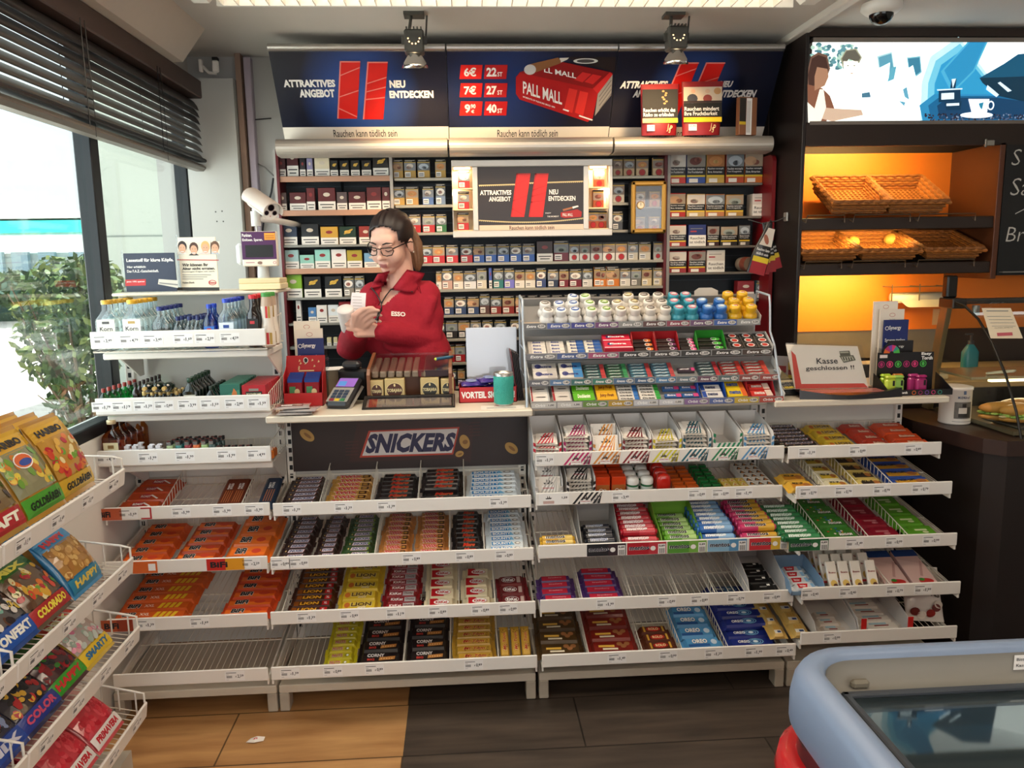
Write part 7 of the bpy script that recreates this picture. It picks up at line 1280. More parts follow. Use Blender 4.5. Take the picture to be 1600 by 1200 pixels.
qpoly(g,QS,[(1311,549),(1327,548),(1329,556),(1313,557)],C('#5a584a',.5),.0014);qpoly(g,QS,[(1312,550),(1325,549.5),(1326,551.5),(1312.5,552)],C('#b8b4a0',.5),.0018);qpoly(g,QS,[(1311,556),(1333,555),(1337,563),(1318,567)],C('#6a6858',.5),.0015);qpoly(g,QS,[(1314,558),(1331,557),(1334,562),(1318,565)],C('#c8c4b0',.5),.0019);[qpoly(g,QS,[(1316+k*4,558+.2*k),(1318+k*4,558),(1320+k*4,563),(1318+k*4,563.5)],C('#4a483c',.5),.0023)for k in range(4)];part('notice_print',g,t)
g=G();g.at(PS);g.prism([QS(*p_)for p_ in((1227,536),(1345,539),(1364,608),(1240,610))],.0035,.0045,ACRYL);g.M=I4;u0,u1=xat(1246,2.88,1.075),xat(1375,2.87,1.075);g.box(u0,u1,2.83,2.9,ZD+.02,ZD+.022,C('#d88a80',.2,a=.6));part('clear_holder',g,t)
brochures((xat(1396,3.02,1.2),3.0,ZD),'second clear brochure holder on the counter beside the lighters',.98,1.12)
g=G();h=.19;g.box(-.05,.05,0,.006,0,h,C('#1c1a1e',.4));g.front(0);g.text('Synergy',-.01,h*.88,.045,.012,PW,.001,.01);g.text('Jetzt 2 x',-.014,h*.7,.04,.013,PW,.001,.02);g.text('Punkte',-.014,h*.6,.04,.013,PW,.001,.02);solid('leaflet','black fuel leaflet in front of the second brochure holder','leaflet',g,(xat(1408,2.97,1.12),2.985,ZD))
t=thing('torch_display','black torch lighter display stand with colour wheel','display stand',(xat(1427,2.9,1.1),2.88,ZD));x0,x1=xat(1378,2.88,1.07)-t.location.x,xat(1478,2.88,1.07)-t.location.x;wd=x1-x0;BK=C('#161417',.35)
g=G();g.box(x0,x1,-.04,.07,0,.004,BK);g.box(x0+.01,x1-.02,.06,.066,0,.15,BK);g.box(x0,x1,-.042,-.038,0,.022,BK);zl=.15
for x in(x0,x1-.003):g.at(frame((x,0,0),(0,1,0),(0,0,1)));g.prism([(-.04,0),(.07,0),(.07,.07),(.03,.055),(-.04,.022)],0,.003,BK)
g.front(.066);g.prism([(x0+.062+.036*math.cos(a),.15+.036*math.sin(a))for a in[PI*k/12 for k in range(13)]],0,.006,BK);lpart('stand',g,t)
g=G();g.front(.06);cols6=('#e06a2c','#b02a6a','#7a4ab0','#d83a7a','#3a9a8a','#4ab84a')
for k,c in enumerate(cols6):a0,a1=PI*(1-k/6),PI*(1-(k+1)/6);g.poly([(x0+.062+.008*math.cos(a0),.148+.008*math.sin(a0)),(x0+.062+.032*math.cos(a0),.148+.032*math.sin(a0)),(x0+.062+.032*math.cos(a1),.148+.032*math.sin(a1)),(x0+.062+.008*math.cos(a1),.148+.008*math.sin(a1))],C(c,.35),.001);g.ring(x0+.024+k*.033,.105,.013,.013,.003,C(cols6[(k*2+1)%6],.35),.001,18);g.ell(x0+.024+k*.033,.105,.006,.008,C(cols6[(k*2+1)%6],.4),.001,8)
g.text('Easy',x1-.05,.142,.04,.014,PW,.001,.05);g.text('Torch',x1-.047,.127,.044,.014,PW,.001,.05);g.rect(x0+.016,.13,x0+.046,.142,C('#e8d8d4',.4),.001);g.front(-.042);g.text('Easy Torch',x0+.05,.011,.05,.012,PW,.001,.05);[g.ring(x0+.1+k*.025,.011,.008,.008,.002,C(cols6[k],.35),.001,14)for k in range(5)];lpart('stand_print',g,t)
for i,(dx,dy,c,w_)in enumerate(((.03,.035,'#b8d83a','lime torch lighter, rear row'),(.075,.03,'#e08a34','orange torch lighter, rear row'),(.058,-.005,'#9ac85a','light green torch lighter, front row'),(.13,.02,'#b83a7a','magenta torch lighter, rear row'),(.145,-.008,'#a82a6a','magenta patterned torch lighter, front row'),(.025,-.008,'#c8d84a','yellow green torch lighter, front row'))):
 b=G();b.box(-.02,.02,-.011,.011,0,.055,C(c,.3,coat=.3),.006);c_=G();c_.box(-.0202,.0202,-.0112,.0112,.056,.068,C(c,.3),.006);k_=G();k_.box(.004,.012,-.0135,-.0112,.03,.05,BLACK,.001);o=thing('torch_lighter',w_+' of the display stand','lighter',(t.location.x+x0+dx,2.88+dy,ZD+.0045),'torch lighters');lpart('lighter_body',b,o);lpart('flip_lid',c_,o);lpart('trigger',k_,o)
terminal('second purple loyalty display terminal, behind the yellow gum tubs',(xat(1114,3.2,1.36),3.2,ZC+.2),1.02,0,False)
g=G();g.box(-.05,.05,-.03,.06,0,.2,C('#3a3438',.5),.01);solid('terminal_stand','dark stand under the second loyalty display','stand',g,(xat(1114,3.2,1.36),3.2,ZC))
t=thing('card_terminal','second card terminal between gum rack and closed till sign','card terminal',(xat(1226,2.95,1.1),2.95,ZD),None,(0,0,.15));g=G();g.at(TR(0,0,.015,rx=.4));g.box(-.04,.04,-.05,.1,0,.03,DG,.01);lpart('terminal_body',g,t);g=G();g.at(TR(0,0,.015,rx=.4)@ Matrix.Translation((0,0,.0305)));g.rect(-.034,-.045,.034,.02,SG,.0004);[g.box(-.026+.019*k,-.011+.019*k,-.04+.015*i,-.029+.015*i,.0005,.0035,C('#3a4450' if i else '#c8b03a',.4))for i in range(3)for k in range(3)];g.rect(-.03,.03,.03,.09,C('#2a2f3a',.2),.0006);lpart('keypad',g,t)
for k,(px,py,c,w_,hh)in enumerate(((1222,565,'#a8a8b0','pale booklet',.13),(1232,572,'#c8b84a','yellow topped booklet',.1))):solid('booklet',f'{w_} leaning behind the second card terminal','booklet',G().box(-.03,.03,0,.01,0,hh,C(c,.5)).front(0).rect(-.026,hh*.3,.02,hh*.36,INK).rect(-.026,hh*.5,.02,hh*.7,C('#8a3a44',.5)),(xat(px,3.06+.03*k,1.1),3.06+.03*k,ZD),None,(-.15,.1,.3))
# ================================================================== SWEET BAG RACK along the window
LX=-1.0
def lrack(lv_list,y0,y1,label):
 t=thing('sweet_rack',label,'shelf unit',(-1.16,(y0+y1)/2,0));g=G();g.box(-1.262,-1.252,y0,y1,.05,.96,C('#cfcac2',.5));part('back_panel',g,t)
 for y in(y0,y1-.04):g=G();g.box(-1.252,-1.21,y,y+.04,0,.96,C('#8fa6b8',.45),.003);part('upright',g,t)
 g=G();g.box(-1.25,-1.06,y0,y1,.03,.1,C('#b9b2a4',.5));part('base_plinth',g,t)
 for z,x1,dz in lv_list:
  g=G();n=int((y1-y0)/.024)
  for k in range(n+1):y=y0+.003+(y1-y0-.006)*k/n;g.tube([(x1-.008,y,z-.035),(-1.235,y,z-.035+dz)],.0016,WIRE,4)
  for f in(.1,.5,.9):x=x1+(-1.24-x1)*f;g.box(x-.002,x+.002,y0,y1,z-.041+dz*f,z-.037+dz*f,WIRE)
  s=part('wire_shelf',g,t);g=G();g.at(TR(x1,0,z-.025,ry=.14));g.box(-.008,0,y0,y1,-.027,.025,RAIL,.003);part('price_rail',g,s)
  g=G();g.tube([(x1-.004,y1-.006,z-.03),(x1-.004,y1-.006,z+.03),(x1-.03,y1-.006,z+.036),(-1.22,y1-.006,z+.036+dz),(-1.23,y1-.006,z-.03+dz)],.0035,C('#e6e2da',.35),6)
  for k in range(4):x=x1-.03-.05*k;g.tube([(x,y1-.006,z-.035+dz*k/4),(x,y1-.006,z+.035+dz*k/4)],.0025,C('#e6e2da',.35),5)
  part('end_guard',g,s)
  for k,f in enumerate((.12,.37,.62,.87)):g=G();g.at(TR(x1+.0005,y0+(y1-y0)*f,z-.025,ry=.14)@ frame((0,0,0),(0,1,0),(0,0,1)));tagmesh(g,0,0,'1,'+('19','69','19','09')[k]);part('price_tag',g,s)
LV=[(1.002,LX,.01),(.73,LX,.03),(.512,LX+.0,.04),(.262,LX,.05)]
lrack(LV,1.712,2.345,'white sweet bag rack under the window, end section by the sausages');lrack(LV,1.06,1.708,'white sweet bag rack under the window, section nearer the entrance'.replace('nearer','towards'))
def bart(top,win,dots,band,txt,tc,ttl=None,tt=None,oval=0):
 def f(g,w,h):
  sub(g,-w*.48,h*.72,w*.48,h*.95,C(top,.25),.0006);sub(g,-w*.46,h*.26,w*.46,h*.74,C(win,.15),.0007)
  r_=random.Random(len(txt)*7+len(top))
  for k in range(44):g.ell(r_.uniform(-w*.42,w*.42),h*r_.uniform(.28,.7),w*r_.uniform(.05,.085),w*r_.uniform(.04,.06),C(r_.choice(dots),.25),.0009+.00002*k,9,r_.random()*3)
  sub(g,-w*.47,h*.05,w*.47,h*.24,C(band,.3),.0022)
  n0=len(g.v);g.text(txt,0,h*.15,w*.74,h*.10,C(tc,.4),.003,.05)
  if ttl:g.text(ttl,-w*.04,h*.82,w*.66,h*.09,C(tt,.4),.0016,.06)
  if oval:g.ell(-w*.02,h*.6,w*.2,h*.09,PW,.0024,16);g.ell(-w*.02,h*.6,w*.18,h*.075,C('#d8642a',.4),.0028,16);g.ell(0,h*.58,w*.14,h*.04,C('#2a4aa0',.4),.003,12)
 return f
PT=.054
def rbag(key,lv,Y,lean,label,w,h,th,base,art_,x=-1.03,dz=0.,rz=0.,cat='sweet bag'):
 def mk_():
  a=sweetbag(w,h,th,base,lambda*q:None).mesh('body');p_=G();p_.front(-th*.5);art_(p_,w,h);curve_print(p_,0,w,h,th);return[('bag_body',a),('bag_print',p_.mesh('print'))]
 z,x1,d_=LV[lv];put(cached(('rb',key),mk_),'sweet_bag',label,cat,(x,Y,z-.033+th*.5*math.sin(lean)+dz+max(0,(x1-x)/.24)*d_),'sweet bags on rack shelf '+ORD[lv],(-lean,0,PI/2+rz))
FR5=('#c8442a','#d8a83a','#6a9a2c','#e8d8a0','#d8742a','#b0202c')
gold=bart('#c89a2c','#b88a3a',FR5,'#c8a02c','GOLDBÄREN','#16120c','HARIBO','#16120c');sour=bart('#c89a2c','#8a8a6a',('#d8b83a','#6a9a3a','#8a9a4a','#c8782a','#e0c84a'),'#4a9a2a','GOLDBÄREN','#14240e','HARIBO','#16120c',1);saft=bart('#c8982a','#7a6a4a',('#4a3a34','#b03a2a','#d8a02c','#5a7a2c','#3a2a3a'),'#b01c24','SAFT','#f0f0e0','HARIBO','#16120c')
for k in range(3):rbag('gold',0,2.165,.42,f'gold gummy bag with red strip, {ORD[k]} from front at far end of top shelf',.185,.23,.045,'#b8862a',gold,-1.045-PT*k)
for k in range(3):rbag('sour',0,1.985,.5,f'gold gummy bag with green strip and badge, {ORD[k]} from front of the top shelf',.19,.24,.045,'#b8862a',sour,-1.04-PT*k,.0)
for k in range(3):rbag('saft',0,1.80,.55,f'gold gummy bag with dark window, {ORD[k]} from front of the top shelf',.19,.24,.045,'#a8802a',saft,-1.04-PT*k)
for k in range(2):rbag('saft2',0,1.60,.55,f'gold and green gummy bag, {ORD[k]} from front at the picture edge of the top shelf'.replace(' at the picture edge',', lowest in view'),.18,.22,.045,'#a8802a',bart('#c8982a','#8a6a3a',FR5,'#3a7a24','SAFT','#f0f0e0','HARIBO','#16120c'),-1.04-PT*k)
nut=bart('#3a84b4','#a87a3c',('#c89a54','#a8743a','#d8b06a','#b88a4a'),'#2a7a9a','HAPPY','#d8b84a','HAPPY','#c8343a')
for k in range(3):rbag('nut',1,2.15,.62,f'blue bag of golden nut balls, {ORD[k]} from front of the second rack shelf',.17,.2,.05,'#3a84b4',nut,-1.04-PT*k)
for k in range(2):rbag('col',1,1.97,.75,f'clear bag of mixed cola sweets with green top, {ORD[k]} from front',.18,.2,.045,'#5a4a34',bart('#3a6a2c','#6a5440',FR5+('#5a3a24',),'#a82a2c','COLORADO','#e8d84a','MIX','#e8d84a'),-1.04-PT*k)
for k in range(2):rbag('kon',1,1.80,.8,f'clear bag of liquorice sweets with blue strip, {ORD[k]} from front',.2,.22,.045,'#22468a',bart('#1c3a84','#5a5a5a',('#1c1c1e','#e0d8d0','#d8a0b0','#e0c04a','#5a3a2a','#7ab0a0'),'#1f55b0','KONFEKT','#f0f0e8','KONFEKT','#c83a4a'),-1.04-PT*k)
rbag('pnk',1,1.60,.8,'pink and white bag of star sweets on the second rack shelf',.18,.2,.045,'#d8b8b8',bart('#c83a5a','#e0c0c4',('#d85a7a','#f0e0e0','#e8a0b0','#c83a4a'),'#e0d0d0','STAR','#d8b83a','MIX','#d8b83a'))
wrm=bart('#c83a2a','#b0a098',('#d87a9a','#e0d8d0','#c0c8c0','#d8a0a0','#a0b0a0'),'#e0bc2a','SMARTY','#2a6a9a','MIX','#f0e0a0')
for k in range(2):rbag('wrm',2,2.17,.85,f'clear bag of pastel worms with yellow strip, {ORD[k]} from front',.17,.19,.045,'#c8a83a',wrm,-1.035-PT*k)
for k in range(2):rbag('chr',2,2.01,.9,f'clear bag of dark red cherries with green strip, {ORD[k]} from front',.17,.19,.045,'#4a2a2c',bart('#3a6a2c','#4a3034',('#a01c24','#7a141c','#2a2a2a','#3a7a2c'),'#3a9a2c','HAPPY','#c8242c'),-1.035-PT*k)
rbag('drk',2,1.86,.9,'dark blue bag of mixed liquorice on the third rack shelf',.17,.19,.045,'#2a2a4a',bart('#2a2a3a','#3a3438',('#1a1a1c','#b02a2c','#d8a83a','#2a2a2c'),'#2a3a8a','COLOR','#c84a6a'));rbag('drk2',2,1.70,.9,'blue bag of dark sweets low on the third rack shelf',.17,.19,.045,'#2a3a7a',bart('#2a3a7a','#3a3a48',('#1a1a24','#b02a2c','#8a9ac0'),'#2a4aa0','MIX','#d0d0e0'));rbag('wein',2,1.53,.9,'dark bag with yellow lettering at the lower shelf start',.17,.19,.045,'#3a2a34',bart('#4a7a2c','#2a2028',('#1a1a1c','#4a2a34'),'#2a1a24','WEINLAND','#e0c03a'))
prm=bart('#d8a09a','#c83a44',('#d02c3c','#b81c2c','#e0505a','#d8404a'),'#e8e0dc','PRIMAVERA','#c01c2c')
for i,y in enumerate((2.17,2.0,1.82)):
 for k in range(2):rbag('prm',3,y,.85,f'clear bag of red strawberry foam sweets, {ORD[k]} from front, {("far","middle","near")[i]} pile',.165,.19,.045,'#c84a50',prm,-1.03-PT*k)
# ================================================================== BAKERY CORNER
WEN=C('#1d1310',.45,n=.15,ns=5);WEN2=C('#27180f',.45,n=.12,ns=5);YF=3.53
bk=thing('bakery_cabinet','dark wenge bakery cabinet with lit picture above two basket shelves','cabinet',(2.0,3.9,0))
g=G();g.box(1.5,1.516,YF,3.92,0,2.54,WEN,.002);part('side_panel',g,bk)
g=G();g.box(2.405,2.43,YF,3.9,1.46,2.06,C('#5a3018',.45,n=.12,ns=5),.002);part('side_panel',g,bk)
g=G();g.box(1.516,3.4,YF+.0,3.92,2.505,2.54,WEN2);g.box(1.516,3.4,YF,YF+.02,2.05,2.145,WEN2);g.box(1.516,3.4,YF+.02,3.92,2.122,2.14,WEN2);part('top_fascia',g,bk)
sh=[]
for za,zb in((1.688,1.742),(1.487,1.54)):g=G();g.box(1.516,2.41,YF+.01,3.89,za,zb,WEN2,.003);sh.append(part('shelf_board',g,bk))
g=G();g.box(1.516,1.6,3.9,3.92,1.46,2.06,WEN2);g.box(1.516,2.41,3.895,3.915,1.06,1.2,C('#8f877a',.35,.7,n=.1));part('steel_backsplash',g,bk,'brushed steel splash back')
ORG=C('#e07a1e',.5,n=.04,ns=2);g=G();g.box(1.516,2.41,3.888,3.9,1.72,2.06,ORG);part('back_board',g,bk,'orange back board');g=G();g.box(1.516,3.4,3.888,3.9,1.2,1.5,ORG);part('back_board',g,bk,'orange back board')
for z,s,yl in((2.118,11,3.6),(1.686,3,3.62),(1.485,7,3.66)):
 g=G();g.box(1.58,2.1,yl-.006,yl+.006,z-.006,z,C('#ffd27a',.4,e=4));(part('strip_lamp',g,bk,'glowing warm strip lamp')if z>2 else 0);light('AREA','shelf_lamp',(1.82,yl,z-.009),s,(1,.66,.22),target=(1.82,yl+.2,z-.22),shape='RECTANGLE',size=.5,size_y=.02)
# lit picture
lb=thing('light_box','lit picture of people at a table and a coffee cup above the bakery shelves','light box',(2.4,YF,2.15));PE=lambda h,e=1.25:C(h,.4,e=e)
g=G();g.box(1.53,3.3,YF-.004,YF+.1,2.14,2.155,C('#8a8078',.4,.5));g.box(1.53,3.3,YF-.004,YF+.1,2.482,2.5,C('#8a8078',.4,.5));part('frame',g,lb)
M_,q=plane((0,YF+.004,2.3),(1,0,0),(0,0,1));g=G();g.at(M_);a=q(1263,191);g.rect(1.53,2.155-2.3,3.3,2.482-2.3,PE('#f4fbf6',1.6),0);part('picture_panel',g,lb)
g=G();g.at(M_)
def soft(pts,cs,d,e=1.1):
 """nested copies of an outline, for blurred edges"""
 cx_=sum(p[0]for p in pts)/len(pts);cy_=sum(p[1]for p in pts)/len(pts)
 for k,c in enumerate(cs):s_=1.16-.16*k;qpoly(g,q,[(cx_+(x-cx_)*s_,cy_+(y-cy_)*s_)for x,y in pts],PE(c,e),d+.0003*k)
r_=random.Random(3)
for k in range(90):x,y=r_.uniform(1268,1340),r_.uniform(70,108);g.ell(*q(x,y),r_.uniform(.006,.014),r_.uniform(.005,.011),PE(r_.choice(('#5a8a94','#7aa8a4','#a8c8b8','#48727c'))),.0005+.00001*k,8)
soft([(1448,190),(1600,192),(1600,150),(1540,120),(1500,68),(1462,95),(1450,130)],('#bfe6ef','#6fc2dd','#2c94c4'),.0004);soft([(1455,190),(1640,190),(1640,160),(1560,150),(1470,150),(1450,165)],('#2a86b4','#16608e','#123e62'),.0015);soft([(1475,110),(1515,66),(1540,66),(1520,110),(1490,140)],('#4aa8d0','#2a8cbc'),.0016);qpoly(g,q,[(1530,122),(1568,100),(1590,85),(1640,80),(1640,128)],PE('#175a7c',.8),.002);qpoly(g,q,[(1530,122),(1640,118),(1640,168),(1560,150),(1535,130)],PE('#12384e',.8),.0021)
for k in range(160):x,y=r_.uniform(1445,1600),r_.uniform(178,191);g.ell(*q(x,y),.005,.0035,PE(r_.choice(('#2a2030','#3a2a34','#5a6a8a','#1a1a2c','#8a9ab0')),.8),.0024+.00001*k,6,r_.random()*3)
g.ell(*q(1525,180),.075,.013,PE('#e8f2f6',1.4),.0042,24);qpoly(g,q,[(1512,155),(1545,155),(1541,176),(1517,176)],PE('#f2f6f8',1.5),.0046);g.ring(*q(1547,165),.016,.02,.006,PE('#dfeaf0',1.4),.0046,16);qpoly(g,q,[(1528,162),(1536,160),(1533,172),(1530,168)],PE('#2a86a8',1),.005)
for pts in([(1466,140),(1500,138),(1500,158),(1466,160)],[(1475,160),(1502,158),(1500,172),(1478,172)],[(1486,125),(1494,123),(1492,138),(1484,138)]):qpoly(g,q,pts,PE('#0f3a58',.8),.0032)
for pts in([(1463,140),(1503,138),(1503,140),(1464,142)],[(1470,146),(1490,145),(1490,155),(1470,156)],[(1478,162),(1498,161),(1498,165),(1478,166)],[(1486,124),(1493,123),(1488,138)],[(1542,133),(1560,148),(1556,152),(1540,140)],[(1562,128),(1580,142),(1574,144),(1558,130)]):qpoly(g,q,pts,PE('#d8ecf4',1.2),.0038)
soft([(1262,118),(1268,92),(1278,86),(1290,90),(1294,108),(1288,124),(1276,130),(1264,140)],('#7a5a4a','#4a3028'),.003,.7);qpoly(g,q,[(1276,105),(1292,108),(1294,120),(1288,134),(1272,142),(1272,120)],PE('#b08468',.8),.0045);qpoly(g,q,[(1261,132),(1284,138),(1296,150),(1304,172),(1290,190),(1262,192)],PE('#8a5a44',.7),.004);qpoly(g,q,[(1261,160),(1272,170),(1280,140),(1286,140),(1290,168),(1282,190),(1262,192)],PE('#e8e6da',1.1),.005);qpoly(g,q,[(1284,168),(1304,170),(1345,172),(1348,180),(1300,190),(1284,186)],PE('#d0b49c',.9),.0048)
soft([(1315,92),(1322,80),(1336,78),(1344,90),(1340,98),(1326,92),(1318,104)],('#a8a890','#6a665a'),.003,.8);qpoly(g,q,[(1317,96),(1340,96),(1338,118),(1328,126),(1318,114)],PE('#f6f0e0',1.4),.0042)
for x,y in((1324,103),(1334,103)):g.ell(*q(x,y),.004,.002,PE('#6a6a60',.8),.005,8)
g.ell(*q(1330,115),.006,.002,PE('#a88a80',.9),.005,8);soft([(1372,90),(1392,84),(1396,112),(1388,122),(1390,98),(1374,106)],('#a8d0d8','#5a9ab0'),.003);soft([(1418,92),(1436,90),(1438,112),(1430,118),(1426,102),(1420,106)],('#7ab8c8','#3a7c98'),.003);qpoly(g,q,[(1392,106),(1400,104),(1396,124),(1386,128)],PE('#5aa0b4'),.0034);qpoly(g,q,[(1346,146),(1358,144),(1360,152),(1346,153)],PE('#4a7a94',.9),.0034);qpoly(g,q,[(1410,140),(1416,136),(1420,156),(1413,152)],PE('#5a9ab4'),.0034);qpoly(g,q,[(1404,158),(1414,160),(1412,166)],PE('#5a9ab4'),.0034)
part('picture_print',g,lb)
g=G();g.box(1.516,3.4,YF+.12,YF+.13,2.12,2.5,WEN2);part('box_back',g,lb)
# chalk board
cb=thing('chalk_board','black chalk board with white handwriting beside the bread shelves','board',(2.9,YF,1.46));g=G();g.box(2.431,3.4,YF-.004,YF+.02,1.475,2.05,C('#121212',.6,n=.3,ns=6));part('board',g,cb);g=G();M_,q=plane((0,YF-.004,1.8),(1,0,0),(0,0,1));g.at(M_);CH=C('#c8c4bc',.7)
for t_,x,y,h in(('S',1580,246,24),('Sa',1578,292,26),('Br',1571,366,22)):u,v=q(x,y+h/2);g.text(t_,u,v+h*.0014,None,h*.0029,CH,.001,-.012,.15,'l')
u,v=q(1586,335);g.add([(u,v,.001),(u+.06,v+.03,.001),(u+.06,v+.034,.001),(u,v+.005,.001)],[(0,1,2,3)],CH);part('chalk_writing',g,cb);g=G();g.box(2.44,3.4,YF-.03,YF-.004,1.487,1.493,C('#8a8680',.4,.6));part('chalk_ledge',g,cb)
a=at(1551,222,3.5);solid('paper_clip','silver clip on the fascia above the bread shelves','clip',G().box(-.02,.024,0,.012,-.014,.012,C('#a8a49c',.25,.8),.003).box(-.024,-.014,-.004,.01,-.02,.016,C('#8a8680',.25,.8),.002),(a.x,YF-.0125,a.z))
# wicker baskets
def basket_mesh(w,d,h):
 def mk_():
  g=G();W1,W2=C('#a8682c',.6,n=.3,ns=40),C('#8a5424',.6,n=.3,ns=40)
  def ring(s,z,ph,r):
   P=[];per=[(-1,-1),(1,-1),(1,1),(-1,1)]
   for i in range(4):
    (ax,ay),(bx,by)=per[i],per[(i+1)%4]
    for k in range(12):
     f=k/12;x,y=ax+(bx-ax)*f,ay+(by-ay)*f;o=1+.02*(1 if(k+i*12+ph)%2 else-1);P.append((x*w/2*s*o,y*d/2*s*o,z))
   g.tube(P+[P[0],P[1]],r,W1 if ph else W2,5,False)
  for k in range(7):f=k/6;ring(.86+.12*f,.008+h*f*.92,k%2,h*.085)
  ring(1.0,h,0,.009);ring(1.01,h-.008,1,.008)
  n=22
  for k in range(n):x=-w*.42+w*.84*k/(n-1);g.box(x-w*.016,x+w*.016,-d*.43,d*.43,.002,.009+.003*(k%2),W1 if k%2 else W2)
  for k in range(12):y=-d*.41+d*.82*k/11;g.box(-w*.43,w*.43,y-.004,y+.004,.007,.0125,W2)
  return g.mesh('basket')
 return cached(('bsk',w,d,h),mk_)
bz={}
for i,(px,y,z,lab,w)in enumerate(((1333,3.7,1.744,'empty wicker basket on the upper bread shelf, beside the dark panel',.27),(1420,3.7,1.744,'empty wicker basket on the upper bread shelf, second from the dark panel',.27),(1283,3.7,1.542,'wicker basket partly cut off by the dark panel, lower bread shelf',.27),(1378,3.7,1.542,'wicker basket holding three bread rolls, lower bread shelf',.27),(1476,3.7,1.542,'empty wicker basket on the lower bread shelf, beside the chalk board',.27))):
 x=max(xat(px,3.62,z+.03),1.66);up=i<2;o=solid('bread_basket',lab,'basket',basket_mesh(w,.27,.07 if up else .055),(x,y-.02,z+(.07 if up else .046)),'wicker bread baskets',(.5 if up else .32,0,0));bz[i]=o
for z,segs in((1.752,((1252,1325),(1334,1428),(1436,1530))),(1.55,((1252,1320),(1332,1420),(1434,1528)))):
 for a,b in segs:g=G();xa,xb=max(xat(a,3.5,z),1.52),xat(b,3.5,z);g.tube([(xa,3.55,z-.016),(xa+.006,3.515,z-.03),(xa+.01,3.51,z),(xb-.01,3.51,z),(xb-.006,3.515,z-.03),(xb,3.55,z-.016)],.003,C('#6a5a4a',.3,.7),5);part('basket_rail',g,bk)
BUN=C('#d8a04a',.55,n=.25,ns=18,b=.3)
for px,py,r,lab in((1333,378,(.03,.03,.026),'small round bread roll at the rear of the middle basket'),(1340,391,(.04,.018,.016),'long thin roll lying at the front of the middle basket'),(1392,376,(.034,.032,.03),'large round bread roll at the bakery side of the middle basket')):
 P=hit(px,py+4,(0,3.68,1.6),Vector((0,-math.sin(.32),math.cos(.32))));g=G();g.ball(0,0,0,r[0],r[1],r[2],BUN,16,10);solid('bread_roll',lab,'bread roll',g,(P.x,P.y,P.z+r[2]*.55),'bread rolls',(.34,0,.2))
# worktop, back counter
wt_=thing('bakery_worktop','beige worktop behind the bakery counter','worktop',(2.4,3.6,0));g=G();g.box(1.53,3.4,3.3,3.88,1.0,1.03,C('#c8a878',.4,n=.05),.004);part('worktop',g,wt_);g=G();g.box(1.53,3.4,3.34,3.88,.0,1.0,WEN);part('base_cabinet',g,wt_)
for lab,P,dim,c,nm in(('black tray on the bakery worktop behind the closed till sign',(xat(1355,3.5,1.08),3.5,1.031),(.1,.06,.06),'#1c1a1a','bread_box'),('white tray of papers on the bakery worktop',(xat(1420,3.45,1.05),3.42,1.031),(.12,.08,.025),'#e0d0b0','paper_tray')):
 x,y,z=dim;solid(nm,lab,'tray',G().box(-x,x,-y,y,0,z,C(c,.5),.006).box(-x+.008,x-.008,-y+.008,y-.008,z,z+.003,C('#c8b898',.6)),P)
for k,(px,c,w_)in enumerate(((1425,'#a8c83a','lime'),(1432,'#c8282c','red'))):solid('plastic_cup',f'{w_} plastic cup on the bakery worktop behind the lighter stand','cup',G().lathe([(.022,0),(.03,.1),(.032,.104),(.028,.1),(.02,.006)],C(c,.35),16),(xat(px,3.45+.08*k,1.12)+.02*k,3.36+.09*k,1.031))
# paper roll holder on the orange wall
a,b=at(1386,448,3.84),at(1472,478,3.84);t=thing('paper_roll_holder','wire holder with white paper roll on the orange wall','paper roll',((a.x+b.x)/2,3.87,b.z));WR=C('#8a7458',.35,.6);g=G()
for z in(a.z,a.z-.03):g.tube([(a.x,3.8,z),(b.x,3.8,z)],.003,WR,6)
for x in(a.x+.005,b.x-.01,(a.x+b.x)/2):g.tube([(x,3.8,a.z+.012),(x,3.8,b.z+.02),(x,3.886,b.z+.02)],.003,WR,6);g.tube([(x,3.8,a.z),(x,3.886,a.z)],.003,WR,6)
part('wire_frame',g,t);g=G();g.at(TR(a.x+.02,3.83,b.z+.045,ry=PI/2));g.lathe([(.012,0),(.026,0),(.026,b.x-a.x-.04),(.012,b.x-a.x-.04)],C('#efe4cc',.6),20);part('paper_roll',g,t);g=G();zr=b.z+.02;x0,x1=a.x+.05,b.x-.02
for i in range(8):f0,f1=i/8,(i+1)/8;P=lambda f:(3.805-.10*f,zr+.015-.03*math.sin(f*1.8));(ya,za),(yb2,zb2)=P(f0),P(f1);g.add([(x0,ya,za),(x1,ya,za),(x1+.01,yb2,zb2),(x0+.004,yb2,zb2)],[(0,1,2,3)],C('#f4ead4',.6),True)
part('loose_sheet',g,t);g=G();p0_,p1_=at(1458,483,3.885),at(1484,507,3.885);g.box(p0_.x,p1_.x,3.883,3.887,p1_.z,p0_.z,C('#d8b080',.6));solid('note_paper','small beige note on the orange wall under the paper roll','paper note',g)
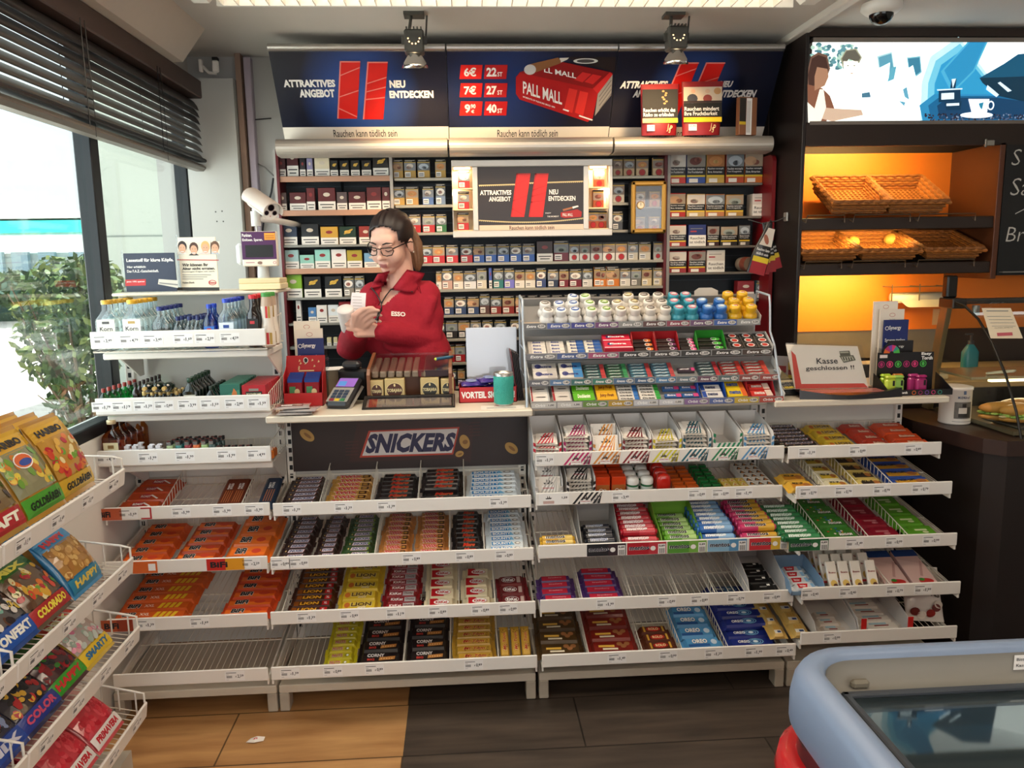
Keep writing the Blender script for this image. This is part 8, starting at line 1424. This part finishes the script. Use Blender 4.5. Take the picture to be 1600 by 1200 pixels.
# brown counter with glass display
bc_=thing('bakery_counter','dark brown bakery counter with rounded corner beside the chocolate shelves','counter',(2.3,2.95,0));PL=[(1.795,3.28),(1.795,3.04),(1.868,2.71),(1.92,2.655),(3.4,2.655),(3.4,3.28)]
BRN=C('#33201a',.4,n=.12,ns=4);g=G();g.M=I4;g.prism(PL,.865,.92,BRN);part('counter_slab',g,bc_);g=G();P2=[(x+.02 if x<3 else x,y+(.02 if y<3 else 0))for x,y in PL];g.prism(P2,.0,.865,C('#1c120f',.45,n=.15,ns=4));part('front_panel',g,bc_)
ds=thing('glass_display','curved glass food display on the bakery counter','glass display',(2.4,2.95,.92));prof=[(2.66,.925),(2.70,1.02),(2.77,1.14),(2.86,1.25),(2.95,1.33),(3.04,1.375),(3.14,1.39)]
GX=1.975;g=G();g.loft([[(GX,y,z)for y,z in prof],[(3.4,y,z)for y,z in prof]],GLASS,False,False);part('curved_glass',g,ds);g=G();g.at(frame((GX,0,0),(0,1,0),(0,0,1)));g.prism(prof+[(3.2,1.38),(3.26,.925)],0,.004,GLASS);part('end_glass',g,ds)
g=G();g.tube([(GX,y,z)for y,z in prof],.005,C('#2a2622',.3,.5),6);part('glass_edge',g,ds,'dark edge strip of the glass');g=G();g.at(frame((GX-.004,0,0),(0,1,0),(0,0,1)));g.prism([(3.14,1.385),(3.19,1.385),(3.28,.925),(3.23,.925)],0,.02,C('#9a8a6a',.3,.7));g.M=I4;g.box(GX-.01,GX+.05,3.1,3.2,1.36,1.40,C('#3a3632',.3,.6),.004);g.box(GX+.0,GX+.045,3.16,3.2,1.40,1.49,C('#2a2826',.2,.7),.006);g.box(GX+.04,3.4,3.14,3.2,1.375,1.395,C('#4a4642',.3,.6));g.lathe([(.014,0),(.014,.04)],STEEL,12,GX+.06,3.06,1.335);part('steel_post',g,ds)
g=G();g.box(GX+.01,3.4,2.72,3.2,.925,.94,C('#8a7a60',.3,.6));g.box(GX+.01,3.4,2.98,3.24,1.09,1.10,C('#b8a888',.2,.4));part('display_deck',g,ds)
g=G();g.box(2.08,3.4,3.0,3.02,1.075,1.083,C('#ffe9b0',.4,e=4));part('display_lamp',g,ds,'glowing lamp under the display shelf');light('AREA','display_light',(2.5,3.0,1.07),2.5,(1,.8,.5),target=(2.5,2.9,.9),shape='RECTANGLE',size=.8,size_y=.03)
a=hit(1534,484,(0,2.93,1.32),Vector((0,-.62,.78)));g=G();NM,NQ=plane((0,2.925,1.316),(1,0,0),(0,.09,.085));g.at(NM);q4=[NQ(*p_)for p_ in((1533,483),(1578,483),(1597,530),(1547,530))];g.prism(q4,.004,.006,C('#f0e0c4',.5));qpoly(g,NQ,[(1540,487),(1574,487),(1574,488.4),(1540,488.4)],GREY,.007);[qpoly(g,NQ,[(1541+k*2.5,496+k*5),(1578+k*2.5,496+k*5),(1578+k*2.5,496.6+k*5),(1541+k*2.5,496.6+k*5)],GREY,.007)for k in range(4)];qpoly(g,NQ,[(1556,522),(1580,521),(1581,526),(1557,527)],C('#c8606a',.5),.007);qtext(g,NQ,'GUTEN APPETIT',1553,513,1581,515,INK,.007,0);solid('price_note','printed paper note stuck on the curved glass of the food display','paper note',g)
g=G();g.box(2.02,3.3,2.74,2.96,.941,.95,C('#5a5650',.3,.5),.003);solid('serving_tray','dark serving tray inside the glass display','tray',g)
for k,(px,y,lab)in enumerate(((1562,2.84,'baguette sandwich with lettuce at the front of the tray'),(1590,2.80,'second baguette sandwich, cut by the photo edge'),(1575,2.90,'baguette sandwich lying behind the other two'))):
 t=thing('baguette_sandwich',lab+' in the glass display','sandwich',(xat(px,y,.98)+.03,y,.951),'sandwiches',(0,0,-.35+.3*k));g=G();CR=C('#c88a3c',.5,n=.3,ns=14,b=.3);g.ball(0,0,.05,.1,.034,.026,CR,16,9);lpart('bread_top',g,t);g=G();g.ball(0,0,.018,.1,.034,.016,CR,16,8);lpart('bread_bottom',g,t);g=G()
 for j in range(26):a_=rnd.uniform(0,6.28);g.ball(.095*math.cos(a_)*rnd.uniform(.7,1),.037*math.sin(a_),.03+rnd.uniform(-.005,.006),.016,.012,.005,C(rnd.choice(('#7a9a3c','#a8bc5a','#5a7a2c','#d8c08a')),.5),7,5)
 lpart('lettuce',g,t)
t=thing('serving_tongs','pale serving tongs lying on the display shelf','tongs',(xat(1572,3.0,1.11),3.03,1.102));g=G();g.tube([(-.06,0,.004),(-.02,.012,.006),(.04,.014,.01),(.06,0,.012),(.04,-.014,.01),(-.02,-.01,.006),(-.06,-.006,.004)],.004,C('#e8dcc0',.4),6);lpart('tongs',g,t)
P=(xat(1515,3.5,1.1),3.5,1.031);t=thing('soap_bottle','turquoise pump bottle on the worktop behind the glass','bottle',P);g=G();g.sq([(.034,.022,0),(.036,.024,.01),(.036,.024,.1),(.02,.016,.125),(.012,.012,.135)],C('#2a7a84',.25),20,3);lpart('bottle_body',g,t);g=G();g.lathe([(.013,.135),(.013,.15),(.005,.152),(.005,.18)],C('#3a3a3c',.4),12);g.box(-.03,.008,-.006,.006,.176,.186,C('#3a3a3c',.4),.003);lpart('pump_head',g,t)
# donation can
P=(xat(1487,3.0,.93),2.985,.921);t=thing('donation_can','white donation can with photo of a child standing at the counter corner','donation can',P);g=G();rr,hh=.058,.145;g.lathe([(rr*.94,0),(rr,.003),(rr,.006),(rr*.98,.01),(rr*.98,hh-.012),(rr*1.03,hh-.01),(rr*1.03,hh),(rr*.9,hh+.002),(.001,hh+.002)],C('#e6dfd6',.4),32);lpart('can_body',g,t)
g=G()
def wrap(u0,v0,u1,v1,m,d,n=8):
 for i in range(n):a0,a1=-PI/2+(u0+(u1-u0)*i/n)/rr,-PI/2+(u0+(u1-u0)*(i+1)/n)/rr;r=rr+d;g.add([(r*math.cos(a0),r*math.sin(a0),v0),(r*math.cos(a1),r*math.sin(a1),v0),(r*math.cos(a1),r*math.sin(a1),v1),(r*math.cos(a0),r*math.sin(a0),v1)],[(0,1,2,3)],m)
wrap(-.035,.025,.035,.09,C('#6a6660',.5,n=.6,ns=50),.0004);wrap(-.02,.03,.03,.07,C('#3a3632',.5,n=.5,ns=50),.0008);wrap(-.008,.07,.008,.084,C('#2a2420',.5),.0012);wrap(-.02,.045,.012,.068,C('#d8d0c4',.5),.0012);wrap(-.005,.12,.005,.136,C('#5a6a8a',.5),.0006);v,f,asp=glyphs('MUDIKA e.V.',.02);P_=[]
for a_,b_ in v:th=-PI/2+a_*.05/rr;P_.append(((rr+.001)*math.cos(th),(rr+.001)*math.sin(th),.108+b_*.01))
g.add(P_,f,C('#4a5a7a',.5));wrap(-.04,.012,.04,.014,GREY,.0006);lpart('can_label',g,t)
# ================================================================== ICE CREAM FREEZER
fz=thing('ice_cream_freezer','red and grey ice cream chest freezer with sliding glass lids','freezer',(1.2,.8,0));fx0,fx1,fy0,fy1=.578,1.95,.2,1.41
def rr_(d,z,r=.13,n=8):
 P=[];x0,x1,y0,y1=fx0+d,fx1-d,fy0+d,fy1-d;r=max(r-d,.03)
 for cx,cy_,a0 in((x1-r,y1-r,0),(x0+r,y1-r,PI/2),(x0+r,y0+r,PI),(x1-r,y0+r,1.5*PI)):
  for k in range(n+1):a=a0+PI/2*k/n;P.append((cx+r*math.cos(a),cy_+r*math.sin(a),z))
 return P
RIM=C('#8496b2',.38,.1);g=G();g.loft([rr_(d,z)for d,z in((.0,.745),(-.004,.755),(-.004,.80),(.002,.83),(.012,.846),(.04,.855),(.052,.85),(.056,.84))],RIM,False);part('rim',g,fz,'blue grey plastic rim')
g=G();g.loft([rr_(d,z)for d,z in((.056,.842),(.058,.80),(.092,.798))],C('#86837c',.5),False);part('inner_ledge',g,fz);g=G();g.loft([rr_(d,z)for d,z in((.012,.66),(.012,.75))],C('#20262c',.1,.2),False);part('side_glass',g,fz,'dark side glass strip')
RDB=C('#c8141c',.25,coat=.5);g=G();g.loft([rr_(d,z)for d,z in((.03,.05),(.0,.08),(-.01,.5),(-.018,.6),(-.026,.655),(-.02,.685),(-.004,.692),(.012,.692))],RDB,False);part('red_body',g,fz,'glossy red body');g=G();g.loft([rr_(.05,0),rr_(.05,.06)],BLACK,False);part('plinth',g,fz)
g=G();g.loft([rr_(d,z)for d,z in((.092,.798),(.1,.62),(.105,.56),(.11,.5),(.12,.3))],[C('#4a5258',.4),C('#8d9aa4',.35),C('#b01820',.35),C('#a8b0b8',.35)],False);g.poly([p[:2]for p in rr_(.12,.3)],C('#6a7478',.5),.3);part('inner_tub',g,fz)
for k,(x0,x1,y0,y1,z)in enumerate(((fx0+.095,1.26,fy0+.095,fy1-.095,.79),(1.2,fx1-.095,fy0+.095,fy1-.095,.775))):
 g=G();g.box(x0,x1,y0,y1,z,z+.005,GLASS);ld=part('glass_lid',g,fz);g=G()
 for b in((x0,x1,y1-.014,y1),(x0,x1,y0,y0+.014),(x0,x0+.014,y0,y1),(x1-.014,x1,y0,y1)):g.box(*b,z+.004,z+.014,C('#3a4048',.4),.003)
 part('lid_frame',g,ld)
g=G();g.box(.70,.735,1.325,1.34,.798,.815,C('#7a7466',.5),.005);part('lid_stop',g,fz);g=G();g.box(.64,.655,1.22,1.27,.798,.815,C('#7a7466',.5),.005);part('lid_stop',g,fz);M_,q=plane((0,fy1-.0585,.82),(1,0,0),(0,0,1));g=G();g.at(M_);a=q(1587,1000);g.rect(a[0],-.012,a[0]+.06,.018,PAPER,.0006);g.text('Bitte an der',a[0]+.03,.009,.05,.006,INK,.001,.01);g.text('Kasse zahlen',a[0]+.03,-.003,.05,.006,INK,.001,.01);part('rim_sticker',g,fz,'white sticker')
r2=random.Random(5);n_=0
for x in(.78,.98,1.12,1.45,1.65):
 for y in(.55,.78,1.0,1.18):
  solid('ice_cream_box',f'{("red","white","brown","blue")[n_ % 4]} ice cream box in the freezer, {ORD[n_]} counted from the aisle corner','ice cream box',cached(('ice',n_%4),lambda:G().box(-.075,.075,-.08,.08,0,.06,C(('#8a2028','#c8ccd0','#4a3a30','#3a5a8a')[n_%4],.4),.004).top(.06).ell(0,0,.05,.03,C('#d8c8a8',.4),.0006,16).mesh('box')),(x+.0,y,.305),'ice cream boxes',(0,0,r2.uniform(-.1,.1)));n_+=1
# litter on the floor
g=G();a=atz(399,1158,0);g.add([(-.03,-.008,.001),(.0,-.016,.004),(.028,-.004,.001),(.03,.012,.006),(.004,.008,.012),(-.018,.014,.002)],[(0,1,4),(0,4,5),(1,2,4),(2,3,4)],C('#e8e0d8',.6));g.add([(-.008,-.004,.0075),(.008,-.002,.0085),(.004,.007,.0115)],[(0,1,2)],C('#c0202c',.5));solid('paper_scrap','crumpled white and red wrapper scrap on the oak floor','litter',g,(a.x,a.y,.001))
# ================================================================== CASHIER
def blend(prims,name,vox,smooth,fac=.5):
 """join overlapping limbs and volumes into one continuous surface"""
 g=G();m=WHITE
 for p in prims:
  if p[0]=='b':g.at(p[3]if len(p)>3 else I4);g.ball(*p[1],*p[2],m,20,14)
  else:
   pts,rs=p[1],p[2];g.M=I4
   for i in range(len(pts)-1):
    a,b=Vector(pts[i]),Vector(pts[i+1]);n=max(2,int((b-a).length/.02));g.tube([a+(b-a)*k/n for k in range(n+1)],[rs[i]+(rs[i+1]-rs[i])*k/n for k in range(n+1)],m,14)
   for q,r in zip(pts,rs):g.ball(q[0],q[1],q[2],r,r,r,m,14,10)
 o=bpy.data.objects.new(name,g.mesh(name));COL.objects.link(o);r=o.modifiers.new('r','REMESH');r.mode='VOXEL';r.voxel_size=vox;s=o.modifiers.new('s','SMOOTH');s.iterations=smooth;s.factor=fac
 dg=bpy.context.evaluated_depsgraph_get();me=bpy.data.meshes.new_from_object(o.evaluated_get(dg));bpy.data.objects.remove(o)
 me.materials.clear();me.polygons.foreach_set('use_smooth',[True]*len(me.polygons));return me
YP=3.42;P_=lambda x,y,Y=YP:at(x,y,Y)
SKIN=C('#dfb09c',.5,n=.06,ns=30);LIP=C('#b4706a',.45);HAIR=C('#1e120f',.5,n=.35,ns=60);HAIR2=C('#7a563a',.5,n=.3,ns=60);FLC=C('#a3122a',.85,n=.12,ns=90,b=.5)
per=thing('person','person in a red fleece and black glasses looking down at paper in both hands','person',(-.22,YP,0))
hc=P_(611,378,3.37);HM=Matrix.Translation(hc)@ Matrix.Rotation(math.radians(-25),4,'Z')@ Matrix.Rotation(math.radians(20),4,'X')@ Matrix.Rotation(math.radians(3),4,'Y')@ Matrix.Scale(1.06,4)
H=lambda x,y,z:HM @ Vector((x,y,z))
ch,nk=H(0,.03,-.075),P_(627,446,3.42)
sL,eL,wL=P_(587,466,3.43),P_(552,535,3.42),P_(556,518,3.235);sR,eR,wR=P_(664,462,3.44),P_(668,530,3.41),P_(592,517,3.235)
hips=Vector((-.21,3.43,.98));knee=[Vector((x,3.42,.52))for x in(-.31,-.12)];ank=[Vector((x,3.44,.08))for x in(-.32,-.11)]
B_=lambda c,r:('b',c,r,HM)
head=[B_((0,.012,.032),(.073,.09,.082)),B_((0,-.022,-.03),(.059,.068,.078)),B_((0,-.05,-.088),(.03,.03,.024)),B_((.036,-.05,-.035),(.028,.03,.034)),B_((-.036,-.05,-.035),(.028,.03,.034)),B_((0,-.06,.028),(.052,.028,.03)),
  B_((0,-.089,-.012),(.009,.016,.026)),B_((0,-.1,-.03),(.0125,.014,.011)),B_((.011,-.092,-.034),(.008,.009,.007)),B_((-.011,-.092,-.034),(.008,.009,.007)),B_((0,-.082,-.060),(.022,.012,.0065)),B_((0,-.08,-.070),(.019,.012,.0075)),
  B_((.031,-.071,-.001),(.016,.013,.010)),B_((-.031,-.071,-.001),(.016,.013,.010)),B_((.031,-.077,.018),(.02,.01,.006)),B_((-.031,-.077,.018),(.02,.01,.006)),
  B_((.076,.012,-.012),(.008,.02,.031)),B_((-.076,.012,-.012),(.008,.02,.031)),B_((.079,.014,-.034),(.006,.01,.01)),B_((-.079,.014,-.034),(.006,.01,.01))]
trunk=[('t',[ch,nk,nk+Vector((0,.02,-.06))],[.058,.06,.076]),('b',(nk.x+.005,3.44,nk.z-.14),(.155,.095,.15)),('b',(nk.x-.015,3.43,nk.z-.16),(.15,.11,.13)),('t',[Vector((nk.x-.005,3.44,nk.z-.1)),Vector((nk.x,3.44,1.2)),hips],[.1,.115,.13]),('b',(hips.x,3.44,1.02),(.17,.115,.13)),
  ('t',[sL,eL,wL],[.048,.04,.026]),('t',[sR,eR,wR],[.048,.04,.026]),('t',[Vector((nk.x,3.44,nk.z-.05)),sL],[.06,.05]),('t',[Vector((nk.x,3.44,nk.z-.05)),sR],[.06,.05])]
for s in(0,1):trunk.append(('t',[hips+Vector((-.085+.17*s,0,-.05)),knee[s],ank[s]],[.095,.058,.04]));trunk.append(('t',[ank[s]+Vector((0,.02,-.035)),ank[s]+Vector((0,-.13,-.05))],[.035,.028]))
def hand(w,a,b,c,th,curl,spread=.0175,L=1.):
 """w wrist, a finger direction, b across the knuckles towards the thumb, c the side the fingers close to; five separate fingers"""
 a,b,c=a.normalized(),b.normalized(),c.normalized();out=[];k0=w+a*.085*L
 for i,(o,ln)in enumerate(((1.5,.92),(.5,1.),(-.5,.94),(-1.5,.76))):
  kn=k0+b*o*spread-a*(.004 if i in(0,2)else .012 if i==3 else 0);out.append(('t',[w+b*o*.009,kn],[.014,.0118]));cu=curl[i]
  d1=(a*math.cos(cu*.5)+c*math.sin(cu*.5));d2=(a*math.cos(cu*1.3)+c*math.sin(cu*1.3));d3=(a*math.cos(cu*1.9)+c*math.sin(cu*1.9))
  p1=kn+d1*.042*ln*L;p2=p1+d2*.026*ln*L;p3=p2+d3*.019*ln*L;out.append(('t',[kn,p1,p2,p3],[.0102,.0088,.0079,.0066]))
 t0=w+a*.022+b*.016;t1=t0+(a*.5+b*.75+c*.3).normalized()*.038;t2=t1+(a*.9+b*.25+c*th).normalized()*.032;t3=t2+(a*.95+c*th*1.2).normalized()*.024
 return out+[('t',[t0,t1,t2,t3],[.015,.0122,.0102,.0082])]
hR=hand(wR+Vector((-.008,-.006,.002)),Vector((-.93,-.22,.16)),Vector((.12,.1,1)),Vector((.1,1,-.05)),.35,(.75,.85,.95,1.0))
hL=hand(wL+Vector((.0,-.012,.004)),Vector((.45,-.35,.62)),Vector((-.7,-.2,.6)),Vector((.85,.3,-.3)),.6,(.6,.7,.8,.9),L=.85)
body=blend(head+trunk+hR+hL,'body',.0042,3,.5)
IV=HM.inverted();body.materials.append(SKIN);body.materials.append(LIP);idx=[]
for pl in body.polygons:
 q=IV @ pl.center;idx.append(1 if abs(q.x)<.017-.4*abs(q.z+.0645)and-.0725<q.z<-.0565 and q.y<-.078 else 0)
body.polygons.foreach_set('material_index',idx)
def wpart(name,me,label=None):
 o=link(name,me,(-per.location.x,-per.location.y,0),per)
 if label:o['label']=label
 return o
wpart('body',body)
# fleece
fl_=[('b',(nk.x+.005,3.44,nk.z-.14),(.172,.112,.158)),('b',(nk.x-.02,3.425,nk.z-.19),(.166,.128,.14)),('t',[Vector((nk.x-.005,3.44,nk.z-.1)),Vector((nk.x,3.44,1.2)),Vector((hips.x,3.44,.97))],[.118,.132,.14]),('b',(hips.x+.002,3.445,1.05),(.172,.132,.15)),('b',(hips.x+.002,3.445,1.18),(.158,.13,.16)),
 ('t',[sL,eL,wL+(eL-wL)*.06],[.072,.066,.043]),('t',[sR,eR,wR+(eR-wR)*.06],[.068,.066,.043]),('t',[Vector((nk.x,3.445,nk.z-.05)),sL],[.072,.072]),('t',[Vector((nk.x,3.445,nk.z-.05)),sR],[.07,.068]),('t',[nk+Vector((0,.01,.0)),nk+Vector((0,.02,-.07))],[.068,.085]),
 ('b',tuple(eR+Vector((.008,0,-.004))),(.06,.06,.058)),('b',tuple(eL+Vector((-.01,0,-.02))),(.062,.07,.055)),('t',[P_(652,520,3.36),P_(664,500,3.37),P_(674,470,3.38)],[.02,.03,.025]),('t',[P_(640,545,3.33),P_(620,548,3.31),P_(604,540,3.3)],[.018,.022,.016])]
fm=blend(fl_,'fleece',.007,3,.5)
import bmesh
bmf=bmesh.new();bmf.from_mesh(fm)
vt=P_(594,478,3.3);ca=nk
def in_v(p):
 h_=(p.z-vt.z)/(nk.z+.02-vt.z)
 if h_<=0 or p.y>nk.y+.0:return p.z>nk.z+.018
 cx_=vt.x+(nk.x-.012-vt.x)*h_;return abs(p.x-cx_)<.012+.05*h_ or p.z>nk.z+.018
bmesh.ops.delete(bmf,geom=[f for f in bmf.faces if in_v(f.calc_center_median())and f.calc_center_median().z>vt.z],context='FACES')
for v in bmf.verts:
 n_=math.sin(v.co.z*70+math.sin(v.co.x*40)*1.3)*.0012*(1 if v.co.z<1.38 else .4);v.co+=v.normal*n_
bmf.to_mesh(fm);bmf.free();fm.materials.append(FLC);fo_=wpart('fleece_jacket',fm)
so=fo_.modifiers.new('thick','SOLIDIFY');so.thickness=.004;so.offset=-1
from mathutils.bvhtree import BVHTree
bt=BVHTree.FromPolygons([v.co for v in fm.vertices],[tuple(p.vertices)for p in fm.polygons])
def onf(x,z,off=.003):
 h_=bt.ray_cast(Vector((x,2.6,z)),Vector((0,1,0)))[0];return Vector((x,(h_.y if h_ else 3.3)-off,z))
# collar flaps lying open on both sides of the neck
bb=BVHTree.FromPolygons([v.co for v in body.vertices],[tuple(p.vertices)for p in body.polygons])
def onb(px,py,off=.004):
 d_=ray(px,py).normalized();hs=[t_.ray_cast(CAMP,d_)for t_ in(bt,bb)];ds=[h_[3]for h_ in hs if h_[0]is not None];return CAMP+d_*((min(ds)if ds else 3.4)-off)
for s,q4 in((-1,((600,447),(577,451),(590,428),(609,423))),(1,((611,453),(648,458),(664,427),(636,421)))):
 g=G();n_=8;top_=[];bot=[]
 for i in range(n_+1):
  for k in range(n_+1):
   u_,w_=i/n_,k/n_;P2=[((1-w_)*((1-u_)*q4[0][c_]+u_*q4[1][c_])+w_*((1-u_)*q4[3][c_]+u_*q4[2][c_]))for c_ in(0,1)];e_=min(u_,1-u_,w_+.2,1.1-w_);top_.append(tuple(onb(*P2,.008+.012*min(1,e_*4)+.012*w_)));bot.append(tuple(onb(*P2,.002)))
 q_=lambda i,k:i*(n_+1)+k;N2=(n_+1)**2;g.add(top_+bot,[(q_(i,k),q_(i+1,k),q_(i+1,k+1),q_(i,k+1))for i in range(n_)for k in range(n_)]+[(N2+q_(*a),N2+q_(*b),q_(*b),q_(*a))for i in range(n_)for a,b in(((i,0),(i+1,0)),((i,n_),(i+1,n_)),((0,i),(0,i+1)),((n_,i),(n_,i+1)))],FLC,True);wpart('collar',g.mesh('collar'))
g=G();R=[]
for k in range(11):
 a=PI*(-.16+1.0*k/10)-.1;c_=Vector((nk.x+.071*math.cos(a),nk.y+.01+.074*math.sin(a),nk.z+.012+.018*math.sin(max(0,a))));d_=Vector((math.cos(a),math.sin(a),0));R.append([tuple(c_-d_*.004+Vector((0,0,-.03))),tuple(c_+Vector((0,0,.012))),tuple(c_+d_*.012+Vector((0,0,.006))),tuple(c_+d_*.03+Vector((0,0,-.045)))])
g.loft(R,FLC);wpart('collar',g.mesh('collar'))
ZIP=C('#1a1214',.4);g=G()
for L_ in(((596,486),(596,474),(589,460),(580,449)),((596,474),(603,462),(611,452),(630,453),(645,456))):g.tube([onb(*p,.014)for p in L_],.003,ZIP,6)
g.tube([onb(596,482,.02),onb(592,490,.024),onb(589,500,.026)],[.004,.006,.009],ZIP,6);p=onb(589,503,.027);g.ball(p.x,p.y,p.z,.004,.004,.005,STEEL);wpart('zipper',g.mesh('zipper'))
g=G();v,f,asp=glyphs('ESSO',.04);a,b=P_(611,494,3.3),P_(633,486.5,3.3);pv=[]
for x,y in v:pv.append(tuple(onf(a.x+(x+.5)*(b.x-a.x),a.z+(y+.5)*(b.z-a.z)-(x+.5)*.004,.005)))
g.add(pv,f,C('#eadfd6',.5));wpart('chest_lettering',g.mesh('lettering'))
tr=blend([('b',(hips.x,3.44,.95),(.178,.123,.12))]+[('t',[hips+Vector((-.085+.17*s,0,-.05)),knee[s],ank[s]+Vector((0,0,.02))],[.104,.072,.06])for s in(0,1)],'trousers',.012,2);tr.materials.append(C('#1b1c24',.8,n=.1));wpart('trousers',tr)
for s in(0,1):g=G();a_=ank[s];g.at(TR(a_.x,a_.y-.05,0));g.sq([(.042,.12,0),(.045,.125,.01),(.044,.12,.04),(.04,.07,.07)],C('#141416',.5),20,2.6);g.M=I4;wpart('shoe',g.mesh('shoe'))
# hair
hg=G();hg.at(HM);n_,m_=56,44;R=[]
cap=[[(.081*math.sin(a)*math.cos(t),.014+.099*math.sin(a)*math.sin(t),.034+.09*math.cos(a))for t in[2*PI*j/n_ for j in range(n_)]]for a in[PI*(.02+.86*i/(m_-1))for i in range(m_)]]
for i in range(m_-1):
 for j in range(n_):
  P4=[cap[i][j],cap[i+1][j],cap[i+1][(j+1)%n_],cap[i][(j+1)%n_]];c_=[sum(p[k]for p in P4)/4 for k in range(3)]
  front_=c_[2]<(.026-.95*c_[1]-.25*abs(c_[0]-.02)*(c_[1]<-.03)-.035*(abs(c_[0])>.058 and c_[1]>-.045)if c_[1]<.012 else .014-1.0*(c_[1]-.012))
  if not front_:hg.add(P4,[(0,1,2,3)],HAIR,True)
hm_=hg.mesh('hair');bmh=bmesh.new();bmh.from_mesh(hm_);bmesh.ops.remove_doubles(bmh,verts=bmh.verts,dist=.0006)
for v in bmh.verts:q=IV @ v.co;v.co+=(v.co-hc).normalized()*(.0022*math.sin(q.x*260+q.z*30))
bmh.to_mesh(hm_);bmh.free();ho=wpart('hair',hm_);sd=ho.modifiers.new('thick','SOLIDIFY');sd.thickness=.006;sd.offset=-1
g=G();g.at(HM)
for k in range(9):
 a=2*PI*k/9;r=.016;g.tube([(r*math.cos(a)*.6,.10,.03+r*math.sin(a)*.6),(.01+r*math.cos(a),.128,.012+r*math.sin(a)),(.03+r*1.3*math.cos(a),.125+.008*math.sin(a),-.05),(.045+r*1.1*math.cos(a),.10+.01*math.sin(a),-.115),(.05+r*.3*math.cos(a),.085,-.15)],[.012,.015,.016,.013,.004],HAIR2,7)
wpart('ponytail',g.mesh('ponytail'),'lighter brown ponytail')
g=G();g.at(HM)
for s in(-1,1):g.tube([(s*.014,-.09,.021),(s*.03,-.0895,.027),(s*.048,-.074,.022)],[.0025,.003,.0016],HAIR,6)
wpart('eyebrows',g.mesh('eyebrows'));g=G();g.at(HM)
for s in(-1,1):g.tube([(s*.016,-.0815,-.004),(s*.031,-.0865,-.0075),(s*.046,-.076,-.003)],[.0012,.0018,.0012],C('#3a2420',.6),6);g.ell(0,0,0,0,SKIN)if False else None
wpart('eyelashes',g.mesh('eyelashes'))
g=G();g.at(HM);FRM2=C('#0e0d10',.25);LY=-.1
for s in(-1,1):
 Q=[(s*.010,LY,.010),(s*.03,LY-.001,.012),(s*.052,LY+.011,.010),(s*.055,LY+.014,-.004),(s*.048,LY+.009,-.018),(s*.03,LY,-.020),(s*.014,LY,-.017),(s*.009,LY,-.004)];g.tube(Q+[Q[0],Q[1]],.0021,FRM2,6,False);g.tube([(s*.055,LY+.013,.006),(s*.072,-.05,.008),(s*.083,.0,.004),(s*.084,.018,-.004)],.0022,FRM2,6)
g.tube([(-.010,LY,.006),(0,LY-.004,.009),(.010,LY,.006)],.002,FRM2,6);wpart('glasses',g.mesh('glasses'),'black framed glasses');g=G();g.at(HM);g.ball(.082,.016,-.044,.004,.004,.004,C('#e8e2d8',.2,.6),8,6);wpart('earring',g.mesh('earring'))
# what the hands hold
rc=(hR[1][1][0]+hR[3][1][1])/2+Vector((-.022,.03,.014));t=thing('paper_roll','white till paper roll held in both hands of the person','paper roll',rc,None,(.5,-.25,.3));g=G();g.lathe([(.008,-.05),(.032,-.05),(.033,-.045),(.033,.045),(.032,.05),(.008,.05)],C('#ece6e4',.6),24);lpart('roll',g,t)
g=G();x0,zb_=rc.x+.012,rc.z+.02
for i in range(6):f0,f1=i/6,(i+1)/6;yy=lambda f:rc.y-.01+.02*f*f;g.add([(x0+.01*f0,yy(f0),zb_+.085*f0),(x0+.06+.006*f0,yy(f0)+.004,zb_-.004+.085*f0),(x0+.06+.006*f1,yy(f1)+.004,zb_-.004+.085*f1),(x0+.01*f1,yy(f1),zb_+.085*f1)],[(0,1,2,3)],C('#e6e4ea',.6),True)
for k in range(5):g.add([(x0+.014,rc.y-.012+.004,zb_+.02+.012*k),(x0+.05,rc.y-.01+.004,zb_+.018+.012*k),(x0+.05,rc.y-.01+.004,zb_+.0195+.012*k),(x0+.014,rc.y-.012+.004,zb_+.0215+.012*k)],[(0,1,2,3)],GREY)
solid('receipt','printed white receipt standing up between the hands of the person','receipt',g)
